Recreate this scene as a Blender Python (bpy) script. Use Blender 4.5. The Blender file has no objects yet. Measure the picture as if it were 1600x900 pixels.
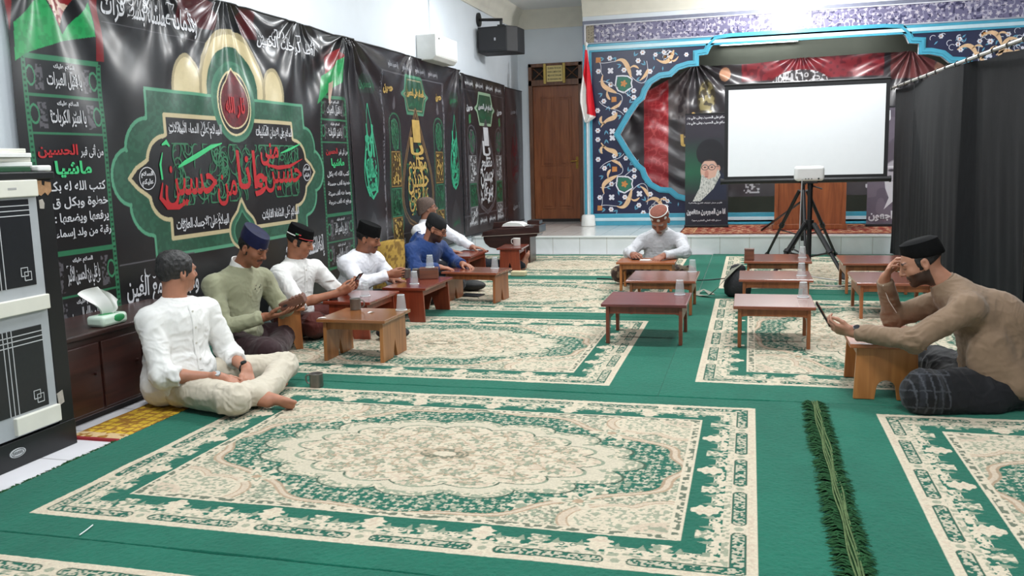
import bpy, bmesh, math, random
import numpy as np
from mathutils import Vector, Matrix, Euler
random.seed(7)
PI = math.pi
S = bpy.context.scene
COL = S.collection

# ------------------------------------------------------------------ camera
cam_d = bpy.data.cameras.new('camera')
cam_d.sensor_width = 36.0
cam_d.lens = 36.0 * 1373.06 / 1600.0
cam_d.clip_start = 0.05
cam = bpy.data.objects.new('camera', cam_d)
COL.objects.link(cam)
YAW, PIT, ROL = 0.26602, 0.14273, 0.025716
fw = Vector((-math.sin(YAW) * math.cos(PIT), math.cos(YAW) * math.cos(PIT), -math.sin(PIT)))
rt = Vector((math.cos(YAW), math.sin(YAW), 0))
dn = fw.cross(rt)
rt2 = rt * math.cos(ROL) + dn * math.sin(ROL)
up2 = rt * math.sin(ROL) - dn * math.cos(ROL)
cam.matrix_world = Matrix(((rt2.x, up2.x, -fw.x, 0), (rt2.y, up2.y, -fw.y, 0), (rt2.z, up2.z, -fw.z, 1.30), (0, 0, 0, 1)))
S.camera = cam

# ------------------------------------------------------------------ light
S.view_settings.view_transform = 'Standard'
S.view_settings.look = 'None'
S.view_settings.gamma = 1.0
S.view_settings.use_curve_mapping = False
S.view_settings.exposure = 0.22
W = bpy.data.worlds.new('world')
S.world = W
W.use_nodes = True
W.node_tree.nodes['Background'].inputs[0].default_value = (0.86, 0.93, 1.0, 1)
W.node_tree.nodes['Background'].inputs[1].default_value = 0.26

def area(name, loc, sx, sy, watt, col=(0.93, 0.97, 1.0), rot=(0, 0, 0)):
    d = bpy.data.lights.new(name, 'AREA')
    d.shape = 'RECTANGLE'; d.size = sx; d.size_y = sy; d.energy = watt; d.color = col
    o = bpy.data.objects.new(name, d); COL.objects.link(o)
    o.location = loc; o.rotation_euler = rot
    return o
CEIL = 3.80
LAMPS = [(-2.2, 2.6), (0.9, 2.6), (-2.2, 6.4), (0.9, 6.4), (-2.2, 10.2), (0.9, 10.2)]
LAMP_W = 72

# ------------------------------------------------------------------ helpers
def lin(c):
    return tuple((x / 12.92 if x <= 0.04045 else ((x + 0.055) / 1.055) ** 2.4) for x in c)
def rgb(r, g, b):
    return lin((r / 255.0, g / 255.0, b / 255.0))

def mat(name, col, rough=0.5, metal=0.0, var=0.12, scale=12.0, stretch=(1, 1, 1), bump=0.0, bscale=None, spec=0.5, emit=None, trans=0.0, sheen=0.0, coat=0.0, attr=False, ior=None):
    m = bpy.data.materials.new(name); m.use_nodes = True
    nt = m.node_tree; N = nt.nodes; L = nt.links
    b = N['Principled BSDF']
    b.inputs['Roughness'].default_value = rough
    b.inputs['Metallic'].default_value = metal
    b.inputs['Specular IOR Level'].default_value = spec
    if trans: b.inputs['Transmission Weight'].default_value = trans
    if ior: b.inputs['IOR'].default_value = ior
    if sheen: b.inputs['Sheen Weight'].default_value = sheen
    if coat: b.inputs['Coat Weight'].default_value = coat; b.inputs['Coat Roughness'].default_value = 0.2
    tc = N.new('ShaderNodeTexCoord'); mp = N.new('ShaderNodeMapping')
    mp.inputs['Scale'].default_value = stretch
    L.new(tc.outputs['Object'], mp.inputs[0])
    nz = N.new('ShaderNodeTexNoise'); nz.inputs['Scale'].default_value = scale; nz.inputs['Detail'].default_value = 5
    L.new(mp.outputs[0], nz.inputs['Vector'])
    mix = N.new('ShaderNodeMix'); mix.data_type = 'RGBA'; mix.blend_type = 'MULTIPLY'; mix.inputs[0].default_value = 1.0
    if attr:
        at = N.new('ShaderNodeAttribute'); at.attribute_name = 'Col'
        L.new(at.outputs['Color'], mix.inputs[6])
    else:
        mix.inputs[6].default_value = (*col, 1)
    rp = N.new('ShaderNodeMapRange')
    rp.inputs['From Min'].default_value = 0.3; rp.inputs['From Max'].default_value = 0.7
    rp.inputs['To Min'].default_value = 1 - var; rp.inputs['To Max'].default_value = 1 + var * 0.6
    L.new(nz.outputs['Fac'], rp.inputs['Value'])
    L.new(rp.outputs[0], mix.inputs[7])
    L.new(mix.outputs[2], b.inputs['Base Color'])
    if bump:
        bp = N.new('ShaderNodeBump'); bp.inputs['Strength'].default_value = 1.0; bp.inputs['Distance'].default_value = bump
        if bscale:
            n2 = N.new('ShaderNodeTexNoise'); n2.inputs['Scale'].default_value = bscale; n2.inputs['Detail'].default_value = 4
            L.new(mp.outputs[0], n2.inputs['Vector']); L.new(n2.outputs['Fac'], bp.inputs['Height'])
        else:
            L.new(nz.outputs['Fac'], bp.inputs['Height'])
        L.new(bp.outputs[0], b.inputs['Normal'])
    if emit:
        b.inputs['Emission Color'].default_value = (*emit[0], 1); b.inputs['Emission Strength'].default_value = emit[1]
    return m

def tile_mat(name, col, grout, size, rough=0.12, gw=0.006, axes='xy'):
    m = bpy.data.materials.new(name); m.use_nodes = True
    nt = m.node_tree; N = nt.nodes; L = nt.links
    b = N['Principled BSDF']; b.inputs['Roughness'].default_value = rough
    tc = N.new('ShaderNodeTexCoord'); mp = N.new('ShaderNodeMapping'); L.new(tc.outputs['Object'], mp.inputs[0])
    if axes == 'xz': mp.inputs['Rotation'].default_value = (PI / 2, 0, 0)
    if axes == 'yz': mp.inputs['Rotation'].default_value = (PI / 2, 0, PI / 2)
    br = N.new('ShaderNodeTexBrick'); br.offset = 0.0; br.squash = 1.0
    br.inputs['Scale'].default_value = 1.0
    br.inputs['Brick Width'].default_value = size; br.inputs['Row Height'].default_value = size
    br.inputs['Mortar Size'].default_value = gw; br.inputs['Mortar Smooth'].default_value = 0.3
    br.inputs['Color1'].default_value = (*col, 1); br.inputs['Color2'].default_value = (*[c * 0.97 for c in col], 1)
    br.inputs['Mortar'].default_value = (*grout, 1)
    L.new(mp.outputs[0], br.inputs['Vector'])
    nz = N.new('ShaderNodeTexNoise'); nz.inputs['Scale'].default_value = 2.2; nz.inputs['Detail'].default_value = 8; nz.inputs['Distortion'].default_value = 1.6
    L.new(tc.outputs['Object'], nz.inputs['Vector'])
    rp = N.new('ShaderNodeMapRange'); rp.inputs['From Min'].default_value = .35; rp.inputs['From Max'].default_value = .7; rp.inputs['To Min'].default_value = 1.0; rp.inputs['To Max'].default_value = 0.9
    L.new(nz.outputs['Fac'], rp.inputs['Value'])
    mix = N.new('ShaderNodeMix'); mix.data_type = 'RGBA'; mix.blend_type = 'MULTIPLY'; mix.inputs[0].default_value = 1.0
    L.new(br.outputs['Color'], mix.inputs[6]); L.new(rp.outputs[0], mix.inputs[7]); L.new(mix.outputs[2], b.inputs['Base Color'])
    bp = N.new('ShaderNodeBump'); bp.inputs['Strength'].default_value = .4; bp.inputs['Distance'].default_value = .002; bp.invert = True
    L.new(br.outputs['Fac'], bp.inputs['Height']); L.new(bp.outputs[0], b.inputs['Normal'])
    return m

def wood(name, dark, light, rough=0.3, scale=3.0, axis=0, coat=0.3, bmp=.0006):
    """grain running along object axis"""
    m = bpy.data.materials.new(name); m.use_nodes = True
    nt = m.node_tree; N = nt.nodes; L = nt.links
    b = N['Principled BSDF']; b.inputs['Roughness'].default_value = rough
    b.inputs['Coat Weight'].default_value = coat; b.inputs['Coat Roughness'].default_value = 0.22
    tc = N.new('ShaderNodeTexCoord'); mp = N.new('ShaderNodeMapping')
    s = [9.0, 9.0, 9.0]; s[axis] = 0.8
    mp.inputs['Scale'].default_value = s
    L.new(tc.outputs['Object'], mp.inputs[0])
    nz = N.new('ShaderNodeTexNoise'); nz.inputs['Scale'].default_value = scale; nz.inputs['Detail'].default_value = 7; nz.inputs['Distortion'].default_value = 0.8
    L.new(mp.outputs[0], nz.inputs['Vector'])
    cr = N.new('ShaderNodeValToRGB')
    cr.color_ramp.elements[0].position = .3; cr.color_ramp.elements[0].color = (*dark, 1)
    cr.color_ramp.elements[1].position = .72; cr.color_ramp.elements[1].color = (*light, 1)
    L.new(nz.outputs['Fac'], cr.inputs[0]); L.new(cr.outputs[0], b.inputs['Base Color'])
    bp = N.new('ShaderNodeBump'); bp.inputs['Distance'].default_value = bmp
    L.new(nz.outputs['Fac'], bp.inputs['Height']); L.new(bp.outputs[0], b.inputs['Normal'])
    return m

class MB:
    """collects shapes into one mesh"""
    def __init__(s): s.v = []; s.f = []; s.m = []; s.cur = 0; s.M = Matrix.Identity(4)
    def add(s, vs, fs):
        o = len(s.v)
        s.v += [tuple(s.M @ Vector(p)) for p in vs]
        s.f += [tuple(i + o for i in f) for f in fs]; s.m += [s.cur] * len(fs)
        return s
    def box(s, x0, x1, y0, y1, z0, z1):
        vs = [(x, y, z) for z in (z0, z1) for y in (y0, y1) for x in (x0, x1)]
        return s.add(vs, [(0, 2, 3, 1), (4, 5, 7, 6), (0, 1, 5, 4), (2, 6, 7, 3), (0, 4, 6, 2), (1, 3, 7, 5)])
    def cbox(s, c, d, rot=None):
        o = s.M
        s.M = o @ Matrix.Translation(c) @ (rot.to_4x4() if rot else Matrix.Identity(4))
        s.box(-d[0] / 2, d[0] / 2, -d[1] / 2, d[1] / 2, -d[2] / 2, d[2] / 2); s.M = o
        return s
    def tube(s, path, r, n=10, cap=True):
        pts = [Vector(p) for p in path]; k = len(pts)
        rs = r if isinstance(r, (list, tuple)) else [r] * k
        vs = []; u = None
        for i, p in enumerate(pts):
            t = (pts[min(i + 1, k - 1)] - pts[max(i - 1, 0)]).normalized()
            if u is None:
                u = t.orthogonal().normalized()
            u = (u - t * u.dot(t))
            u = u.normalized() if u.length > 1e-6 else t.orthogonal().normalized()
            w = t.cross(u)
            for j in range(n):
                a = 2 * PI * j / n
                vs.append(p + (u * math.cos(a) + w * math.sin(a)) * rs[i])
        fs = []
        for i in range(k - 1):
            for j in range(n):
                fs.append((i * n + j, i * n + (j + 1) % n, (i + 1) * n + (j + 1) % n, (i + 1) * n + j))
        if cap:
            fs.append(tuple(range(n - 1, -1, -1))); fs.append(tuple((k - 1) * n + j for j in range(n)))
        return s.add(vs, fs)
    def lathe(s, prof, n=24, c=(0, 0, 0), sx=1.0, sy=1.0, closed=False):
        vs = []; k = len(prof)
        for r, z in prof:
            for j in range(n):
                a = 2 * PI * j / n
                vs.append((c[0] + r * sx * math.cos(a), c[1] + r * sy * math.sin(a), c[2] + z))
        fs = []
        for i in range(k - 1):
            for j in range(n):
                fs.append((i * n + j, i * n + (j + 1) % n, (i + 1) * n + (j + 1) % n, (i + 1) * n + j))
        if not closed:
            if prof[0][0] > 1e-5: fs.append(tuple(range(n - 1, -1, -1)))
            if prof[-1][0] > 1e-5: fs.append(tuple((k - 1) * n + j for j in range(n)))
        return s.add(vs, fs)
    def prism(s, poly, t0, t1, plane='xy'):
        n = len(poly)
        def P(a, b, t):
            return {'xy': (a, b, t), 'xz': (a, t, b), 'yz': (t, a, b)}[plane]
        vs = [P(a, b, t0) for a, b in poly] + [P(a, b, t1) for a, b in poly]
        fs = [tuple(range(n))[::-1], tuple(n + i for i in range(n))]
        fs += [(i, (i + 1) % n, n + (i + 1) % n, n + i) for i in range(n)]
        return s.add(vs, fs)
    def ell(s, c, r, n=16, k=10, rot=None):
        o = s.M; s.M = o @ Matrix.Translation(c) @ (rot.to_4x4() if rot else Matrix.Identity(4)) @ Matrix.Diagonal((*r, 1))
        prof = [(max(1e-6, math.sin(PI * i / k)), -math.cos(PI * i / k)) for i in range(k + 1)]
        s.lathe(prof, n); s.M = o
        return s
    def build(s, name, mats, parent=None, smooth=False, bevel=0.0, seg=2, angle=40):
        me = bpy.data.meshes.new(name); me.from_pydata(s.v, [], s.f)
        if not isinstance(mats, (list, tuple)): mats = [mats]
        for m in mats: me.materials.append(m)
        if len(mats) > 1: me.polygons.foreach_set('material_index', s.m)
        bm = bmesh.new(); bm.from_mesh(me); bmesh.ops.recalc_face_normals(bm, faces=bm.faces); bm.to_mesh(me); bm.free()
        if smooth:
            me.polygons.foreach_set('use_smooth', [True] * len(me.polygons))
            try: me.set_sharp_from_angle(angle=math.radians(angle))
            except Exception: pass
        o = bpy.data.objects.new(name, me); COL.objects.link(o)
        if parent: o.parent = parent
        if bevel:
            b = o.modifiers.new('bevel', 'BEVEL'); b.width = bevel; b.segments = seg; b.limit_method = 'ANGLE'; b.angle_limit = math.radians(35)
            b.harden_normals = False
        return o

def tag(o, label=None, cat=None, group=None, kind=None):
    if label: o['label'] = label
    if cat: o['category'] = cat
    if group: o['group'] = group
    if kind: o['kind'] = kind
    return o
def thing(name, label, cat, loc=(0, 0, 0), rz=0.0, group=None):
    o = bpy.data.objects.new(name, None); COL.objects.link(o); o.empty_display_size = .1
    o.location = loc; o.rotation_euler = (0, 0, rz)
    return tag(o, label, cat, group)
def dup(root, loc, rz, label=None, group=None):
    r = root.copy(); COL.objects.link(r); r.location = loc; r.rotation_euler = (0, 0, rz)
    if label: r['label'] = label
    if group: r['group'] = group
    for ch in list(root.children):
        c = ch.copy(); COL.objects.link(c); c.parent = r
        for g in list(ch.children):
            d = g.copy(); COL.objects.link(d); d.parent = c
    return r
def grid_mesh(name, X, Y, Z, colr, m, parent=None, smooth=True, flip=False):
    """dense sheet: X,Y,Z arrays (ny,nx); colr (ny,nx,3) linear"""
    ny, nx = X.shape
    me = bpy.data.meshes.new(name)
    nv = nx * ny; me.vertices.add(nv)
    co = np.stack([X, Y, Z], -1).reshape(-1).astype(np.float32); me.vertices.foreach_set('co', co)
    i = np.arange(nv).reshape(ny, nx)
    q = np.stack([i[:-1, :-1], i[:-1, 1:], i[1:, 1:], i[1:, :-1]], -1).reshape(-1, 4)
    if flip: q = q[:, ::-1]
    nf = len(q); me.loops.add(nf * 4); me.polygons.add(nf)
    me.loops.foreach_set('vertex_index', np.ascontiguousarray(q).reshape(-1).astype(np.int32))
    me.polygons.foreach_set('loop_start', (np.arange(nf) * 4).astype(np.int32))
    me.polygons.foreach_set('use_smooth', np.ones(nf, dtype=bool) if smooth else np.zeros(nf, dtype=bool))
    me.update(calc_edges=True)
    if colr is not None:
        a = me.color_attributes.new('Col', 'FLOAT_COLOR', 'POINT')
        c = np.ones((nv, 4), np.float32); c[:, :3] = colr.reshape(-1, 3); a.data.foreach_set('color', c.reshape(-1))
    me.materials.append(m)
    o = bpy.data.objects.new(name, me); COL.objects.link(o)
    if parent: o.parent = parent
    return o

# ------------------------------------------------------------------ numpy noise
def _h(ix, iy, seed):
    n = (ix.astype(np.int64) * 374761393 + iy.astype(np.int64) * 668265263 + seed * 2147483647) & 0xFFFFFFFF
    n = ((n ^ (n >> 13)) * 1274126177) & 0xFFFFFFFF
    return ((n ^ (n >> 16)) & 0xFFFF) / 65535.0
def vnoise(x, y, s, seed=1):
    x = x / s; y = y / s
    ix = np.floor(x); iy = np.floor(y); fx = x - ix; fy = y - iy
    fx = fx * fx * (3 - 2 * fx); fy = fy * fy * (3 - 2 * fy)
    a = _h(ix, iy, seed); b = _h(ix + 1, iy, seed); c = _h(ix, iy + 1, seed); d = _h(ix + 1, iy + 1, seed)
    return (a * (1 - fx) + b * fx) * (1 - fy) + (c * (1 - fx) + d * fx) * fy
def blossoms(x, y, s, seed=1, petals=5, r=0.42):
    """mask of little flowers on a jittered lattice"""
    out = np.zeros(x.shape)
    gx = np.floor(x / s); gy = np.floor(y / s)
    for dx in (-1, 0, 1):
        for dy in (-1, 0, 1):
            cx = gx + dx; cy = gy + dy
            px = (cx + .2 + .6 * _h(cx, cy, seed)) * s; py = (cy + .2 + .6 * _h(cx, cy, seed + 5)) * s
            ex = x - px; ey = y - py
            rr = np.hypot(ex, ey) / s; th = np.arctan2(ey, ex) + 6.28 * _h(cx, cy, seed + 9)
            R = r * (.55 + .45 * _h(cx, cy, seed + 3)) * (.72 + .28 * np.cos(petals * th))
            out = np.maximum(out, (rr < R).astype(float))
    return out
def inpoly(x, y, poly):
    p = np.asarray(poly, float); ins = np.zeros(x.shape, bool)
    for i in range(len(p)):
        x0, y0 = p[i]; x1, y1 = p[i - 1]
        if y0 == y1: continue
        c = (y0 > y) != (y1 > y)
        ins ^= c & (x < (x1 - x0) * (y - y0) / (y1 - y0) + x0)
    return ins
def arc(cx, cy, rx, ry, a0, a1, n=14):
    return [(cx + rx * math.cos(math.radians(a0 + (a1 - a0) * i / n)), cy + ry * math.sin(math.radians(a0 + (a1 - a0) * i / n))) for i in range(n + 1)]

# ------------------------------------------------------------------ lettering
_B = {'ا': 0xFE8D, 'أ': 0xFE83, 'إ': 0xFE87, 'آ': 0xFE81, 'ة': 0xFE93, 'د': 0xFEA9, 'ذ': 0xFEAB, 'ر': 0xFEAD, 'ز': 0xFEAF, 'و': 0xFEED, 'ى': 0xFEEF}
_D = {'ب': 0xFE8F, 'ت': 0xFE95, 'ث': 0xFE99, 'ج': 0xFE9D, 'ح': 0xFEA1, 'خ': 0xFEA5, 'س': 0xFEB1, 'ش': 0xFEB5, 'ص': 0xFEB9, 'ض': 0xFEBD, 'ط': 0xFEC1, 'ظ': 0xFEC5, 'ع': 0xFEC9, 'غ': 0xFECD, 'ف': 0xFED1, 'ق': 0xFED5, 'ك': 0xFED9, 'ل': 0xFEDD, 'م': 0xFEE1, 'ن': 0xFEE5, 'ه': 0xFEE9, 'ي': 0xFEF1, 'ئ': 0xFE89}
_LA = {'ا': 0xFEFB, 'أ': 0xFEF7, 'إ': 0xFEF9}
def shape_ar(s):
    out = []; i = 0
    while i < len(s):
        c = s[i]; prev = i > 0 and (s[i - 1] in _D or s[i - 1] == 'ـ')
        if c == 'ل' and i + 1 < len(s) and s[i + 1] in _LA:
            out.append(chr(_LA[s[i + 1]] + (1 if prev else 0))); i += 2; continue
        nxt = i + 1 < len(s) and (s[i + 1] in _D or s[i + 1] in _B or s[i + 1] == 'ـ')
        if c in _D: out.append(chr(_D[c] + (3 if prev and nxt else 2 if nxt else 1 if prev else 0)))
        elif c in _B: out.append(chr(_B[c] + (1 if prev else 0)))
        else: out.append(c)
        i += 1
    return ''.join(out[::-1])
_tc = {}
def text_geo(s, bold=0.018, res=3):
    """unit-box lettering: verts 0..1 in both axes, triangles, aspect"""
    k = (s, bold, res)
    if k in _tc: return _tc[k]
    cu = bpy.data.curves.new('txt', 'FONT')
    cu.body = shape_ar(s) if any('\u0600' <= c <= '\u06ff' for c in s) else s
    cu.size = 1.0; cu.offset = bold; cu.resolution_u = res
    m0 = bpy.data.materials.get('ink_a') or bpy.data.materials.new('ink_a'); m1 = bpy.data.materials.get('ink_b') or bpy.data.materials.new('ink_b')
    cu.materials.append(m0); cu.materials.append(m1)
    for i, f in enumerate(cu.body_format): f.material_index = i % 2
    o = bpy.data.objects.new('txt', cu); COL.objects.link(o)
    dg = bpy.context.evaluated_depsgraph_get(); dg.update()
    me = bpy.data.meshes.new_from_object(o.evaluated_get(dg))
    n = len(me.vertices); v = np.zeros(n * 3); me.vertices.foreach_get('co', v); v = v.reshape(-1, 3)[:, :2]
    fs = [tuple(p.vertices) for p in me.polygons]
    bpy.data.objects.remove(o); bpy.data.meshes.remove(me); bpy.data.curves.remove(cu)
    lo = v.min(0); hi = v.max(0); sz = np.maximum(hi - lo, 1e-4)
    _tc[k] = ((v - lo) / sz, fs, sz[0] / sz[1])
    return _tc[k]
class Ink:
    """flat print laid over a sheet: pieces in sheet coordinates (a,b), mapped by fn(a,b)->xyz"""
    def __init__(s): s.v = []; s.f = []
    def raw(s, v, f):
        o = len(s.v); s.v += [tuple(p) for p in v]; s.f += [tuple(i + o for i in q) for q in f]; return s
    def text(s, t, a0, a1, b0, b1, rot=0.0, bold=0.018, keep=False, res=3):
        v, f, asp = text_geo(t, bold, res)
        w, h = a1 - a0, b1 - b0
        if keep:
            h2 = w / asp
            if h2 > h: w2 = h * asp; a0 = a0 + (w - w2) / 2; w = w2
            else: b0 = b0 + (h - h2) / 2; h = h2
        p = np.stack([a0 + v[:, 0] * w, b0 + v[:, 1] * h], -1)
        if rot:
            c = np.array([a0 + w / 2, b0 + h / 2]); q = p - c; r = math.radians(rot)
            p = np.stack([q[:, 0] * math.cos(r) - q[:, 1] * math.sin(r), q[:, 0] * math.sin(r) + q[:, 1] * math.cos(r)], -1) + c
        return s.raw(p, f)
    def vtext(s, t, a0, a1, b0, b1, up=True, bold=0.018):
        v, f, asp = text_geo(t, bold, 2)
        if up: p = np.stack([a1 - v[:, 1] * (a1 - a0), b0 + v[:, 0] * (b1 - b0)], -1)
        else: p = np.stack([a0 + v[:, 1] * (a1 - a0), b1 - v[:, 0] * (b1 - b0)], -1)
        return s.raw(p, f)
    def ribbon(s, pts, w):
        n = len(pts); ws = w if isinstance(w, (list, tuple)) else [w] * n
        vs = []
        for i, (x, y) in enumerate(pts):
            x0, y0 = pts[max(i - 1, 0)]; x1, y1 = pts[min(i + 1, n - 1)]
            tx, ty = x1 - x0, y1 - y0; l = math.hypot(tx, ty) or 1
            nx, ny = -ty / l * ws[i] / 2, tx / l * ws[i] / 2
            vs += [(x + nx, y + ny), (x - nx, y - ny)]
        return s.raw(vs, [(2 * i, 2 * i + 1, 2 * i + 3, 2 * i + 2) for i in range(n - 1)])
    def loop(s, pts, w):
        return s.ribbon(list(pts) + [pts[0]], w)
    def disc(s, x, y, r, n=10, r2=None):
        return s.raw([(x, y)] + [(x + r * math.cos(2 * PI * i / n), y + (r2 or r) * math.sin(2 * PI * i / n)) for i in range(n)], [(0, 1 + i, 1 + (i + 1) % n) for i in range(n)])
    def star(s, x, y, r, k=5, inner=.6, n=30, rot=0):
        vs = [(x, y)]
        for i in range(n):
            a = 2 * PI * i / n; R = r * (inner + (1 - inner) * abs(math.cos(k * (a + rot) / 2)))
            vs.append((x + R * math.cos(a), y + R * math.sin(a)))
        return s.raw(vs, [(0, 1 + i, 1 + (i + 1) % n) for i in range(n)])
    def poly(s, pts):
        return s.raw(pts, [tuple(range(len(pts)))])
    def build(s, name, fn, m, parent=None):
        P = np.array(s.v); xyz = fn(P[:, 0], P[:, 1])
        me = bpy.data.meshes.new(name); me.from_pydata(np.stack(xyz, -1).tolist(), [], s.f); me.materials.append(m)
        o = bpy.data.objects.new(name, me); COL.objects.link(o)
        if parent: o.parent = parent
        return o
# ------------------------------------------------------------------ setting
def struct(o): o['kind'] = 'structure'; return o
M_wall = mat('wall_paint', rgb(226, 233, 240), .55, var=.03, scale=3, bump=.0008, bscale=60)
M_ceil = mat('ceiling_paint', rgb(232, 232, 230), .6, var=.02, scale=2)
M_cornice = mat('cornice_plaster', rgb(232, 228, 214), .6, var=.05, scale=6)
M_floor = tile_mat('floor_tile', rgb(236, 234, 238), rgb(190, 188, 190), .4, .12)
M_stage = tile_mat('stage_tile', rgb(222, 220, 216), rgb(190, 186, 182), .4, .14)
M_riser = tile_mat('riser_tile', rgb(228, 230, 230), rgb(196, 194, 190), .38, .2, axes='xz')
M_nose = mat('white_nosing', rgb(240, 240, 238), .25, var=.03)
STG = 0.255
struct(MB().box(-3.85, 3.9, -1.5, 12.0, -.1, 0).build('floor', M_floor))
st = struct(MB().box(-3.85, 3.9, 12.0, 15.4, 0, STG - .02).build('stage_riser', M_riser))
st = struct(MB().box(-3.85, 3.9, 12.0, 15.4, STG - .02, STG).build('stage_floor', M_stage))
struct(MB().box(-3.85, 3.9, 11.985, 12.0, STG - .022, STG + .002).build('trim_1', M_nose, bevel=.004))
struct(MB().box(-4.0, -3.85, -1.5, 15.0, -.1, CEIL).build('wall_left', M_wall))
struct(MB().box(3.9, 4.05, -1.5, 15.6, -.1, CEIL).build('wall_right', M_wall))
struct(MB().box(-4.0, 4.05, -1.5, 15.6, CEIL, CEIL + .1).build('ceiling', M_ceil))
# back wall beside the mural, with the door opening
DY = 14.87
wb = MB(); wb.box(-3.85, -3.66, DY, DY + .12, 0, CEIL); wb.box(-2.74, -2.45, DY, DY + .12, 0, CEIL); wb.box(-3.66, -2.74, DY, DY + .12, 2.93, CEIL)
struct(wb.build('wall_back_left', M_wall))
# cornices: stepped profile
def cornice(name, path, side):
    prof = [(0, -.30), (.02, -.30), (.03, -.24), (.05, -.22), (.06, -.14), (.10, -.08), (.13, -.06), (.15, 0), (0, 0)]
    b = MB(); vs = []
    for (x, y, nx, ny) in path:
        for d, z in prof: vs.append((x + nx * d, y + ny * d, CEIL + z))
    k = len(prof); fs = []
    for i in range(len(path) - 1):
        for j in range(k):
            fs.append((i * k + j, i * k + (j + 1) % k, (i + 1) * k + (j + 1) % k, (i + 1) * k + j))
    b.add(vs, fs); return struct(b.build(name, M_cornice, smooth=True))
cornice('trim_2', [(-3.85, -1.5, 1, 0), (-3.85, DY, 1, -1), (-2.55, DY, -0.0, -1)], 1)
cornice('trim_3', [(-2.55, 13.95, 0, -1), (3.9, 13.95, 0, -1)], 1)

# mural wall with the cusped arch opening
ARCH_U = [(-0.30, 3.04), (-0.52, 3.02), (-0.60, 2.94), (-0.652, 2.838), (-0.785, 2.825), (-0.785, 2.675), (-0.93, 2.67), (-1.08, 2.63), (-1.19, 2.535), (-1.35, 2.52), (-1.488, 2.44), (-1.567, 2.33), (-1.607, 2.21), (-1.696, 2.14), (-1.817, 1.97), (-1.918, 1.80)]
XC, ZC = 0.76, 1.68
left = ARCH_U + [(-1.99, ZC)] + [(x, 2 * ZC - z) for x, z in ARCH_U[::-1]]
ARCH = left + [(2 * XC - x, z) for x, z in left[::-1]]          # closed outline
def holed(outer, inner, y0, y1):
    bm = bmesh.new()
    def ring(p): 
        vs = [bm.verts.new((x, y0, z)) for x, z in p]
        return [bm.edges.new((vs[i], vs[(i + 1) % len(vs)])) for i in range(len(vs))]
    es = ring(outer) + ring(inner)
    bmesh.ops.triangle_fill(bm, edges=es, use_beauty=True)
    r = bmesh.ops.extrude_face_region(bm, geom=bm.faces[:])
    for v in [g for g in r['geom'] if isinstance(g, bmesh.types.BMVert)]: v.co.y = y1
    bmesh.ops.recalc_face_normals(bm, faces=bm.faces)
    b = MB(); b.v = [tuple(v.co) for v in bm.verts]
    bm.verts.index_update(); b.f = [tuple(v.index for v in f.verts) for f in bm.faces]; b.m = [0] * len(b.f); bm.free()
    return b
MY = 13.95
struct(holed([(-2.55, STG), (3.9, STG), (3.9, CEIL), (-2.55, CEIL)], ARCH, MY, MY + .14).build('wall_back', M_wall))
struct(MB().box(-2.55, -2.45, MY + .14, DY, STG, CEIL).build('wall_side', M_wall))
M_niche = mat('niche_paint', rgb(128, 132, 118), .7, var=.06, scale=4)
nb = MB(); nb.box(-2.4, 3.85, 15.3, 15.4, STG, 3.5); nb.box(-2.45, -2.4, MY + .14, 15.4, STG, 3.5); nb.box(3.8, 3.85, MY + .14, 15.4, STG, 3.5); nb.box(-2.45, 3.85, MY + .14, 15.4, 3.45, 3.5)
struct(nb.build('wall_niche', M_niche))

# door with frame, carved leaf and vent lights above
M_door = wood('door_wood', rgb(122, 66, 36), rgb(158, 94, 54), .35, 2.5, axis=2)
M_frame = wood('frame_wood', rgb(92, 58, 40), rgb(128, 86, 60), .45, 2.5, axis=2)
M_dark = mat('dark_void', rgb(34, 30, 30), .7)
M_gold = mat('gold_paint', rgb(206, 178, 92), .4, var=.12)
M_brass = mat('brass', rgb(190, 150, 80), .25, metal=1.0)
door = thing('door_1', None, None, (-3.20, DY, STG)); door['kind'] = 'structure'
f = MB(); f.box(-.46, -.40, -.05, .1, 0, 2.67); f.box(.40, .46, -.05, .1, 0, 2.67); f.box(-.46, .46, -.05, .1, 2.30, 2.40); f.box(-.46, .46, -.05, .1, 2.61, 2.67)
f.box(-.16, -.13, -.05, .1, 2.40, 2.61); f.box(.13, .16, -.05, .1, 2.40, 2.61)
f.build('door_frame', M_frame, door, bevel=.006)
b = MB(); b.box(-.40, .40, .02, .06, 0.01, 2.30)
for (x0, x1, z0, z1) in [(-.27, -.03, .95, 2.12), (.03, .27, .95, 2.12), (-.27, -.03, .22, .78), (.03, .27, .22, .78)]:
    for (a0, a1, c0, c1) in [(x0, x1, z0, z0 + .025), (x0, x1, z1 - .025, z1), (x0, x0 + .025, z0 + .025, z1 - .025), (x1 - .025, x1, z0 + .025, z1 - .025)]:
        b.box(a0, a1, .008, .02, c0, c1)
    b.box(x0 + .05, x1 - .05, .006, .02, z0 + .05, z1 - .05)
leaf = b.build('door_leaf', M_door, door, bevel=.004)
h = MB(); h.box(.33, .37, .012, .02, .90, 1.10); h.tube([(.35, .01, 1.03), (.35, -.03, 1.03), (.25, -.035, 1.03)], .011, 8)
h.build('door_handle', M_brass, leaf, smooth=True)
MB().box(-.40, .40, .0, .02, 0, .05).build('door_sill', M_dark, door)
for sx in (-1, 1):
    v = MB(); cx = sx * .28
    v.box(cx - .12, cx + .12, .05, .07, 2.40, 2.61); v.build('vent_panel', M_dark, door)
    v = MB()
    for q in (-1, 1):
        v.tube([(cx - .12, .02, 2.505 - q * .105), (cx + .12, .02, 2.505 + q * .105)], .011, 6)
    v.build('vent_cross', M_frame, door)
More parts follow.
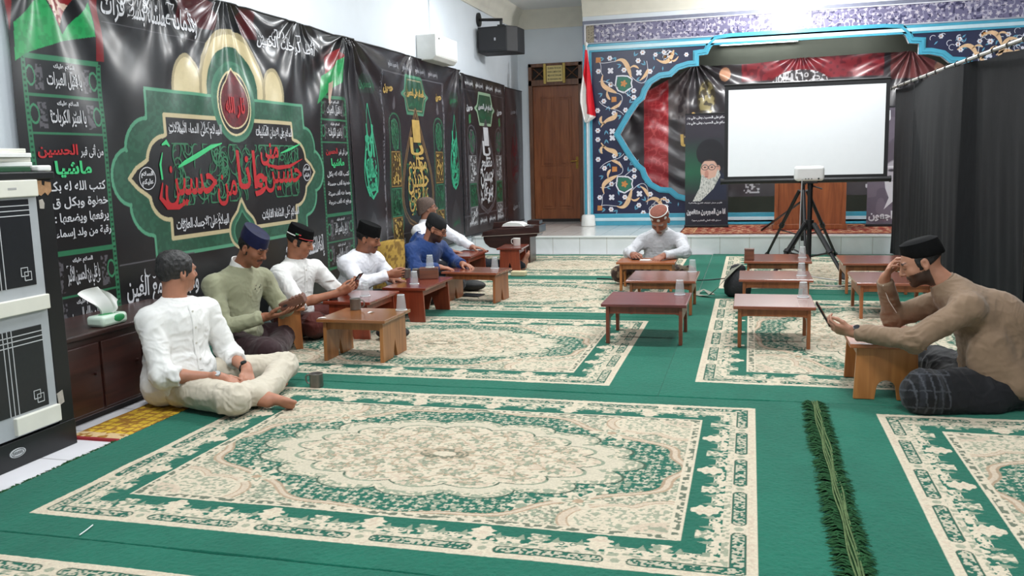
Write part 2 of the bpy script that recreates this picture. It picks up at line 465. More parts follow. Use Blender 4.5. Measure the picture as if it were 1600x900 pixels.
# notice plaque between two gold posts
sg = thing('door_sign', 'small cream notice plaque with dark lettering in the transom above the brown door', 'sign', (-3.20, DY - .055, STG + 2.36))
p = MB(); p.box(-.135, .135, -.012, 0, 0, .265); p.build('plaque', mat('plaque_cream', rgb(226, 206, 140), .5, var=.05), sg, bevel=.003)
for sx in (-1, 1):
    q = MB(); q.box(sx * .165 - .022, sx * .165 + .022, -.035, 0, -.03, .30); q.build('gold_post', M_gold, sg, bevel=.01)
M_ink = mat('ink_dark', rgb(72, 60, 44), .6)
ik = Ink()
for k, t in enumerate(['DILARANG TIDUR DAN', 'BUANG SAMPAH DAN', 'MEROKOK DIDALAM', 'RUANGAN INI']):
    ik.text(t, -.115, .115, .205 - k * .06, .24 - k * .06, bold=.02, res=1)
ik.build('lettering', lambda a, b: (a, a * 0 - .0135, b), M_ink, sg)

# ceiling lamps
M_lampbody = mat('lamp_white', rgb(240, 240, 238), .4)
M_lampglow = mat('lamp_glow', (1, 1, 1), .4, emit=((0.95, 0.98, 1.0), 9.0))
LL = ['front left', 'front right', 'middle left', 'middle right', 'rear left', 'rear right']
for i, (x, y) in enumerate(LAMPS):
    t = thing('ceiling_lamp', 'white tube ceiling lamp, %s of the six in two rows' % LL[i], 'lamp', (x, y, CEIL), group=None)
    MB().box(-.62, .62, -.06, .06, -.05, 0).build('lamp_housing', M_lampbody, t, bevel=.008)
    MB().tube([(-.58, 0, -.066), (.58, 0, -.066)], .016, 10).build('lamp_tube', M_lampglow, t, smooth=True)
    a = area('lamp_light', (x, y, CEIL - .10), 1.2, .12, LAMP_W)
# tube in the alcove behind the arch
t = thing('alcove_lamp', 'slim white tube lamp glowing in the alcove at the top of the stage arch', 'lamp', (.10, 15.28, 3.12))
MB().box(-.62, .62, -.045, .02, -.03, .03).build('lamp_housing', M_lampbody, t, bevel=.006)
MB().tube([(-.58, -.06, -.01), (.58, -.06, -.01)], .014, 10).build('lamp_tube', M_lampglow, t, smooth=True)
area('alcove_light', (.76, 14.9, 3.30), 2.4, .2, 9)
# bulb over the stage
t = thing('ceiling_bulb', 'round white ceiling bulb glowing above the stage arch', 'lamp', (0.55, 12.75, CEIL))
bb = MB(); bb.lathe([(.001, 0), (.05, 0), (.05, -.05), (.03, -.06), (.03, -.09), (.001, -.09)], 20); bb.build('bulb_socket', M_lampbody, t, smooth=True)
bb = MB(); bb.ell((0, 0, -.145), (.06, .06, .065), 20, 12); bb.build('bulb_glass', mat('bulb_glow', (1, 1, 1), .3, emit=((1, .98, .95), 30.0)), t, smooth=True)
d = bpy.data.lights.new('bulb_light', 'POINT'); d.energy = 150; d.shadow_soft_size = .08; o = bpy.data.objects.new('bulb_light', d); COL.objects.link(o); o.location = (0.55, 12.75, CEIL - .28)
# pendant holder hanging near the cornice
t = thing('ceiling_socket', 'small empty cream lamp socket on the ceiling left of the glowing bulb', 'lamp', (-1.62, 12.9, CEIL))
MB().lathe([(.001, 0), (.05, 0), (.05, -.02), (.028, -.03), (.032, -.12), (.022, -.13), (.001, -.13)], 18).build('socket_body', M_cornice, t, smooth=True)
# ------------------------------------------------------------------ carpets
CW, CD = 3.28, 2.25          # whole carpet
CA, CB = 1.35, 0.965         # half size of the patterned field
def carpet_colours(u, v):
    G = np.array(rgb(20, 100, 80)); GD = np.array(rgb(14, 74, 60)); CR = np.array(rgb(206, 193, 170)); CP = np.array(rgb(198, 180, 158)); SG = np.array(rgb(136, 146, 124)); DG = np.array(rgb(60, 84, 66)); TN = np.array(rgb(172, 148, 122)); WH = np.array(rgb(198, 188, 166))
    au, av = np.abs(u), np.abs(v)
    C = np.empty(u.shape + (3,)); C[:] = G
    def put(m, col, al=1.0):
        m = np.clip(m.astype(float) * al, 0, 1)[..., None]; C[:] = C * (1 - m) + col * m
    # plain border: worn patches in the pile
    w = vnoise(u, v, .35, 3) * .5 + vnoise(u, v, .09, 4) * .3 + vnoise(u, v, .02, 5) * .2
    C *= (0.82 + .36 * w)[..., None]
    d = np.minimum(CA - au, CB - av)
    short = (CA - au) < (CB - av)                       # beside the short ends
    sl = np.where(short, v, u)
    f = d > 0
    fine = vnoise(u, v, .012, 11); fine2 = vnoise(u, v, .007, 12)
    spk = vnoise(u + .02 * vnoise(u, v, .03, 8), v, .018, 9)
    # 1 cream outer band with boxed cartouches
    z = f & (d < .118); put(z, CR); put(z & (d > .01) & (d < .034) & (fine > .62), CP, .9)
    put(z & (d > .094) & (fine > .55), SG, .8)
    P = np.where(short, 2 * CB / 5, 2 * CA / 6); ph = sl / P + np.where(short, .5, 0); q = (ph - np.floor(ph) - .5) * P
    hx = P * .41
    ex = np.maximum(np.abs(q) - (hx - .022), 0); e = np.hypot(ex, np.abs(d - .063) * .95)
    put(z & (e < .026), DG); put(z & (e < .021), G * 0.8); put(z & (e < .020) & (vnoise(u, v, .009, 21) > .50), CR, .8)
    qq = np.abs(q - np.sign(q) * P * .5)
    put(z & (np.hypot(qq, d - .063) < .016), SG, .8)
    # 2 green band with palmettes growing inward
    z = f & (d >= .118) & (d < .252); put(z, G * .92)
    Lp = np.where(short, 2 * CB / 9, 2 * CA / 13); ph = sl / Lp + .5; k = np.floor(ph); q = (ph - k - .5) * Lp; par = (np.mod(k, 2) == 0)
    put(z & (d < .150) & (vnoise(u, v, .016, 31) > .40), CR)
    put(z & (d < .165) & (np.abs(np.hypot(np.abs(q) - Lp * .40, d - .150) - .018) < .0055), CR)
    put(z & (np.hypot(np.abs(q) - Lp * .40, d - .150) < .007), CR)
    g = (d - .135) / .105; wdt = np.where(par, .052, .040) * np.sqrt(np.clip(g * (1 - g) * 4, 0, 1)) * (1 - .35 * g) * (1 + .22 * np.cos(g * 19))
    pm = z & (np.abs(q) < wdt) & (g > 0) & (g < np.where(par, .98, .72))
    put(pm, CR); put(pm & ~par & (fine > .5), SG); put(pm & par & (np.abs(q) < wdt * .55) & (fine > .6), CP)
    put(z & (np.abs(np.abs(q) - Lp * .30) < .018 * np.clip(1 - (d - .15) / .05, 0, 1)) & (d > .15) & (d < .2), SG)
    # 3 inner frame
    z = f & (d >= .252) & (d < .300); put(z, CR); put(z & (d > .262) & (d < .290) & (vnoise(u, v, .015, 41) > .5), DG, .85)
    # 4 field
    iu, iv = CA - .300, CB - .300
    z = f & (d >= .300)
    put(z, CR); put(z & (vnoise(u, v, .012, 51) > .52), SG, .9); put(z & (vnoise(u, v, .008, 52) > .70), DG, .6)
    nu, nv = au / iu, av / iv
    # scalloped edge of the green field
    ang = np.arctan2(nv, nu); rho = (nu ** 2.6 + nv ** 2.6) ** (1 / 2.6)
    edge = .935 + .045 * np.cos(4 * ang) + .018 * np.cos(16 * ang) - .10 * np.exp(-((ang - .80) / .20) ** 2)
    put(z & (rho < edge + .045), TN); put(z & (rho < edge + .033), CP); put(z & (rho < edge + .012), TN * .9)
    gf = z & (rho < edge); put(gf, G * .88)
    put(gf & (blossoms(u, v, .036, 61, 4, .52) > 0), WH, .9); put(gf & (vnoise(u, v, .013, 62) > .74), SG)
    # corner spandrels: lobed cream cartouche and a big flower
    cu_, cv_ = (iu - au), (iv - av)
    th = np.arctan2(cv_ + 1e-6, cu_ + 1e-6); rc = np.hypot(cu_ / .47, cv_ / .31)
    lob = .80 + .16 * np.abs(np.sin(3.0 * th + .2))
    sp = z & (rc < lob); put(sp & (rc > lob - .10), TN); put(sp & (rc > lob - .085) & (rc < lob - .02), CP); put(sp & (rc <= lob - .10), CR)
    put(sp & (rc < lob - .14) & (rc > .30) & (vnoise(u, v, .011, 71) > .58), SG, .8); put(sp & (rc < .30), CP); put(sp & (rc < .24) & (fine > .55), SG, .8)
    fx, fy = cu_ - .36, cv_ - .235; rf = np.hypot(fx, fy * 1.15); tf = np.arctan2(fy, fx)
    RF = .105 * (.72 + .28 * np.cos(6 * tf)); put(z & (rf < RF * 1.1), CR); put(z & (np.abs(rf - RF * .55) < .008), SG); put(z & (rf < .022), TN)
    for (px, py, pr_) in ((.56, .14, .055), (.30, .36, .05), (.62, .30, .045)):
        r2 = np.hypot(cu_ - px, cv_ - py); t2 = np.arctan2(cv_ - py, cu_ - px)
        put(z & gf & (r2 < pr_ * (.75 + .25 * np.cos(5 * t2))), CR); put(z & gf & (r2 < pr_ * .45), SG)
    # 5 medallion
    mu, mv = u / .89, v / .525
    r = np.hypot(mu, mv); a = np.arctan2(mv, mu)
    lobe = .86 + .125 * np.abs(np.cos(8 * a)) ** .75 + .03 * np.abs(np.cos(a)) ** 12
    m = z & (r < lobe); put(m & (r > lobe * .985), DG)
    put(m & (r <= lobe * .985), CR); put(m & (r <= lobe * .985) & (r > lobe * .90) & (vnoise(u, v, .011, 81) > .46), SG, .9)
    put(m & (r <= lobe * .90) & (r > lobe * .80), WH)
    lw = np.abs(r - lobe * .795); put(m & (lw < .010), SG); put(m & (lw < .008) & (np.abs(np.cos(8 * a)) < .55), DG)
    inn = m & (r < lobe * .785); put(inn, CR)
    put(inn & (vnoise(u, v, .02, 82) > .62), CP); put(inn & (vnoise(u, v, .014, 83) > .70), SG, .8)
    for (rr, nn, sz, ofs) in ((.64, 16, .058, 0), (.44, 12, .06, .26), (.24, 8, .05, .1)):
        kk = np.round((a + ofs) * nn / (2 * PI)); ac = kk * 2 * PI / nn - ofs
        ex = u - rr * np.cos(ac) * .89; ey = v - rr * np.sin(ac) * .525; er = np.hypot(ex, ey * 1.2); et = np.arctan2(ey, ex)
        R = sz * (.78 + .22 * np.cos(7 * et)); q1 = inn & (er < R)
        put(q1, TN, .55); put(q1 & (fine > .45), SG, .9); put(q1 & (er > R * .86), DG, .5); put(q1 & (er < R * .3), CP)
    put(inn & (np.abs(r - .54 - .05 * np.cos(16 * a)) < .010), TN, .8); put(inn & (np.abs(r - .34 - .05 * np.cos(12 * a)) < .012), TN, .7)
    put(inn & (r < .16 + .03 * np.cos(10 * a)), TN, .6); put(inn & (r < .13) & (fine > .45), DG, .7); put(inn & (r < .06), CR)
    # pile irregularity
    C *= (0.90 + .20 * fine2)[..., None]
    return C
NX, NY = 911, 626
uu, vv = np.meshgrid(np.linspace(-CW / 2, CW / 2, NX), np.linspace(-CD / 2, CD / 2, NY))
cc = carpet_colours(uu, vv)
zz = .011 + .004 * (vnoise(uu, vv, .22, 90) - .5) + .0022 * (vnoise(uu, vv, .012, 91) - .5) + .0012 * (cc.mean(-1) > .3)
zz[0, :] = 0; zz[-1, :] = 0; zz[:, 0] = 0; zz[:, -1] = 0
M_carpet = mat('carpet_pile', (1, 1, 1), .95, var=.10, scale=160, bump=.003, bscale=260, spec=.1, sheen=.15, attr=True)
M_fringe = mat('carpet_fringe', rgb(34, 74, 42), .9, var=.35, scale=60, spec=.1)
M_fringe2 = mat('carpet_fringe_pale', rgb(92, 112, 74), .9, var=.3, scale=60, spec=.1)
def fringe(name, p0, p1, n, ln, jitter, parent, seed, m, both=False, z=.016, fat=.006):
    rnd = random.Random(seed); b = MB(); p0 = Vector(p0); p1 = Vector(p1); dr = (p1 - p0).normalized(); nr = Vector((-dr.y, dr.x, 0))
    for i in range(n):
        q = p0.lerp(p1, rnd.random()); s = 1 if not both or rnd.random() < .6 else -1
        l = ln * rnd.uniform(.6, 1.15); d = (nr * s + dr * rnd.uniform(-jitter, jitter)).normalized(); w = dr * fat * rnd.uniform(.5, 1.2)
        h = rnd.uniform(.3, 1.3) * z; h2 = rnd.uniform(.15, .9) * z
        a = q; m1 = q + d * l * .5; e = q + d * l + dr * rnd.uniform(-.02, .02)
        b.add([a - w + Vector((0, 0, z * .7)), a + w + Vector((0, 0, z * .7)), m1 + w + Vector((0, 0, h)), m1 - w + Vector((0, 0, h)), e + Vector((0, 0, h2 * .5 + .003))], [(0, 1, 2, 3), (3, 2, 4)])
    o = b.build(name, m, parent); o['kind'] = 'stuff'; return o
def carpet(first, loc, rz, sx, sy, label):
    r = thing('carpet', label, 'carpet', loc, rz, 'green and cream medallion carpets')
    o = bpy.data.objects.new('carpet_pile', first) if first else grid_mesh('carpet_pile', uu, vv, zz, cc, M_carpet)
    if first: COL.objects.link(o)
    o.parent = r; o.scale = (sx, sy, 1)
    return r, o.data
c1, CME = carpet(None, (-1.31, 3.585, 0), 0, 1, 1, 'large green and cream medallion carpet in the open foreground')
carpet(CME, (-1.31, 1.33, 0), PI, 1, 1, 'cream edged green carpet just entering at the bottom left corner')
c2, _ = carpet(CME, (-2.16, 5.92, 0), 0, 1.03, 1.065, 'green and cream medallion carpet under the orange brown low table')
c3, _ = carpet(CME, (-2.16, 8.30, 0), PI, 1.03, 1.045, 'green and cream medallion carpet in front of the man in the blue hoodie')
c4, _ = carpet(CME, (-2.16, 10.68, 0), 0, 1.03, 1.06, 'rearmost left medallion carpet reaching the white stage step')
carpet(CME, (1.97, 3.598, 0), PI, 1, 1, 'green and cream medallion carpet at the bottom right corner')
c6, _ = carpet(CME, (0.80, 6.60, 0), PI / 2, 1.145, 1.133, 'green and cream medallion carpet between the right hand low tables and the man in brown')
c7, _ = carpet(CME, (0.80, 10.25, 0), -PI / 2, 1.06, 1.128, 'rear right medallion carpet under the projector tripod')
# folded fringe strip running along the right end of the big carpet
fringe('fringe', (1.64, 1.13, 0), (1.64, -1.15, 0), 2600, .075, .5, c1, 3, M_fringe, both=True, z=.022)
b = MB()
for k in range(5):
    x = 1.635 + k * .007
    b.tube([(x + .004 * math.sin(j * 1.3 + k), 1.12 - j * .1, .022 + .004 * math.sin(j * .9 + k * 2)) for j in range(24)], .0035, 5)
b.build('fringe_cord', M_fringe2, c1)
fringe('fringe', (-1.64, -1.10, 0), (-1.64, 1.10, 0), 500, .035, .8, c1, 5, M_fringe, z=.008)
fringe('fringe', (-1.70, -1.0, 0), (-1.70, 1.0, 0), 240, .03, .6, c7, 6, M_fringe, z=.011)
# small prayer mat by the sideboard
mt = None
pu, pv = np.meshgrid(np.linspace(-.145, .145, 110), np.linspace(-.62, .62, 360))
Y1 = np.array(rgb(206, 168, 44)); Y2 = np.array(rgb(150, 104, 30)); RD = np.array(rgb(140, 24, 34)); CRM = np.array(rgb(206, 176, 130))
pc = np.empty(pu.shape + (3,)); pc[:] = Y1
pm = ((np.mod(pu + .5, .06) < .012) | (np.mod(pv + .9, .06) < .012)); pc[pm] = Y2
pc[vnoise(pu, pv, .03, 5) > .66] = Y2
pc[pv < -.52] = CRM; pc[(pv < -.52) & (vnoise(pu, pv, .02, 6) > .6)] = Y2; pc[pv < -.595] = RD
pz = .009 + .002 * vnoise(pu, pv, .05, 3); pz[0] = 0; pz[-1] = 0; pz[:, 0] = 0; pz[:, -1] = 0
o = grid_mesh('prayer_mat', pu, pv, pz, pc, mat('prayer_mat_weave', (1, 1, 1), .8, var=.15, scale=90, attr=True, bump=.001, bscale=300))
o.location = (-3.10, 4.09, .0); tag(o, 'narrow yellow woven prayer mat with red edge at the foot of the sideboard', 'mat')
# ------------------------------------------------------------------ printed wall banners (left wall)
BX = -3.79
M_vinyl = mat('banner_vinyl', (1, 1, 1), .28, var=.05, scale=30, attr=True, spec=.7)
M_white_ink = mat('print_white', rgb(204, 204, 208), .4, var=.08)
M_red_ink = mat('print_red', rgb(178, 34, 40), .4, var=.1)
M_green_ink = mat('print_green', rgb(64, 190, 120), .4, var=.1)
M_teal_ink = mat('print_teal', rgb(58, 168, 128), .4, var=.15)
M_gold_ink = mat('print_gold', rgb(186, 154, 86), .4, var=.15)
M_dgreen_ink = mat('print_dark_green', rgb(50, 110, 78), .4, var=.15)
M_grey_ink = mat('print_grey', rgb(150, 150, 156), .4, var=.1)
M_dred_ink = mat('print_dark_red', rgb(104, 26, 36), .4, var=.1)
BLK = np.array(rgb(24, 24, 27)); EMG = np.array(rgb(40, 80, 62)); EMD = np.array(rgb(22, 58, 42)); RIM = np.array(rgb(84, 150, 118)); CRE = np.array(rgb(206, 190, 150)); RDD = np.array(rgb(96, 20, 28)); PGR = np.array(rgb(54, 128, 90)); GRY = np.array(rgb(62, 60, 64))
def seg_d(x, y, poly):
    d = np.full(x.shape, 9.0)
    for i in range(len(poly)):
        x0, y0 = poly[i - 1]; x1, y1 = poly[i]; dx, dy = x1 - x0, y1 - y0; L2 = dx * dx + dy * dy + 1e-9
        t = np.clip(((x - x0) * dx + (y - y0) * dy) / L2, 0, 1); d = np.minimum(d, np.hypot(x - x0 - t * dx, y - y0 - t * dy))
    return d
class Sheet:
    def __init__(s, y0, y1, z0, z1, res, folds):
        s.a = (y0, y1, z0, z1); s.folds = folds
        s.Y, s.Z = np.meshgrid(np.linspace(y0, y1, int((y1 - y0) / res)), np.linspace(z0, z1, int((z1 - z0) / res)))
        s.C = np.empty(s.Y.shape + (3,)); s.C[:] = BLK
        s.C *= (.85 + .4 * vnoise(s.Y, s.Z, .5, 3))[..., None]
    def depth(s, y, z):
        y0, y1, z0, z1 = s.a
        o = .010 * np.sin(y * 3.1 + 1.3 * np.sin(z * 2.0)) * .6
        for (cy, cz, amp, k, rad) in s.folds:          # folds fanning out from a fixing point
            dy, dz = y - cy, z - cz; r = np.hypot(dy, dz) + .02; a = np.arctan2(dz, dy)
            o = o + amp * np.sin(a * k) * np.exp(-r / rad) * np.clip(r / .15, 0, 1)
        return o + .003 * np.sin(y * 14 + 6 * z) * np.clip((z - z1 + .9), 0, 1) + .004 * (vnoise(np.asarray(y, float), np.asarray(z, float), .22, 8) - .5)
    def at(s, y, z, off=0.0):
        y = np.asarray(y, float); z = np.asarray(z, float)
        return (BX + s.depth(y, z) + off, y, z)
    def put(s, m, col, al=1.0):
        m = np.clip(m.astype(float) * al, 0, 1)[..., None]; s.C[:] = s.C * (1 - m) + col * m
    def poly(s, p, col, rim=None, rw=.012, tex=None):
        ys = [q[0] for q in p]; zs = [q[1] for q in p]; y0, y1, z0, z1 = s.a; ny, nx = s.Y.shape
        i0 = max(0, int((min(ys) - y0 - .05) / (y1 - y0) * nx)); i1 = min(nx, int((max(ys) - y0 + .05) / (y1 - y0) * nx) + 1)
        j0 = max(0, int((min(zs) - z0 - .05) / (z1 - z0) * ny)); j1 = min(ny, int((max(zs) - z0 + .05) / (z1 - z0) * ny) + 1)
        Y, Z, C = s.Y[j0:j1, i0:i1], s.Z[j0:j1, i0:i1], s.C[j0:j1, i0:i1]
        if Y.size == 0: return
        m = inpoly(Y, Z, p); C[m] = col
        if tex is not None:
            t = m & (vnoise(Y, Z, .022, 17) > .56); C[t] = tex
        if rim is not None:
            C[(seg_d(Y, Z, p) < rw)] = rim
    def build(s, name, label, cat, group=None):
        r = thing(name, label, cat, (0, 0, 0), 0, group)
        X, Y, Z = s.at(s.Y, s.Z)
        o = grid_mesh('printed_sheet', X, Y, Z, s.C, M_vinyl, r)
        y0, y1, z0, z1 = s.a
        n = 60
        for (e, f) in (((y0, z1), (y1, z1)), ((y0, z0), (y1, z0))):
            pts = [(e[0] + (f[0] - e[0]) * i / n, e[1]) for i in range(n + 1)]
            xyz = s.at([p[0] for p in pts], [p[1] for p in pts])
            b = MB(); b.tube([(xyz[0][i], xyz[1][i], xyz[2][i]) for i in range(n + 1)], .008, 6)
            b.build('hem', M_hem, r, smooth=True)
        return r
    def ink(s, ik, name, m, parent, off=.0035):
        return ik.build(name, lambda a, b: s.at(a, b, off), m, parent)
M_hem = mat('banner_hem', rgb(22, 22, 24), .5)
def sym(p, c):                                          # mirror an outline about x=c
    return p + [(2 * c - a, b) for a, b in p[::-1]]
def arches(y0, y1, z0, zm, n=12):
    """pointed leaf / drop outline"""
    c = (y0 + y1) / 2
    return [(y0, zm), (c, z0), (y1, zm)]
def drop(c, w, zb, zt, wide=.3, n=14):
    """teardrop: round foot at zb, point at zt"""
    h = zt - zb; L = []
    for i in range(n + 1):
        t = i / n; r = w / 2 * math.sin(PI * t ** .62) ** 1.0 * (1 - t * .25)
        L.append((c - r, zb + h * t))
    return L + [(2 * c - a, b) for a, b in L[::-1]]
def squiggles(ik, y0, y1, z0, z1, n, w, seed):
    """interlaced pen strokes of a calligraphic panel"""
    rn = random.Random(seed)
    for i in range(n):
        cx, cz = rn.uniform(y0, y1), rn.uniform(z0, z1); R = rn.uniform(.03, .08) * (z1 - z0 + y1 - y0) * .5; a0 = rn.uniform(0, 6.3); sw = rn.uniform(1.6, 4.2)
        pts = []
        for k in range(11):
            a = a0 + sw * k / 10
            pts.append((min(max(cx + R * math.cos(a), y0), y1), min(max(cz + R * 1.3 * math.sin(a), z0), z1)))
        ik.ribbon(pts, [w * (.35 + math.sin(PI * k / 10)) for k in range(11)])

# ---- banner one: emblem with the red inscription
s1 = Sheet(3.93, 8.05, .12, 2.53, .0042, [(8.0, 2.55, .030, 13, .8), (4.2, 2.6, .024, 12, .7), (6.0, 2.62, .020, 17, .7), (5.2, 2.6, .012, 15, .5), (7.1, 2.6, .016, 15, .6)])
YC = 6.03
T = vnoise(s1.Y, s1.Z, .03, 6)
# side panels
def panel(y0, y1):
    e = .028
    for (zb, zt) in ((1.74, 1.93), (1.53, 1.725), (.86, 1.515), (.60, .83), (.36, .585)):
        s1.put((s1.Y > y0) & (s1.Y < y1) & (s1.Z > zb) & (s1.Z < zt), BLK * .9)
        m = (s1.Y > y0) & (s1.Y < y1) & (((s1.Z > zb - e) & (s1.Z < zb)))
        s1.put(m, PGR * .75)
        if not (.85 < zb < .9):
            for k in (y0 + .07, y1 - .13):
                s1.put((s1.Y > k) & (s1.Y < k + .06) & (s1.Z > zb + .02) & (s1.Z < zt - .03) & (vnoise(s1.Y, s1.Z, .014, 4) > .45), GRY * 2.0)
            for k in (y0 + .045, y1 - .045):
                q = np.abs(np.hypot((s1.Y - k) * 1.6, s1.Z - (zb + zt) / 2) - .05); s1.put((q < .007) & (s1.Y > y0) & (s1.Y < y1), PGR)
    for k in (y0, y1):
        s1.put((np.abs(s1.Y - k) < .016) & (s1.Z > .3) & (s1.Z < 1.94), PGR * .8)
        s1.put((np.abs(s1.Y - k) < .010) & (s1.Z > .3) & (s1.Z < 1.94) & (np.mod(s1.Z, .03) < .013), EMD)
    s1.put((s1.Y > y0) & (s1.Y < y1) & (np.abs(s1.Z - 1.94) < .013), PGR * .8)
panel(4.02, 4.585); panel(7.44, 7.985)
# coloured flags at the upper corners
FG = np.array(rgb(26, 150, 80)); FR = np.array(rgb(132, 26, 32)); FW = np.array(rgb(206, 178, 160))
s1.poly([(3.96, 1.90), (3.97, 2.10), (4.20, 2.28), (4.32, 2.08), (4.56, 2.30), (4.57, 2.10), (4.30, 2.04), (4.05, 1.95)], FG, tex=FG * .8)
s1.poly([(4.20, 2.30), (4.30, 2.12), (4.42, 2.30)], FW, tex=FR)
s1.poly([(4.57, 2.36), (4.63, 2.36), (4.63, 1.96), (4.57, 1.96)], FR * .8); s1.poly([(3.94, 2.05), (4.0, 2.3), (4.12, 2.36), (3.94, 2.4)], FR * .7)
s1.poly([(7.36, 1.86), (7.50, 2.12), (7.96, 2.34), (7.97, 2.12), (7.70, 2.02)], FG, tex=FG * .8)
s1.poly([(7.60, 2.30), (7.90, 2.42), (7.96, 2.34), (7.55, 2.14)], FR); s1.poly([(7.6, 2.06), (7.75, 2.1), (7.66, 1.86)], FW)
s1.put((vnoise(s1.Y, s1.Z, .3, 33) > .55) & (s1.Z > 2.3) & (s1.Y > 5.4) & (s1.Y < 6.4), RDD, .5)
# domes
s1.poly(arc(5.46, 1.85, .16, .24, 180, 0) + [(5.62, 1.80), (5.30, 1.80)], CRE, CRE * .6, .014)
s1.poly(arc(6.60, 1.85, .16, .24, 180, 0) + [(6.76, 1.80), (6.44, 1.80)], CRE, CRE * .6, .014)
s1.poly(arc(YC, 1.90, .42, .42, 200, -20), CRE, CRE * .6, .02)
s1.poly(arc(YC, 1.86, .34, .36, 200, -20), EMG * 1.3, CRE * .9, .01, tex=EMG)
# green lobed plaque
OL = [(4.99, 1.83), (4.985, 1.64)] + arc(4.985, 1.44, .22, .20, 90, 180, 8) + [(4.775, 1.43)] + arc(4.80, 1.265, .18, .18, 100, 260, 10) + [(4.78, 1.09)] + arc(4.985, 1.08, .21, .20, 180, 265, 8) + [(4.99, .87), (4.99, .73)]
s1.poly(sym(OL, YC), EMG, RIM, .012, tex=EMG * 1.35)
for c in (4.80, 2 * YC - 4.80): pass
IL = [(5.175, 1.67), (5.175, 1.54)] + arc(5.17, 1.36, .20, .17, 95, 175, 8) + [(4.95, 1.36), (4.86, 1.32), (4.785, 1.255), (4.86, 1.19), (4.95, 1.14)] + arc(5.17, 1.14, .20, .17, 185, 265, 8) + [(5.175, .97), (5.175, .84)]
s1.poly(sym(IL, YC), BLK, CRE * .85, .014)
# round medallion with red drop
s1.poly(arc(YC, 1.80, .275, .29, 0, 359, 40), EMG * 1.9, RIM * .6, .012, tex=EMG * 1.6)
s1.poly(arc(YC, 1.79, .215, .235, 0, 359, 40), BLK, CRE, .008)
s1.poly([(YC, 2.05)] + arc(YC, 1.79, .185, .185, 120, 420, 30), RDD * .8, CRE, .006, tex=RDD * 1.2)
# lower drop
s1.poly([(YC, 1.07), (YC + .06, .98)] + arc(YC, .83, .18, .14, 40, -220, 20) + [(YC - .06, .98)], EMG * 1.5, CRE * .8, .012)
s1.poly([(YC, .98)] + arc(YC, .82, .12, .11, 60, -240, 20), EMG * .7, RIM * .7, .008)
# pale band over the bottom writing
s1.put((np.abs(s1.Z - (.72 + .0 * s1.Y)) < .003) & (s1.Y > 4.62) & (s1.Y < 5.4), GRY * 2)
s1.put((np.abs(s1.Z - 2.20) < .002) & (s1.Y > 4.65) & (s1.Y < 5.7), GRY * 2)
for (a, b) in ((4.89, 0), (2 * YC - 4.89, 0)):
    s1.poly(arc(a + .06 * (1 if a < 6 else -1), 1.252, .07, .07, 0, 359, 20), BLK)
r1 = s1.build('wall_banner', 'large black banner with a green lobed emblem and red inscription, nearest on the left wall', 'banner')
W1 = Ink()
W1.text('وقدمات عطشانا بشط فرات', 4.66, 5.62, 2.21, 2.39, bold=.016); squiggles(W1, 4.68, 5.6, 2.31, 2.41, 16, .007, 3)
W1.text('أفاطم لو خلت الحسين', 6.40, 7.36, 2.23, 2.40, bold=.016); squiggles(W1, 6.42, 7.34, 2.32, 2.42, 16, .007, 4)
W1.text('إذا للطمت الخد فاطم', 6.62, 7.36, .44, .66, rot=4, bold=.016); squiggles(W1, 6.64, 7.34, .56, .68, 14, .008, 5); W1.text('وأجريت دمع العين', 4.66, 5.42, .42, .66, rot=-3, bold=.016); squiggles(W1, 4.68, 5.4, .55, .68, 14, .008, 6)
for t, a0, a1, b0, b1 in (('السلام على الدماء السائلات', 5.21, 5.83, 1.52, 1.63), ('السلام على الابدان السليبات', 6.30, 6.88, 1.52, 1.63), ('السلام على الاجساد العاريات', 5.22, 5.84, .86, .97), ('السلام على الشفاه الذابلات', 6.30, 6.92, .86, .97)):
    W1.text(t, a0, a1, b0, b1, bold=.015); squiggles(W1, a0, a1, b0 + .03, b1 + .008, 12, .004, int(a0 * 70 + b0 * 31))
for c in (4.955, 7.105):
    W1.text('السلام', c - .06, c + .06, 1.255, 1.30, bold=.04, res=1); W1.text('عليكم', c - .055, c + .055, 1.20, 1.25, bold=.04, res=1)
    W1.loop(arc(c, 1.252, .078, .072, 0, 345, 24), .006)
for (y0, y1) in ((4.02, 4.585), (7.44, 7.985)):
    c = (y0 + y1) / 2
    for (zb, zt, t) in ((1.74, 1.93, 'يا قتيل العبرات'), (1.53, 1.725, 'يا اسير الكربات'), (.60, .83, 'يا علي بن الحسين الاكبر'), (.36, .585, 'يا ابا عبدالله الحسين')):
        W1.text('السلام عليك', c - .08, c + .08, zt - .055, zt - .018, bold=.03, res=2); W1.text(t, c - .13, c + .13, zb + .03, zt - .065, bold=.015, res=2); squiggles(W1, c - .13, c + .13, zb + .045, zt - .06, 7, .004, int(zb * 91))
W1.text('من أتى قبر', 4.36, 4.555, 1.385, 1.465, bold=.02); W1.text('كتب الله له بكـ', 4.11, 4.55, 1.185, 1.255, bold=.02); W1.text('خطوة وبكل ق', 4.11, 4.56, 1.095, 1.165, bold=.02)
W1.text('يرفعها ويضعها :', 4.12, 4.555, 1.005, 1.075, bold=.02); W1.text('رقبة من ولد إسماء', 4.12, 4.565, .92, .985, bold=.02)
W1.text('من أتى قبر', 7.74, 7.96, 1.40, 1.47, bold=.02); W1.text('كتب الله له بكل', 7.50, 7.96, 1.195, 1.255, bold=.02); W1.text('خطوة ألف حسنة', 7.50, 7.96, 1.11, 1.17, bold=.02)
W1.text('ومحا عنه ألف سيئة', 7.50, 7.96, 1.015, 1.08, bold=.02); W1.text('ورفع له ألف درجة', 7.50, 7.96, .93, .995, bold=.02)
s1.ink(W1, 'white_lettering', M_white_ink, r1)
R1 = Ink()
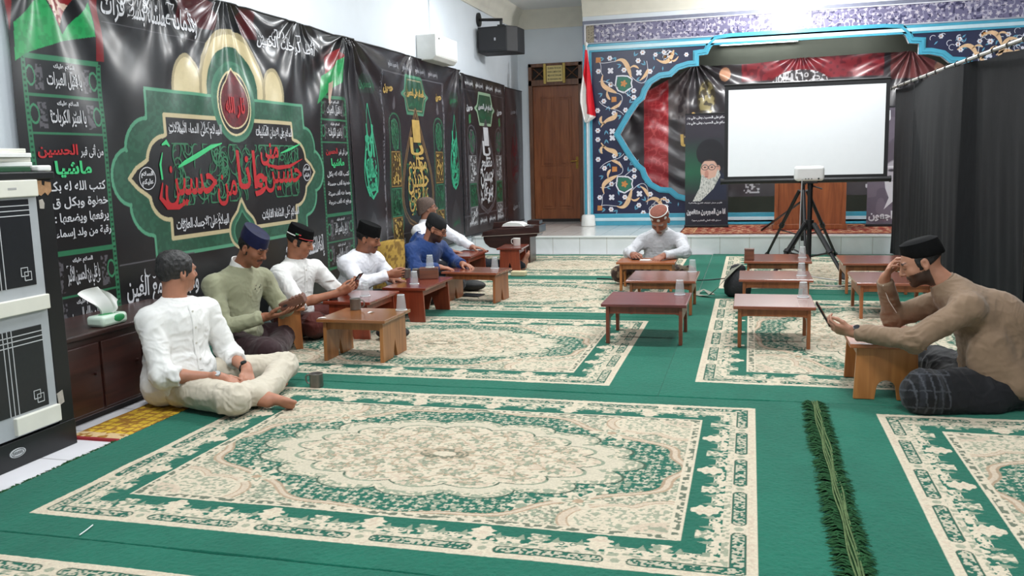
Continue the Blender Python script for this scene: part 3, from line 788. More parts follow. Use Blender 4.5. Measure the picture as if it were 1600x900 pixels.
R1.text('الحسين', 4.05, 4.34, 1.385, 1.465, bold=.03); R1.text('الحسين', 7.50, 7.72, 1.40, 1.47, bold=.03)
R1.text('حسين', 5.12, 5.72, 1.04, 1.33, bold=.012); R1.text('من', 5.72, 5.98, 1.03, 1.26, bold=.012); R1.text('انا', 6.00, 6.26, 1.14, 1.44, bold=.012); R1.text('و', 6.22, 6.40, 1.08, 1.26, bold=.03)
R1.text('حسين', 6.38, 7.00, 1.10, 1.34, bold=.012); R1.text('منى', 6.34, 6.62, 1.32, 1.50, bold=.03)
R1.ribbon([(5.10, 1.22), (5.07, 1.12), (5.14, 1.06), (5.26, 1.05), (5.38, 1.09)], [.01, .035, .045, .035, .01])
R1.ribbon([(6.40, 1.33), (6.6, 1.30), (6.8, 1.31), (7.02, 1.37)], [.01, .034, .03, .006])
R1.text('ثار الله', YC - .12, YC + .12, 1.68, 1.84, bold=.03)
s1.ink(R1, 'red_lettering', M_red_ink, r1, .0042)
G1 = Ink()
G1.text('ماشيا', 4.16, 4.44, 1.275, 1.37, bold=.035); G1.text('ماشيا', 7.58, 7.86, 1.285, 1.375, bold=.035)
G1.ribbon([(5.28, 1.32), (5.36, 1.35), (5.52, 1.40), (5.68, 1.46), (5.82, 1.49)], [.012, .03, .036, .03, .008])
G1.ribbon([(5.10, 1.24), (5.09, 1.34), (5.12, 1.42)], [.018, .02, .006]); G1.ribbon([(5.12, 1.47), (5.17, 1.49), (5.20, 1.46)], [.01, .035, .012])
G1.ribbon([(6.66, 1.42), (6.80, 1.45), (7.0, 1.50)], [.01, .024, .008])
s1.ink(G1, 'green_lettering', M_green_ink, r1, .0046)
D1 = Ink()
squiggles(D1, 5.22, 6.95, 1.06, 1.48, 170, .010, 4)
s1.ink(D1, 'dark_lettering', M_dgreen_ink, r1, .0030)

# ---- banner two: two pendant leaves, columns and a gold drop
def column(sh, c, w, z0, z1, inkG, inkO, mono=False):
    p = [(c - w / 2, z0 + .12)] + arc(c, z0 + .12, w / 2, .12, 180, 360, 10) + [(c + w / 2, z1 - .16)] + arc(c, z1 - .16, w / 2, .16, 0, 180, 10)
    sh.poly(p, BLK * 1.1, (GRY * 2.2 if mono else PGR * .6), .009)
    ins = w / 2 - .035
    a = np.array(rgb(150, 150, 152)) if mono else np.array(rgb(150, 118, 60)); g = GRY * 2.6 if mono else np.array(rgb(44, 104, 74))
    seg = [(z1 - .40, z1 - .06, 'o', g * .8), (z1 - .80, z1 - .42, 'b', a * .55), (z1 - 1.13, z1 - .82, 'b', np.array(rgb(44, 104, 74)) * .8), (z1 - 1.40, z1 - 1.15, 'b', a * .55), (z0 + .03, z1 - 1.43, 'o', g * .7)]
    for (b0, b1, k, col) in seg:
        if b1 <= b0: continue
        if k == 'o': sh.poly(arc(c, (b0 + b1) / 2, ins * .85, (b1 - b0) / 2, 0, 359, 24), col * .5, col * 1.3, .006, tex=col * .9)
        else: sh.poly([(c - ins, b0), (c + ins, b0), (c + ins, b1), (c - ins, b1)], col * .3, col * 1.6, .006, tex=col * .5)
        squiggles(inkO if (k == 'b' and col is not seg[2][3]) else inkG, c - ins * .8, c + ins * .8, b0 + .02, b1 - .02, 34, .016, int(c * 100) + int(b0 * 50))
def octo(c, z, w, h):
    q = w * .2
    return [(c - w / 2, z), (c - w / 2 + q * .5, z + h / 2 - q), (c - w / 2 + q, z + h / 2), (c + w / 2 - q, z + h / 2), (c + w / 2 - q * .5, z + h / 2 - q), (c + w / 2, z), (c + w / 2 - q * .5, z - h / 2 + q), (c + w / 2 - q, z - h / 2), (c - w / 2 + q, z - h / 2), (c - w / 2 + q * .5, z - h / 2 + q)]
s2 = Sheet(8.07, 11.50, .25, 2.53, .006, [(8.1, 2.56, .034, 13, .9), (11.4, 2.56, .018, 13, .6), (9.8, 2.62, .010, 17, .5)])
s2.put(np.ones(s2.Y.shape, bool), np.array(rgb(38, 30, 35)) * np.ones(3), .6)
G2, O2, T2, W2 = Ink(), Ink(), Ink(), Ink()
for c in (8.84, 10.78):
    s2.put((np.abs(s2.Y - c) < .022) & (s2.Z > .45) & (s2.Z < 2.30), GRY * 3.2); s2.put((np.abs(s2.Y - c) < .018) & (s2.Z > .45) & (s2.Z < 2.30) & (vnoise(s2.Y, s2.Z, .016, 5) > .5), BLK)
s2.put((s2.Y > 8.84) & (s2.Y < 10.78) & (np.abs(s2.Z - 2.30) < .006), GRY * 2)
s2.put((s2.Y > 8.84) & (s2.Y < 10.78) & (np.abs(s2.Z - .52) < .006), GRY * 2)
for k in range(4):
    c = 9.20 + k * .42
    s2.poly([(c - .17, 2.33), (c + .17, 2.33), (c + .17, 2.43), (c - .17, 2.43)], GRY * .8); W2.text('يا حسين ' + 'مظلوم', c - .15, c + .15, 2.335, 2.425, bold=.05, res=1)
    W2.text('السلام عليك', c - .15, c + .15, .38, .47, bold=.05, res=1)
s2.poly(octo(9.82, 2.09, .86, .42), np.array(rgb(40, 92, 66)), RIM * .7, .014, tex=np.array(rgb(30, 72, 52)))
s2.poly(octo(9.82, 2.09, .74, .34), np.array(rgb(30, 72, 52)), CRE * .5, .006)
O2.text('السلام على الحسين', 9.54, 10.10, 2.04, 2.17, bold=.05); G2.text('وعلى اولاد الحسين', 9.58, 10.06, 1.95, 2.03, bold=.03)
for c in (9.0, 10.62): O2.text('حسين', c - .11, c + .11, 2.06, 2.16, bold=.06)
column(s2, 9.17, .34, .50, 1.86, G2, O2); column(s2, 10.57, .34, .50, 1.86, G2, O2)
for c in (9.17, 10.57): s2.poly(drop(c, .08, 1.90, 2.06), GRY * 1.9)
dr = drop(9.82, 1.05, .55, 1.92); s2.poly(dr, BLK * .9, np.array(rgb(120, 92, 56)), .030)
s2.put((seg_d(s2.Y, s2.Z, dr) < .012), np.array(rgb(60, 46, 34)))
for i in range(5):
    z0 = .75 + i * .2; w = .36 - .05 * abs(i - 1.2) - .02 * i
    O2.text(['طوعين', 'حسين', 'مظلوم', 'يا', 'ا'][i], 9.82 - w, 9.82 + w, z0, z0 + .26, bold=.012)
squiggles(O2, 9.52, 10.12, .72, 1.30, 40, .016, 19); squiggles(G2, 9.50, 10.14, .72, 1.30, 60, .018, 9); squiggles(G2, 9.70, 9.94, 1.3, 1.66, 20, .016, 10)
O2.ribbon([(9.92, .85), (9.98, 1.1), (9.9, 1.3), (9.84, 1.4), (9.95, 1.46)], [.01, .05, .05, .03, .01])
for c in (8.48, 11.19):
    lf = drop(c, .40, .95, 1.93)
    T2.loop(lf, .012)
    for i in range(4): T2.ribbon([(c - .13 + .03 * i, 1.45 + .03 * i), (c - .02 + .03 * i, 1.55 + .03 * i), (c + .10, 1.62 + .03 * i)], [.012, .024, .012])
    squiggles(T2, c - .14, c + .14, 1.02, 1.6, 26, .016, int(c)); T2.text('ابا', c - .11, c + .10, 1.30, 1.72, bold=.03); T2.text('عبدالله', c - .15, c + .15, 1.12, 1.38, bold=.04); T2.text('الحسين', c - .11, c + .11, .98, 1.2, bold=.04)
    T2.ribbon([(c - .13, 1.55), (c - .16, 1.3), (c - .10, 1.08), (c, .97), (c + .10, 1.02), (c + .15, 1.2)], [.01, .024, .03, .03, .024, .008])
    s2.poly(octo(c, 2.13, .42, .20), np.array(rgb(38, 52, 46)), None); s2.poly([(c - .12, 2.22), (c, 2.36), (c + .12, 2.22)], GRY * .9); G2.text('يا حسين', c - .17, c + .17, 2.06, 2.18, bold=.05)
    s2.poly([(c - .18, .38), (c + .18, .38), (c + .18, .60), (c, .82), (c - .18, .60)], GRY * .7, GRY, .006); G2.text('يا حسين', c - .14, c + .14, .46, .58, bold=.04)
r2 = s2.build('wall_banner', 'black wall banner with a gold teardrop inscription, green columns and two teal leaf shapes', 'banner')
s2.ink(W2, 'grey_lettering', M_grey_ink, r2); s2.ink(O2, 'gold_lettering', M_gold_ink, r2, .0045); s2.ink(G2, 'green_lettering', M_dgreen_ink, r2, .0030); s2.ink(T2, 'teal_lettering', M_teal_ink, r2, .0040)

# ---- banner three: white drop
s3 = Sheet(11.54, 13.76, .29, 2.50, .008, [(11.6, 2.52, .015, 12, .5)])
s3.put(np.ones(s3.Y.shape, bool), np.array(rgb(34, 27, 31)) * np.ones(3), .7)
G3, W3 = Ink(), Ink()
for c in (11.66, 13.64): s3.put((np.abs(s3.Y - c) < .022) & (s3.Z > .35) & (s3.Z < 2.30) & (vnoise(s3.Y, s3.Z, .02, 5) > .3), GRY * 1.9)
for zc in (2.30, .56): s3.put((np.abs(s3.Z - zc) < .007), GRY * 1.8)
for k in range(4):
    c = 11.92 + k * .48
    for z in (2.34, .40): s3.poly([(c - .19, z - .01), (c + .19, z - .01), (c + .19, z + .11), (c - .19, z + .11)], GRY * .8); W3.text('يا حسين مظلوم', c - .17, c + .17, z, z + .10, bold=.06, res=1)
s3.poly(octo(12.64, 2.07, .92, .44), np.array(rgb(40, 80, 58)), np.array(rgb(150, 180, 150)), .018)
W3.text('السلام على الحسين', 12.32, 12.96, 2.03, 2.15, bold=.05); G3.text('وعلى اولاد', 12.4, 12.9, 1.92, 2.01, bold=.04)
for c in (11.92, 13.40): W3.text('حسين', c - .14, c + .14, 2.0, 2.10, bold=.06); s3.poly([(c - .03, 1.84), (c + .05, 1.86), (c + .03, 1.98), (c - .04, 1.96)], np.array(rgb(60, 130, 80)))
column(s3, 11.98, .38, .50, 1.82, G3, W3, True); column(s3, 13.34, .38, .50, 1.82, G3, W3, True)
dr = drop(12.65, 1.08, .56, 1.90); s3.poly(dr, BLK * .9, GRY * 2.2, .032); s3.put((seg_d(s3.Y, s3.Z, dr) < .012), GRY)
for i in range(5):
    z0 = .74 + i * .2; w = .36 - .05 * abs(i - 1.2) - .02 * i
    W3.text(['طوعين', 'حسين', 'مظلوم', 'يا', 'ا'][i], 12.65 - w, 12.65 + w, z0, z0 + .27, bold=.016)
squiggles(W3, 12.32, 12.98, .70, 1.3, 30, .022, 12)
r3 = s3.build('wall_banner', 'black wall banner with a white teardrop inscription, third from the camera', 'banner')
s3.ink(W3, 'white_lettering', M_white_ink, r3); s3.ink(G3, 'green_lettering', M_dgreen_ink, r3, .0030)
# ---- banner four: dark red
s4 = Sheet(13.78, 14.84, .30, 2.48, .010, [])
s4.put(np.ones(s4.Y.shape, bool), np.array(rgb(44, 26, 32)) * np.ones(3), .8)
R4, W4 = Ink(), Ink()
c = 14.30; R4.loop(drop(c, .5, .95, 1.92), .02); R4.text('ابا', c - .14, c + .14, 1.3, 1.7, bold=.04); R4.text('الحسين', c - .18, c + .18, 1.05, 1.35, bold=.05)
W4.text('يا حسين', c - .2, c + .2, 2.06, 2.17, bold=.05); W4.text('يا حسين', c - .2, c + .2, .5, .62, bold=.05)
s4.put((np.abs(s4.Y - 14.66) < .03) & (s4.Z > .6) & (s4.Z < 2.0) & (vnoise(s4.Y, s4.Z, .02, 5) > .35), GRY * 1.7)
r4 = s4.build('wall_banner', 'narrow dark red and black wall banner beside the brown door', 'banner')
s4.ink(R4, 'red_lettering', M_dred_ink, r4); s4.ink(W4, 'grey_lettering', M_grey_ink, r4)
# ------------------------------------------------------------------ painted mural round the arch
M_navy = mat('mural_navy', rgb(30, 34, 66), .32, var=.12, scale=20, spec=.6)
M_cyan = mat('mural_cyan', rgb(72, 160, 186), .25, var=.08, scale=8, spec=.6)
M_cyan2 = mat('mural_pale', rgb(196, 222, 230), .3, var=.06)
M_mw = mat('mural_white', rgb(222, 222, 230), .4, var=.06)
M_mg = mat('mural_gold', rgb(226, 188, 146), .4, var=.14, scale=18)
M_mt = mat('mural_teal', rgb(96, 158, 186), .4, var=.1)
M_mgr = mat('mural_green', rgb(44, 110, 88), .4, var=.1)
M_mo = mat('mural_orange', rgb(196, 130, 70), .4, var=.1)
mural = thing('arch_mural', 'dark blue floral mural with cyan edging framing the cusped stage arch', 'mural', (0, 0, 0))
X0, X1, ZB, ZT = -2.42, 3.70, .43, 2.965
holed([(X0, ZB), (X1, ZB), (X1, ZT), (X0, ZT)], [(x, max(z, ZB + .01) if z < 1 else min(z, ZT - .01)) for x, z in ARCH], MY - .012, MY - .001).build('painted_panel', M_navy, mural)
def frame_strip(name, m, strips, y0, y1, parent):
    b = MB()
    for (a0, a1, c0, c1) in strips: b.box(a0, a1, y0, y1, c0, c1)
    return b.build(name, m, parent, bevel=.004)
frame_strip('cyan_border', M_cyan, [(-2.55, 3.75, STG, .44), (-2.55, 3.75, 2.955, 3.075), (-2.55, X0 + .004, .44, 2.955)], MY - .03, MY - .002, mural)
frame_strip('pale_stripe', M_cyan2, [(-2.46, 3.75, .325, .375), (-2.46, 3.75, 2.985, 3.035), (-2.50, -2.455, .33, 3.035)], MY - .036, MY - .029, mural)
# cyan moulding along the arch edge
b = MB(); n = len(ARCH)
def offs(poly, d):
    out = []
    for i in range(len(poly)):
        x0, z0 = poly[i - 1]; x1, z1 = poly[i]; x2, z2 = poly[(i + 1) % len(poly)]
        def nr(ax, az, bx, bz):
            l = math.hypot(bx - ax, bz - az) or 1; return (-(bz - az) / l, (bx - ax) / l)
        n0 = nr(x0, z0, x1, z1); n1 = nr(x1, z1, x2, z2); mx, mz = n0[0] + n1[0], n0[1] + n1[1]; l = math.hypot(mx, mz) or 1
        k = min(1.5, 1 / max(.5, (n0[0] * mx + n0[1] * mz) / l)); out.append((x1 + mx / l * d * k, z1 + mz / l * d * k))
    return out
area2 = sum(ARCH[i - 1][0] * ARCH[i][1] - ARCH[i][0] * ARCH[i - 1][1] for i in range(n))
sgn = -1 if area2 > 0 else 1
for (d0, d1, y0, y1) in ((-.012, .075, MY - .030, MY - .004), (.02, .055, MY - .042, MY - .030)):
    A, B = offs(ARCH, d0 * sgn), offs(ARCH, d1 * sgn)
    vs = [(x, y, z) for (x, z) in A for y in (y0, y1)] + [(x, y, z) for (x, z) in B for y in (y0, y1)]
    fs = []
    for i in range(n):
        j = (i + 1) % n; a0, a1, c0, c1 = 2 * i, 2 * i + 1, 2 * n + 2 * i, 2 * n + 2 * i + 1; p0, p1, q0, q1 = 2 * j, 2 * j + 1, 2 * n + 2 * j, 2 * n + 2 * j + 1
        fs += [(a0, p0, q0, c0), (a1, c1, q1, p1), (a0, a1, p1, p0), (c0, q0, q1, c1)]
    b.add(vs, fs)
b.build('arch_moulding', M_cyan, mural)
# frieze
fx, fz = np.meshgrid(np.linspace(-2.50, 3.75, 1250), np.linspace(3.10, 3.37, 60))
fc = np.empty(fx.shape + (3,)); fc[:] = rgb(112, 108, 138)
sc_ = vnoise(fx, fz, .05, 3); ri = np.abs(vnoise(fx, fz, .055, 4) - .5)
fc[ri < .07] = rgb(170, 166, 186); fc[blossoms(fx, fz, .085, 7, 5, .38) > 0] = rgb(204, 198, 206); fc[(vnoise(fx, fz, .03, 9) > .78)] = rgb(60, 58, 90)
fc[:, :26] = rgb(150, 140, 120); fc[blossoms(fx, fz, .04, 8, 4, .4) * (fx < -2.37) > 0] = rgb(96, 86, 70)
grid_mesh('frieze_panel', fx, fx * 0 + MY - .008, fz, fc, mat('frieze_paint', (1, 1, 1), .35, var=.08, attr=True), mural)
frame_strip('frieze_frame', mat('frieze_grey', rgb(120, 124, 142), .4), [(-2.55, 3.75, 3.075, 3.085), (-2.55, 3.75, 3.375, 3.43), (-2.55, -2.525, 3.085, 3.375)], MY - .03, MY - .002, mural)
frame_strip('frieze_line', M_mw, [(-2.525, 3.75, 3.362, 3.378), (-2.525, -2.505, 3.085, 3.365)], MY - .034, MY - .002, mural)
# floral ornament: quarter design mirrored
gold, whit, teal, grn, org = Ink(), Ink(), Ink(), Ink(), Ink()
def bez(p0, p1, p2, p3, n=12):
    o = []
    for i in range(n + 1):
        t = i / n; s_ = 1 - t
        o.append(tuple(s_ ** 3 * a + 3 * s_ * s_ * t * b_ + 3 * s_ * t * t * c + t ** 3 * d for a, b_, c, d in zip(p0, p1, p2, p3)))
    return o
def comma(ink, pts, w):
    k = len(pts) - 1
    ink.ribbon(pts, [max(.006, w * math.sin(PI * (.12 + .84 * (i / k))) ** .8 * (.35 + .9 * i / k)) for i in range(k + 1)])
def quarter(T):
    g = lambda pts: [T(*p) for p in pts]
    comma(gold, g(bez((-2.04, 2.80), (-1.92, 2.86), (-1.86, 2.78), (-1.80, 2.54))), .085)
    comma(gold, g(bez((-1.83, 2.66), (-1.78, 2.74), (-1.73, 2.72), (-1.68, 2.67), 8)), .04)
    comma(gold, g(bez((-1.67, 2.49), (-1.60, 2.53), (-1.56, 2.58), (-1.54, 2.66), 8)), .06)
    comma(gold, g(bez((-2.24, 2.60), (-2.30, 2.44), (-2.20, 2.40), (-2.03, 2.32))), .085)
    comma(gold, g(bez((-2.17, 2.37), (-2.19, 2.30), (-2.17, 2.26), (-2.13, 2.22), 8)), .05)
    comma(gold, g(bez((-1.96, 2.20), (-1.99, 2.12), (-2.04, 2.10), (-2.12, 2.08), 8)), .055)
    comma(gold, g(bez((-2.28, 1.80), (-2.18, 1.98), (-2.05, 1.88), (-2.03, 2.02))), .085)
    comma(gold, g(bez((-2.20, 1.86), (-2.30, 1.84), (-2.30, 1.94), (-2.26, 1.97), 8)), .05)
    for p in [(-2.31, 2.83), (-2.07, 2.22)]:
        x, z = T(*p); org.poly([(x - .04, z - .04), (x + .04, z - .035), (x + .038, z + .04), (x - .036, z + .042)])
    for p in [(-2.12, 2.66), (-1.68, 2.61), (-2.10, 1.73)]:
        x, z = T(*p); whit.star(x, z, .055, 4, .45, 24, .78)
    for p in [(-2.13, 2.85), (-1.91, 2.66), (-1.69, 2.79), (-1.62, 2.91), (-1.51, 2.62), (-2.12, 2.45), (-1.76, 2.34), (-1.76, 2.24), (-2.23, 2.2), (-1.89, 2.05), (-2.31, 2.66), (-2.07, 2.01), (-2.33, 1.75), (-2.33, 2.06)]:
        x, z = T(*p); whit.star(x, z, .042, 6, .72, 30); org_r = .011; org.disc(x, z, org_r, 8)
    for pts in [((-2.31, 2.80), (-2.24, 2.76), (-2.1, 2.80), (-2.04, 2.80)), ((-2.29, 2.80), (-2.24, 2.72), (-2.30, 2.64), (-2.24, 2.60)), ((-1.83, 2.60), (-1.6, 2.3), (-1.5, 2.5), (-1.56, 2.78)), ((-2.05, 2.32), (-1.9, 2.3), (-1.92, 2.2), (-2.0, 2.1)), ((-2.3, 2.2), (-2.2, 2.05), (-2.0, 2.1), (-1.92, 1.98)), ((-2.30, 2.5), (-2.2, 2.55), (-2.0, 2.4), (-1.8, 2.24))]:
        whit.ribbon(g(bez(*pts)), .008)
    rn = random.Random(11)
    for p in [(-2.22, 2.85), (-2.03, 2.86), (-2.2, 2.5), (-1.95, 2.74), (-2.25, 2.32), (-1.82, 2.38), (-1.72, 2.14), (-1.96, 1.97), (-2.15, 2.12), (-2.02, 2.56), (-1.75, 2.86), (-1.58, 2.72), (-1.86, 2.26), (-2.32, 1.9), (-2.2, 1.75), (-1.83, 2.16), (-1.60, 2.44), (-1.72, 2.5)]:
        x, z = T(*p); a = rn.uniform(0, 6.28)
        for da in (0, .9):
            c, s_ = math.cos(a + da), math.sin(a + da)
            teal.ribbon([(x, z), (x + .035 * c, z + .035 * s_), (x + .075 * c, z + .075 * s_)], [.004, .024, .003])
    cx, cz = T(-1.915, 2.455); sx = 1 if T(1, 0)[0] > T(0, 0)[0] else -1
    sh = [(0, -.14), (.08, -.09), (.13, -.06), (.115, .0), (.13, .06), (.06, .11), (-.02, .12), (-.11, .12), (-.12, .05), (-.13, -.02), (-.09, -.10)]
    whit.loop([(cx + a * sx, cz + c) for a, c in sh], .022); grn.poly([(cx + a * .86 * sx, cz + c * .86) for a, c in sh])
    org.star(cx, cz, .055, 5, .5); whit.disc(cx, cz, .016, 8)
for mx in (1, -1):
    for mz in (1, -1):
        quarter(lambda x, z, mx=mx, mz=mz: (x if mx > 0 else 2 * XC - x, z if mz > 0 else 2 * ZC - z))
# trailing vines above and below the arch, kept off the opening
rn = random.Random(5)
AP = offs(ARCH, .11 * sgn)
def clear(x, z, m=.05):
    xs = np.array([x]); zs = np.array([z])
    return X0 + m < x < X1 - m and ZB + m < z < ZT - m and not inpoly(xs, zs, AP)[0] and seg_d(xs, zs, AP)[0] > m
for (px, pz) in [(2.45, 2.82), (2.95, 2.70), (3.25, 2.86), (2.75, 2.9), (3.45, 2.6), (2.6, .62), (3.1, .6), (-1.42, .62), (-1.25, 2.80), (-.95, 2.86)]:
    for T2 in (1, -1):
        pts = bez((px - .16, pz), (px - .04, pz + .10 * T2), (px + .06, pz + .06 * T2), (px + .10, pz - .12 * T2), 10)
        if all(clear(x, z, .03) for x, z in pts):
            comma(gold, pts, .075); comma(gold, bez((px + .03, pz), (px + .08, pz + .06 * T2), (px + .12, pz + .06 * T2), (px + .17, pz + .02), 6), .035); break
for i in range(900):
    x, z = rn.uniform(-1.5, 3.65), rn.choice([rn.uniform(2.5, 2.95), rn.uniform(.46, .9)])
    if not clear(x, z, .05): continue
    k = i % 5
    if k == 0: whit.star(x, z, .036, 6, .72, 24); org.disc(x, z, .01, 8)
    elif k < 3:
        a = rn.uniform(0, 6.28); c, s_ = math.cos(a), math.sin(a); teal.ribbon([(x, z), (x + .03 * c, z + .03 * s_), (x + .065 * c, z + .065 * s_)], [.004, .022, .003])
    elif i % 2: whit.ribbon(arc(x, z, .04, .04, rn.uniform(0, 90), rn.uniform(200, 300), 8), .007)
MF = lambda off: (lambda a, b_: (a, a * 0 + MY - .012 - off, b_))
whit.build('white_flowers', MF(.0020), M_mw, mural); teal.build('teal_leaves', MF(.0012), M_mt, mural); gold.build('gold_scrolls', MF(.0030), M_mg, mural); grn.build('green_shields', MF(.0034), M_mgr, mural); org.build('orange_centres', MF(.0042), M_mo, mural)

# ------------------------------------------------------------------ fabric hung behind the arch
dx_, dt = np.meshgrid(np.linspace(-2.30, 3.70, 700), np.linspace(0, 1, 260))
topz = np.interp(dx_, [-2.3, -2.0, -1.6, -.85, -.5, -.1, .3, .72, 1.1, 1.5, 1.9, 2.27, 2.7, 3.1, 3.7], [1.9, 2.1, 2.36, 2.73, 2.70, 2.70, 2.72, 2.755, 2.75, 2.76, 2.76, 2.77, 2.55, 2.3, 1.95])
dz_ = .66 + (topz - .66) * dt
dep = np.zeros(dx_.shape)
for (cx, cz, amp, k, rad) in [(-.85, 2.78, .055, 15, .9), (2.27, 2.81, .055, 15, .9), (.72, 2.84, .030, 13, .6), (-2.0, 2.2, .03, 9, .7)]:
    ex, ez = dx_ - cx, dz_ - cz; r = np.hypot(ex, ez) + .02; a = np.arctan2(ez, ex)
    dep += amp * np.sin(a * k + .4 * np.sin(3 * r)) * np.exp(-r / rad) * np.clip(r / .2, 0, 1)
dep += .02 * np.sin(dx_ * 9 + 1.2 * np.sin(dz_ * 3)) + .012 * np.sin(dz_ * 22 + 3 * np.sin(dx_ * 5)) * np.clip(1.2 - np.abs(dx_ + 1.1), 0, 1)
dc = np.empty(dx_.shape + (3,)); dc[:] = rgb(58, 54, 57)
dc *= (.8 + .5 * vnoise(dx_, dz_, .25, 4))[..., None]
def dput(m, c): dc[m] = rgb(*c)
red = (dx_ > -1.66) & (dx_ < -1.27); dput(red, (150, 34, 42)); dput(red & (np.abs(vnoise(dx_, dz_, .06, 6) - .5) < .06), (180, 70, 72))
r2 = (dz_ > 2.44) & (dx_ > -.15) & (dx_ < 1.9); dput(r2, (128, 40, 48)); dput(r2 & (vnoise(dx_, dz_, .05, 7) > .68), (98, 28, 38))
dput((dx_ > -1.27) & (dx_ < -.95) & (dz_ > 1.9), (92, 84, 84)); dput((dx_ > -1.12) & (dx_ < -.98) & (dz_ > 1.6) & (vnoise(dx_, dz_ * .5, .03, 8) > .5), (64, 56, 58))
dput((np.hypot(dx_ + .40, (dz_ - 2.56) * .8) < .085), (196, 146, 116)); dput(np.hypot(dx_ - 2.68, (dz_ - 2.5) * .8) < .09, (150, 110, 92))
dput((np.hypot((dx_ + .68) / .14, (dz_ - 2.2) / .30) < 1), (74, 66, 52)); dput((np.hypot((dx_ + .68) / .12, (dz_ - 2.2) / .27) < 1) & (vnoise(dx_, dz_, .04, 9) > .5), (150, 138, 96))
ar = (np.abs(dx_ - .72) < .42) & (dz_ < 2.36 + .22 * np.sqrt(np.clip(1 - ((dx_ - .72) / .42) ** 2, 0, 1))) & (dz_ > 2.2)
dput(ar, (70, 66, 68)); dput(ar & (np.abs(vnoise(dx_, dz_ * .7, .035, 10) - .5) < .13), (206, 204, 206))
dput((np.abs(dz_ - .80) < .09) & (np.mod(dx_ + .1, .9) < .24) & (vnoise(dx_, dz_, .03, 12) > .5), (186, 184, 188))
dput((dz_ > 2.38) & (dx_ > 2.0) & (dx_ < 2.6), (116, 66, 66))
dr_ = thing('arch_drape', 'black and red printed cloth gathered and hung inside the blue arch', 'drape', (0, 0, 0))
grid_mesh('printed_cloth', dx_, 14.42 + dep, dz_, dc, mat('drape_cloth', (1, 1, 1), .34, var=.08, attr=True, spec=.7), dr_)
ik = Ink()
ik.ribbon(bez((-.98, 1.72), (-.86, 1.9), (-.9, 1.6), (-1.02, 1.62)), [.02] * 13); ik.ribbon(bez((-.9, 1.98), (-.84, 2.02), (-.82, 1.9), (-.92, 1.86)), [.02] * 13); ik.text('يا', -1.08, -.90, 1.42, 1.66, bold=.03)
ik.build('cream_lettering', lambda a, b_: (a, a * 0 + 14.34, b_), M_gold_ink, dr_)

# ------------------------------------------------------------------ rug on the stage
ru, rv = np.meshgrid(np.linspace(-1.55, 1.55, 500), np.linspace(-.80, .80, 260))
rc_ = np.empty(ru.shape + (3,)); rc_[:] = rgb(116, 44, 38)
rc_[(vnoise(ru, rv, .05, 3) > .60)] = rgb(150, 84, 66); rc_[blossoms(ru, rv, .13, 4, 4, .4) > 0] = rgb(190, 160, 130)
e = np.minimum(1.55 - np.abs(ru), .8 - np.abs(rv)); rc_[(e < .20) & (np.mod(ru * 1.0 + rv, .09) < .03)] = rgb(172, 128, 90); rc_[(e < .21) & (e > .19)] = rgb(180, 150, 110); rc_[e < .03] = rgb(92, 30, 28)
o = grid_mesh('stage_rug', ru, rv, .008 + .002 * vnoise(ru, rv, .03, 2) - .008 * (e < .006), rc_, mat('rug_weave', (1, 1, 1), .95, var=.15, scale=120, attr=True, bump=.002, bscale=220, spec=.1))
o.location = (.60, 13.02, STG); tag(o, 'red brown patterned rug spread on the white tiled stage', 'rug')

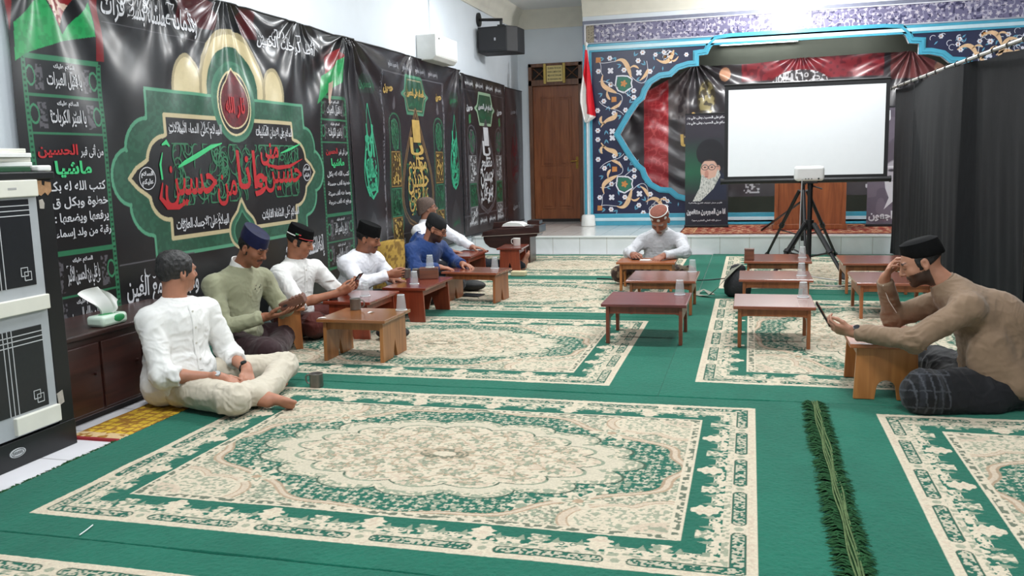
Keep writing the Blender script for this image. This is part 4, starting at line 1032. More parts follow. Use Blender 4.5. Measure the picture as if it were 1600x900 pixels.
# ------------------------------------------------------------------ roll-up portrait banners
def portrait(name, label, loc, w, h, tone):
    r = thing(name, label, 'banner', loc)
    X, Z = np.meshgrid(np.linspace(-w / 2, w / 2, 260), np.linspace(0, h, 640)); x = X / w; z = Z / h
    c = np.empty(X.shape + (3,)); 
    def put(m, col, a=1.0):
        m = np.clip(np.asarray(m, float) * a, 0, 1)[..., None]; c[:] = c * (1 - m) + np.array(rgb(*col)) * m
    def soft(cx, cz, rx, rz, s=.08): return np.clip((1 - np.hypot((x - cx) / rx, (z - cz) / rz)) / s, 0, 1)
    if tone == 'colour':
        c[:] = rgb(40, 40, 48); put((x < .30) * np.clip((.8 - z) / .3, 0, 1) * np.clip((z - .28) / .2, 0, 1), (34, 88, 64)); put(np.clip((z - .62) / .3, 0, 1), (52, 44, 56), .6)
        put((z < .23), (30, 32, 44)); cx, cz = .06, .50
        robe = inpoly(x, z, [(-.30, .24), (.46, .24), (.46, .44), (.30, .50), (.10, .40), (-.12, .30)]); put(robe, (34, 40, 60))
        put(soft(cx + .02, cz + .155, .33, .125, .06), (28, 28, 34)); put(soft(cx + .12, cz + .10, .30, .10, .06), (30, 30, 36))
        put(soft(cx, cz, .21, .105, .10), (204, 164, 146)); put(soft(cx + .21, cz + .02, .05, .03, .2), (190, 144, 126)); put((z > cz + .085) & (np.abs(x - cx) < .26) & (z < cz + .2), (30, 30, 36), .9)
        put(soft(cx - .06, cz - .03, .055, .04, .3), (186, 134, 118))
        bd = inpoly(x, z, [(cx - .17, cz - .03), (cx - .02, cz - .075), (cx + .14, cz - .055), (cx + .20, cz + .02), (cx + .26, cz - .04), (cx + .10, cz - .16), (cx - .20, cz - .27), (cx - .38, cz - .27), (cx - .22, cz - .15)]); put(bd, (200, 202, 196)); put(bd & (vnoise(X * 3, Z, .02, 3) > .55), (150, 156, 150))
        for ex in (-.10, .06):
            put(soft(cx + ex, cz + .03, .035, .008, .4), (50, 40, 40)); q = np.abs(np.hypot((x - cx - ex) / .075, (z - cz - .028) / .022) - 1) < .13; put(q, (96, 84, 84)); put(soft(cx + ex, cz + .055, .06, .006, .5), (150, 140, 136))
        put((np.abs(z - cz - .032 - .02 * (x - cx)) < .003) & (x > cx + .13) & (x < cx + .22), (90, 80, 80)); put(soft(cx - .07, cz - .055, .06, .006, .5), (150, 90, 84))
    else:
        c[:] = rgb(108, 98, 110); put(vnoise(X, Z, .12, 4) > .6, (84, 76, 88), .6); cx, cz = .16, .44
        put(soft(cx + .06, cz + .16, .40, .14, .08), (92, 82, 92)); put(soft(cx, cz, .36, .13, .12), (176, 170, 176)); put(inpoly(x, z, [(cx - .3, cz - .05), (cx + .34, cz - .05), (cx + .30, cz - .17), (cx - .02, cz - .20), (cx - .30, cz - .30), (cx - .2, cz - .2), (cx - .28, cz - .12)]), (206, 204, 208))
        for ex in (-.16, .12): put(soft(cx + ex, cz + .03, .10, .016, .5), (64, 58, 64)); put(soft(cx + ex, cz + .06, .13, .01, .5), (220, 218, 220))
        put(soft(cx - .06, cz - .01, .03, .05, .6), (120, 112, 120)); put(soft(cx - .04, cz - .058, .14, .008, .5), (90, 82, 90))
    grid_mesh('printed_sheet', X, X * 0 - .012 + .004 * np.sin(X * 9), Z, c, mat('rollup_print', (1, 1, 1), .4, var=.03, attr=True), r)
    b = MB(); b.box(-w / 2 - .01, w / 2 + .01, -.05, .05, -.005, .03); b.build('base_case', M_blackmetal, r, bevel=.006)
    b = MB(); b.box(-w / 2, w / 2, -.022, .004, h - .012, h + .008); b.build('top_rail', M_blackmetal, r, bevel=.003)
    b = MB(); b.tube([(0, .02, .03), (0, .02, h - .01)], .009, 8); b.build('support_pole', M_blackmetal, r, smooth=True)
    ik = Ink()
    if tone == 'colour':
        for k in range(2): ik.text('السلام على الحسين وعلى علي بن', -w * .46, w * .46, h * (.945 - k * .045), h * (.978 - k * .045), bold=.05, res=1)
        ik.text('اللهم عجل لوليك الفرج والعافية', -w * .42, w * .36, h * .205, h * .222, bold=.03, res=1)
        ik.text('انا من المجرمين منتقمون', -w * .46, w * .44, h * .10, h * .165, bold=.05, res=2); ik.text('صدق الله العلي العظيم سورة', -w * .34, w * .34, h * .045, h * .068, bold=.03, res=1)
    else:
        ik.text('اليه راجعون', -w * .46, w * .46, h * .04, h * .13, bold=.04, res=2); ik.text('انا لله', -w * .4, w * .3, h * .88, h * .97, bold=.04, res=2)
    ik.build('white_lettering', lambda a, b_: (a, a * 0 - .021, b_), M_white_ink, r)
    return r
M_blackmetal = mat('black_metal', rgb(22, 22, 24), .4, var=.1, spec=.5)
portrait('portrait_banner', 'roll-up banner printed with a turbaned white bearded man in glasses, left of the screen', (-.62, 13.32, STG + .016), .62, 1.65, 'colour')
portrait('portrait_banner', 'grey roll-up banner printed with an old bearded face, half behind the black curtain', (1.90, 13.32, STG + .016), .62, 1.65, 'grey')

# ------------------------------------------------------------------ lectern cabinet on the stage
M_oak = wood('lectern_wood', rgb(120, 62, 32), rgb(160, 90, 50), .4, 2.5, axis=2)
r = thing('lectern_cabinet', 'brown wooden lectern cabinet standing on the rug behind the projection screen', 'lectern', (.80, 13.05, STG + .012))
b = MB(); b.box(-.45, .45, -.20, .22, .05, 1.05); b.build('cabinet_body', M_oak, r, bevel=.006)
b = MB(); b.box(-.49, .49, -.22, .24, 0, .07); b.build('plinth', M_oak, r, bevel=.005)
b = MB(); b.box(-.50, .50, -.26, .28, 1.05, 1.09); b.build('top_board', M_oak, r, bevel=.006)
b = MB()
for x in (-.47, .42): b.box(x, x + .05, -.225, -.19, .07, 1.05)
b.box(-.42, .42, -.215, -.19, .92, 1.0); b.build('front_trim', M_oak, r, bevel=.004)

# ------------------------------------------------------------------ projection screen on its tripod
def tripod_leg(b, hub, foot, r0=.016, r1=.012):
    h, f_ = Vector(hub), Vector(foot); m_ = h.lerp(f_, .52); b.tube([h, m_], r0, 8); b.tube([m_ - (f_ - h) * .03, m_ + (f_ - h) * .02], r0 * 1.45, 8); b.tube([m_, f_], r1, 8); b.tube([f_ - (f_ - h).normalized() * .05, f_], r1 * 1.7, 8)
scr = thing('projection_screen', 'white projection screen with black border on a black tripod before the stage', 'screen', (.63, 11.35, 0))
M_scr = mat('screen_fabric', rgb(236, 238, 240), .7, var=.01)
b = MB(); b.box(-.90, .90, -.004, .004, 1.045, 2.10); b.build('white_surface', M_scr, scr)
b = MB(); b.box(-.945, .945, -.003, .003, 2.10, 2.155); b.box(-.945, -.90, -.003, .003, 1.0, 2.10); b.box(.90, .945, -.003, .003, 1.0, 2.10); b.box(-.90, .90, -.003, .003, 1.0, 1.045); b.build('black_border', mat('screen_black', rgb(20, 20, 22), .6), scr)
b = MB(); b.tube([(-.98, .012, .985), (.98, .012, .985)], .034, 14); b.tube([(-.99, .012, .985), (-.97, .012, .985)], .04, 14); b.tube([(.97, .012, .985), (.99, .012, .985)], .04, 14); b.build('roller_case', M_blackmetal, scr, smooth=True)
b = MB(); b.tube([(-.95, 0, 2.16), (.95, 0, 2.16)], .012, 8); b.build('top_bar', M_blackmetal, scr, smooth=True)
b = MB(); b.tube([(0, .06, .24), (0, .06, 1.2)], .02, 10); b.tube([(0, .06, 1.1), (0, .06, 2.17)], .014, 10); b.box(-.03, .03, .03, .09, .93, 1.02); b.build('mast', M_blackmetal, scr, smooth=True)
for ft in ((-.42, .46, .0), (.44, .46, 0.0), (.02, -.42, 0.0)):
    b = MB(); tripod_leg(b, (ft[0] * .1, .06 + ft[1] * .05, .86), ft, .022, .017); b.build('leg', M_blackmetal, scr, smooth=True)
b = MB(); b.tube([(-.02, .10, .72), (-.47, 1.32, STG + .016)], .014, 8); b.build('stay_rod', M_blackmetal, scr, smooth=True)
b = MB()
for ft in ((-.42, .46), (.44, .46), (.02, -.42)): b.tube([(0, .06, .30), (ft[0] * .62, .06 + (ft[1] - .06) * .62, .36)], .008, 6)
b.build('spreader', M_blackmetal, scr, smooth=True)

# projector on its own tripod
tp = thing('projector_tripod', 'black camera tripod carrying the white projector, between the low tables', 'tripod', (.62, 9.95, 0))
b = MB(); b.tube([(0, 0, .14), (0, 0, .98)], .026, 12); b.tube([(0, 0, .5), (0, 0, .60)], .046, 12); b.build('column', M_blackmetal, tp, smooth=True)
for ft in ((-.30, .42, 0.017), (.34, -.42, .017), (-.40, -.40, .017)):
    b = MB(); tripod_leg(b, (ft[0] * .12, ft[1] * .12, .56), ft, .027, .021); b.build('leg', M_blackmetal, tp, smooth=True)
b = MB()
for ft in ((-.30, .42), (.34, -.42), (-.40, -.40)): b.tube([(0, 0, .20), (ft[0] * .56, ft[1] * .56, .27)], .010, 6)
b.build('brace', M_blackmetal, tp, smooth=True)
b = MB(); b.box(-.07, .07, -.06, .06, .99, 1.005); b.tube([(0, 0, .94), (0, 0, .99)], .03, 12); b.tube([(.0, .0, .97), (.12, -.02, .93)], .008, 8); b.build('head_plate', M_blackmetal, tp, smooth=True)
M_proj = mat('projector_white', rgb(240, 240, 238), .35, var=.02)
pj = thing('projector', 'small white projector with rounded corners set on the tripod in front of the screen', 'projector', (.605, 9.95, 1.006))
b = MB(); b.box(-.15, .15, -.11, .12, .012, .168); b.build('projector_body', M_proj, pj, bevel=.035, seg=5, smooth=True)
b = MB()
for x in (-.04, -.01, .02): b.tube([(x, -.109, .035), (x, -.115, .035)], .006, 10)
b.tube([(.09, -.108, .035), (.09, -.116, .035)], .009, 10); b.build('ports', M_blackmetal, pj, smooth=True)
for s_ in (-1, 1):
    b = MB(); b.tube([(s_ * .10, -.03, 0), (s_ * .10, -.03, .016)], .014, 10); b.build('foot', M_blackmetal, pj, smooth=True)
cab = MB(); cab.tube([(.53, 9.82, 1.04), (.525, 9.80, .98), (.52, 9.84, .7), (.515, 9.86, .4), (.52, 9.80, .15), (.56, 9.72, .03), (.74, 9.55, .02), (.95, 9.35, .02), (1.0, 9.1, .02), (.86, 8.98, .02), (.72, 9.02, .02)], .006, 8)
tag(cab.build('power_cord', mat('grey_cable', rgb(170, 170, 170), .5), smooth=True), 'thin grey cord hanging from the white projector down to the carpet', 'cord')

# ------------------------------------------------------------------ flag on its pole
fl_ = thing('flag', 'red and white flag hanging limp on a white pole by the brown door', 'flag', (-2.475, 13.80, STG))
M_whp = mat('white_plastic', rgb(228, 228, 224), .4, var=.05)
b = MB(); b.lathe([(.105, 0), (.115, .01), (.105, .16), (.09, .18), (.02, .185)], 24); b.build('base', M_whp, fl_, smooth=True)
b = MB(); b.tube([(0, 0, .17), (0, 0, 2.78)], .016, 10); b.build('pole', mat('flag_pole_white', rgb(210, 216, 220), .4), fl_, smooth=True)
b = MB(); b.ell((0, 0, 2.81), (.03, .03, .035), 14, 8); b.build('finial', M_whp, fl_, smooth=True)
fu, ft_ = np.meshgrid(np.linspace(0, 1, 80), np.linspace(0, 1, 160))
lft = np.interp(ft_, [0, .25, .6, .72, .9, 1], [-.01, -.03, -.09, -.09, -.05, -.02]); rgt = np.interp(ft_, [0, .3, .6, .9, .93, 1], [.02, .06, .10, .145, .145, .03])
FX = lft + (rgt - lft) * fu; FZ = 2.72 - ft_ * 1.10; FY = -.05 - .035 * np.sin(fu * 11 + ft_ * 2) * np.clip(ft_ * 3, 0, 1) - .02 * np.sin(fu * 5)
fcol = np.empty(FX.shape + (3,)); fcol[:] = rgb(228, 226, 222)
div = np.interp(ft_, [0, .28, .55, .8, .88, .92, 1], [0, .0, .5, .42, .30, 1.0, 1.0]); fcol[(fu > div) & (ft_ < .92)] = rgb(206, 18, 38)
grid_mesh('cloth', FX, FY, FZ, fcol, mat('flag_cloth', (1, 1, 1), .7, var=.05, attr=True), fl_)

# ------------------------------------------------------------------ loudspeaker and wall box
sp = thing('loudspeaker', 'black loudspeaker hanging from a wall bracket high on the left wall', 'speaker', (-3.50, 12.62, 2.86))
M_spk = mat('speaker_black', rgb(26, 27, 30), .55, var=.1)
M_grl = mat('speaker_grille', rgb(38, 38, 42), .6, var=.25, scale=220)
b = MB(); b.prism([(-.33, .30), (-.31, -.16), (.13, -.20), (.25, -.04), (.27, .30)], 0, .36); b.build('cabinet', M_spk, sp, bevel=.012)
b = MB(); b.prism([(-.30, -.166), (.12, -.202), (.12, -.192), (-.30, -.156)], .03, .33); b.build('grille', M_grl, sp, bevel=.004)
b = MB(); b.prism([(-.06, -.188), (-.035, -.190), (-.035, -.186), (-.06, -.184)], .16, .20); b.build('logo_plate', mat('badge_silver', rgb(200, 200, 205), .3, metal=.8), sp)
b = MB(); b.prism([(-.27, -.167), (.10, -.200), (.10, -.197), (-.27, -.164)], .065, .07); b.build('trim_line', mat('speaker_line', rgb(110, 110, 116), .4), sp)
b = MB(); b.tube([(-.35, 0, .49), (.02, 0, .47)], .022, 10); b.tube([(-.347, 0, .49), (-.32, 0, .49)], .10, 20); b.tube([(0, 0, .36), (0, 0, .48)], .02, 10); b.box(-.05, .05, -.03, .03, .36, .40); b.build('bracket', M_blackmetal, sp, smooth=True)
wbx = thing('wall_box', 'white plastic utility box fixed on the left wall just above the banner', 'box', (-3.85, 10.48, 2.52))
b = MB(); b.prism([(0, 0), (.20, 0), (.25, .05), (.25, .30), (0, .30)], -.40, .40, 'xz')
b.M = Matrix.Identity(4); b.v = [(x, y, z) for (x, y, z) in b.v]; b.build('box_body', M_whp, wbx, bevel=.012, seg=3)
b = MB(); b.box(.248, .253, -.36, .36, .06, .28); b.build('front_cover', M_whp, wbx, bevel=.004)
b = MB(); b.tube([(.255, -.30, .25), (.259, -.30, .25)], .012, 10); b.build('indicator', M_blackmetal, wbx)
tag(MB().tube([(-3.835, 10.55, 2.82), (-3.84, 10.55, 3.5)], .006, 6).build('wall_cable', mat('white_cable', rgb(205, 210, 214), .5)), 'thin white cable running up the wall from the utility box', 'cable')

# ------------------------------------------------------------------ black curtain partition
cw = thing('curtain_partition', 'black cloth partition hung on a silver rod along the right side of the room', 'curtain', (0, 0, 0))
ct, cz_ = np.meshgrid(np.linspace(0, 1, 900), np.linspace(0, 1, 140))
cyy = 11.95 - ct * 8.0; cxx = 1.70 + ct * .34
fold = .010 * np.sin(ct * 60 + 1.6 * np.sin(ct * 17) + 1.5 * cz_) * (1.1 - cz_) + .006 * np.sin(ct * 131 + 3 * np.sin(cz_ * 3)) * (1 - cz_) + .045 * np.sin(ct * 13 + .5) + .10 * np.clip((ct - .40) / .02, 0, 1) * (.6 + .4 * (1 - cz_)) + .004 * np.sin(ct * 260 + 5 * cz_) * np.clip(1.5 - 2 * cz_, 0, 1)
topz = 2.065 - .018 * np.abs(np.sin(ct * 38))
CZ = .03 + cz_ * (topz - .03)
grid_mesh('black_cloth', cxx + fold, cyy, CZ, None, mat('curtain_black', rgb(26, 27, 29), .9, var=.2, scale=40, stretch=(1, 1, .15), spec=.2, bump=.001, bscale=500), cw)
b = MB(); b.tube([(1.69, 12.05, 2.085), (2.05, 3.9, 2.085)], .017, 12); b.build('rod', mat('rod_silver', rgb(170, 168, 160), .35, metal=.6), cw, smooth=True)
for i in range(22):
    t = .01 + i / 22.0 * .98; b = MB(); y = 12.05 - t * 8.15; x = 1.69 + t * .36
    b.tube([(x - .012, y - .006, 2.055), (x - .024, y, 2.085), (x, y + .002, 2.112), (x + .024, y, 2.085), (x + .01, y + .006, 2.055)], .006, 6); b.build('tie_ring', mat('tie_black', rgb(18, 18, 18), .7) if i == 0 else bpy.data.materials['tie_black'], cw, smooth=True)
for (x, y) in ((1.73, 11.0), (1.90, 7.2), (2.03, 4.2)):
    b = MB(); b.tube([(x + .06, y, .018), (x + .06, y, 2.09)], .016, 10); b.tube([(x + .06, y, .018), (x + .06, y, .034)], .10, 16); b.build('post', M_blackmetal, cw, smooth=True)
# ------------------------------------------------------------------ low reading tables
WD = {
 'honey': (wood('wood_honey_top', rgb(118, 66, 26), rgb(160, 98, 46), .2, 2.2, 0, .8, .0001), wood('wood_honey', rgb(132, 82, 40), rgb(182, 122, 70), .4, 2.2, 2)),
 'red': (wood('wood_red_top', rgb(96, 34, 22), rgb(140, 58, 38), .22, 2.2, 1, .7, .0001), wood('wood_red', rgb(112, 40, 24), rgb(150, 66, 38), .35, 2.2, 2)),
 'maroon': (wood('wood_maroon_top', rgb(92, 38, 40), rgb(128, 58, 56), .30, 2.2, 0, .5, .0001), wood('wood_maroon', rgb(100, 44, 30), rgb(140, 72, 48), .4, 2.2, 2)),
 'brown': (wood('wood_brown_top', rgb(126, 62, 42), rgb(158, 88, 62), .17, 2.2, 0, 1.0, .00004), wood('wood_brown', rgb(122, 66, 34), rgb(168, 102, 58), .4, 2.2, 2)),
 'orange': (wood('wood_orange_top', rgb(140, 72, 36), rgb(176, 104, 60), .30, 2.2, 0, .4), wood('wood_orange', rgb(158, 92, 42), rgb(200, 132, 72), .42, 2.0, 2)),
}
ZT_ = .012      # tables stand on the carpet pile
def low_table(label, x0, x1, y0, y1, tone, h=.30, long='x', notch='v', over=.025, rz=0.0, group=None):
    """bench-like floor desk: board, two notched end panels, aprons. long: axis joining the end panels"""
    cx, cy = (x0 + x1) / 2, (y0 + y1) / 2
    L, D = ((x1 - x0), (y1 - y0)) if long == 'x' else ((y1 - y0), (x1 - x0))
    r = thing('low_table', label, 'table', (cx, cy, ZT_), rz + (0 if long == 'x' else PI / 2), group)
    mt, ms = WD[tone]; H = h - ZT_
    b = MB(); b.box(-L / 2, L / 2, -D / 2, D / 2, H - .022, H); b.build('tabletop', mt, r, bevel=.004)
    d2 = D / 2 - over; l2 = L / 2 - over - .005
    for s in (-1, 1):
        if notch == 'v': poly = [(-d2, 0), (-.035, 0), (0, .115), (.035, 0), (d2, 0), (d2 - .01, H - .022), (-d2 + .01, H - .022)]
        elif notch == 'arch': poly = [(-d2, 0)] + [(-.055, 0)] + arc(0, .055, .048, .05, 180, 0, 8) + [(.055, 0), (d2, 0), (d2 - .012, H - .022), (-d2 + .012, H - .022)]
        else: poly = [(-d2, 0), (-d2 + .05, 0), (-d2 + .055, .10), (-d2 + .09, .17), (d2 - .09, .17), (d2 - .055, .10), (d2 - .05, 0), (d2, 0), (d2 - .005, H - .022), (-d2 + .005, H - .022)]
        b = MB(); b.prism(poly, s * l2 - (.024 if s > 0 else 0), s * l2 + (0 if s > 0 else .024), 'yz'); b.build('end_panel', ms, r, bevel=.0025)
        b = MB(); y = s * (d2 - .028)
        b.prism([(-l2 + .024, H - .022), (-l2 + .024, H - .082), (-l2 + .05, H - .075), (l2 - .05, H - .075), (l2 - .024, H - .082), (l2 - .024, H - .022)], y - .009, y + .009, 'xz')
        b.build('apron', ms, r, bevel=.002)
    return r
low_table('honey brown low table with a grey mug, nearest of the left hand group', -2.77, -2.28, 5.20, 5.66, 'honey')
low_table('narrow low table end on, in front of the man in the sage green sweatshirt', -3.385, -3.045, 5.53, 5.75, 'orange', h=.315, rz=math.radians(119))
low_table('red brown low table at which the man with the flag badge cap sits', -3.08, -2.70, 5.90, 6.48, 'red', long='y')
low_table('red brown low table in front of the white shirted man in the tall black cap', -2.92, -2.54, 6.64, 7.34, 'red', long='y')
low_table('brown low table in front of the man in the blue hoodie', -2.76, -2.20, 7.66, 8.06, 'brown', rz=math.radians(-6))
low_table('dark red low table under the hand of the man in the brown knit cap', -3.20, -2.90, 8.98, 9.66, 'red', long='y')
low_table('dark red low table carrying a white mug beside the dark bookstand', -2.88, -2.58, 9.86, 10.36, 'red', long='y', rz=math.radians(4))
low_table('maroon topped low table standing nearest in the middle of the hall', -1.00, -.41, 6.02, 6.60, 'maroon', notch='leg')
low_table('brown low table second in the middle row, behind the maroon one', -.99, -.42, 7.22, 7.88, 'brown', notch='leg')
low_table('low table at which the grey robed old man reads', -1.26, -.69, 8.52, 8.92, 'orange', notch='leg')
low_table('pale glossy low table nearest in the right hand row before the man in brown', -.10, .43, 6.02, 6.58, 'brown', notch='leg')
low_table('brown low table in the middle of the right hand row, beside the strapped bag', -.08, .50, 7.36, 7.94, 'brown', notch='leg')
low_table('brown low table rearmost in the right hand row, with a brown block on it', -.05, .57, 8.64, 9.30, 'brown', notch='leg')
low_table('rear brown low table of the pair by the curtain behind the man in brown', .83, 1.42, 8.52, 9.22, 'brown', notch='leg')
low_table('nearer brown low table of the pair by the curtain behind the man in brown', .81, 1.39, 7.22, 7.92, 'brown', notch='leg')
low_table('light wooden low table under the forearms of the man in brown', .515, .885, 4.80, 5.36, 'orange', h=.312, long='y', notch='arch')

# ------------------------------------------------------------------ cups, mugs and small things
M_cup = mat('clear_plastic', rgb(232, 238, 240), .12, var=.02, spec=.8)
M_cup.node_tree.nodes['Principled BSDF'].inputs['Alpha'].default_value = .16
M_enam = mat('grey_enamel', rgb(120, 116, 110), .35, metal=.35, var=.2)
M_lid = mat('cup_rim', rgb(222, 230, 232), .25, spec=.7)
M_lid.node_tree.nodes['Principled BSDF'].inputs['Alpha'].default_value = .75
PROTO = {}
def plastic_cup(label, loc):
    if 'cup' in PROTO: return dup(PROTO['cup'], loc, 0, label)
    r = thing('plastic_cup', label, 'cup', loc, 0, 'clear plastic cups standing upside down on the tables')
    b = MB(); b.lathe([(.036, .004), (.034, .03), (.030, .07), (.0265, .104), (.025, .108), (.0005, .108)], 28, closed=True)
    b.lathe([(.0348, .005), (.0328, .03), (.0288, .07), (.0252, .102), (.0005, .1065)], 28, closed=True); b.build('cup_wall', M_cup, r, smooth=True, angle=80)
    b = MB(); b.lathe([(.035, 0), (.041, .0005), (.042, .003), (.040, .006), (.035, .006)], 28, closed=True); b.build('rim', M_lid, r, smooth=True)
    b = MB(); b.lathe([(.0255, .104), (.0262, .107), (.024, .1095), (.018, .1088)], 24, closed=True); b.build('base_ring', M_lid, r, smooth=True)
    PROTO['cup'] = r; return r
def mug(label, loc, rz, m=M_enam, sc=1.0):
    r = thing('mug', label, 'mug', loc, rz)
    b = MB(); b.lathe([(.0005, 0), (.036, 0), (.038, .003), (.038, .074), (.0395, .076), (.0375, .078), (.0355, .074), (.0355, .006), (.0005, .005)], 28, closed=True); b.build('mug_body', m, r, smooth=True, angle=50)
    b = MB(); b.tube([(.037, 0, .066), (.055, 0, .066), (.064, 0, .056), (.064, 0, .034), (.056, 0, .020), (.037, 0, .014)], [.005, .005, .005, .005, .005, .004], 8); b.build('handle', m, r, smooth=True)
    r.scale = (sc, sc, sc); return r
TT = .301
plastic_cup('upside down clear plastic cup on the corner of the honey brown table', (-2.325, 5.60, TT))
plastic_cup('upside down clear cup by the phone of the man with the flag badge cap', (-2.86, 6.18, TT))
plastic_cup('upside down clear plastic cup on the near end of the second red brown table', (-2.72, 6.86, TT))
plastic_cup('upside down clear cup on the table of the man in the blue hoodie', (-2.33, 7.95, TT))
plastic_cup('upside down clear plastic cup on the maroon table', (-.49, 6.48, TT))
plastic_cup('upside down clear plastic cup on the table just behind the maroon one', (-.48, 7.80, TT))
plastic_cup('nearest of the three clear cups lined up on the right hand tables', (.37, 6.44, TT))
plastic_cup('middle one of the three clear cups lined up on the right hand tables', (.42, 7.60, TT))
plastic_cup('farthest of the three clear cups lined up on the right hand tables', (.50, 8.96, TT))
mug('grey metal mug on the honey brown table', (-2.665, 5.59, TT), .1)
mug('small grey metal mug by the hands of the man with the flag badge cap', (-3.05, 6.02, TT), 2.6, sc=.9)
mug('grey metal mug standing alone on the green carpet in the foreground', (-2.46, 4.58, .013), PI, sc=1.05)
mug('grey metal mug behind the wooden box on the second red brown table', (-2.86, 7.28, TT), 2.4)
mug('white mug on the dark red table beside the bookstand', (-2.70, 10.18, TT), 2.9, M_whp, 1.15)
# wooden box with a cup on it
M_boxw = wood('box_wood', rgb(84, 48, 34), rgb(126, 78, 56), .45, 3, 0)
bx = thing('wooden_box', 'small brown wooden box on the second red brown table under a clear cup', 'box', (-2.72, 7.22, TT), .25)
b = MB(); b.box(-.08, .08, -.05, .05, 0, .085); b.build('box_body', M_boxw, bx, bevel=.004)
b = MB(); b.box(-.083, .083, -.053, .053, .085, .097); b.build('lid', M_boxw, bx, bevel=.003)
plastic_cup('upside down clear plastic cup on top of the brown wooden box', (-2.71, 7.22, TT + .098))
bl = thing('wooden_block', 'dark brown wooden box on the left end of the rearmost right hand table', 'box', (-.0, 8.80, TT), 0)
b = MB(); b.box(-.045, .045, -.05, .05, 0, .095); b.build('box_body', M_boxw, bl, bevel=.003)
b = MB(); b.box(-.047, .047, -.052, .052, .095, .105); b.build('lid', M_boxw, bl, bevel=.002)
# paper scraps on the honey table
M_paper = mat('paper_white', rgb(236, 236, 232), .7, var=.03)
for lab, x, y, a in (('tiny white paper scrap at the front left corner of the honey brown table', -2.74, 5.23, .3), ('tiny pale paper scrap in the middle of the honey brown table', -2.50, 5.48, 1.2)):
    b = MB(); b.M = Matrix.Translation((x, y, TT)) @ Matrix.Rotation(a, 4, 'Z'); b.add([(-.028, -.009, .001), (.0, -.011, .006), (.028, -.006, .001), (.026, .009, .001), (0, .011, .007), (-.026, .009, .002)], [(0, 1, 4, 5), (1, 2, 3, 4)])
    b.add([(-.028, -.009, 0), (.028, -.006, 0), (.026, .009, 0), (-.026, .009, 0)], [(0, 1, 2, 3)])
    tag(b.build('paper_scrap', M_paper), lab, 'paper')
# tissue block and small black things on the carpet
b = MB(); b.box(-.085, .085, -.05, .05, 0, .055); o = b.build('tissue_block', mat('tissue_cream', rgb(214, 198, 160), .8, var=.08), bevel=.01); o.location = (-2.53, 9.60, .013); tag(o, 'beige folded cloth block lying on the green seam before the dark bookstand', 'cloth')
b = MB(); b.ell((0, 0, .055), (.15, .09, .055), 24, 12); o = b.build('pouch', mat('pouch_black', rgb(22, 22, 24), .6, bump=.004, bscale=30), smooth=True); o.location = (-2.72, 8.42, .013); tag(o, 'small soft black pouch on the carpet under the table of the man in the hoodie', 'bag')
b = MB(); b.box(-.11, .11, -.08, .08, 0, .010); o = b.build('tablet', mat('tablet_dark', rgb(36, 38, 44), .25), bevel=.004); o.location = (-2.62, 8.10, .015); o.rotation_euler = (0, 0, -.2); tag(o, 'thin dark tablet lying flat on the carpet beside the black pouch', 'tablet')
b = MB(); b.ell((0, 0, .05), (.13, .10, .05), 20, 10); o = b.build('folded_cloth', mat('cloth_black', rgb(20, 20, 22), .8, bump=.004, bscale=40), smooth=True); o.location = (-2.56, 5.98, .012); tag(o, 'black folded cloth lying behind the honey brown table', 'cloth')

# ------------------------------------------------------------------ shoulder bag and floor cable
M_bag = mat('bag_black', rgb(30, 30, 34), .7, var=.2, bump=.003, bscale=60)
M_strap = mat('strap_grey', rgb(122, 122, 108), .7, var=.1, scale=80)
bag = thing('shoulder_bag', 'black shoulder bag with a wide grey strap on the carpet between the tables', 'bag', (-.10, 8.30, .013), .2)
b = MB()
b.lathe([(.001, 0), (.10, .0), (.14, .03), (.15, .10), (.135, .17), (.10, .225), (.05, .25), (.001, .255)], 26, sx=.85, sy=.6); b.build('bag_body', M_bag, bag, smooth=True, angle=70)
b = MB(); b.lathe([(.06, .225), (.075, .25), (.06, .285), (.03, .30), (.001, .30)], 16, sx=1.0, sy=.5); b.build('top_flap', M_bag, bag, smooth=True)
def strip(b, path, w, th=.003):
    pts = [Vector(p) for p in path]; vs = []
    for i, p in enumerate(pts):
        t = (pts[min(i + 1, len(pts) - 1)] - pts[max(i - 1, 0)]).normalized(); s_ = Vector((-t.y, t.x, 0)); s_ = s_.normalized() if s_.length > .01 else Vector((1, 0, 0)); nn = t.cross(s_)
        for a, c in ((-1, -1), (1, -1), (1, 1), (-1, 1)): vs.append(p + s_ * w / 2 * a + nn * th / 2 * c)
    fs = [(0, 1, 2, 3), tuple(4 * (len(pts) - 1) + k for k in (3, 2, 1, 0))]
    for i in range(len(pts) - 1):
        for k in range(4): fs.append((4 * i + k, 4 * i + (k + 1) % 4, 4 * i + 4 + (k + 1) % 4, 4 * i + 4 + k))
    b.add(vs, fs); return b
b = MB(); strip(b, [(.02, .0, .305), (-.05, -.05, .26), (-.12, -.07, .18), (-.19, -.04, .09), (-.26, -.02, .02), (-.32, .04, .006), (-.36, .12, .006), (-.34, .22, .01), (-.27, .26, .03), (-.22, .20, .006), (-.22, .10, .006)], .06); b.build('strap', M_strap, bag, smooth=True)
b = MB(); b.tube([(-1.60, 9.40, .018), (-1.45, 9.36, .018), (-1.3, 9.22, .018), (-1.15, 9.26, .018), (-.9, 9.38, .02), (-.62, 9.30, .018), (-.42, 9.36, .018), (-.22, 9.52, .018), (.0, 9.66, .018), (.3, 9.75, .018)], .006, 8)
tag(b.build('floor_cable', mat('cable_black', rgb(24, 26, 26), .5), smooth=True), 'thin black cable lying across the carpet behind the tables', 'cable')

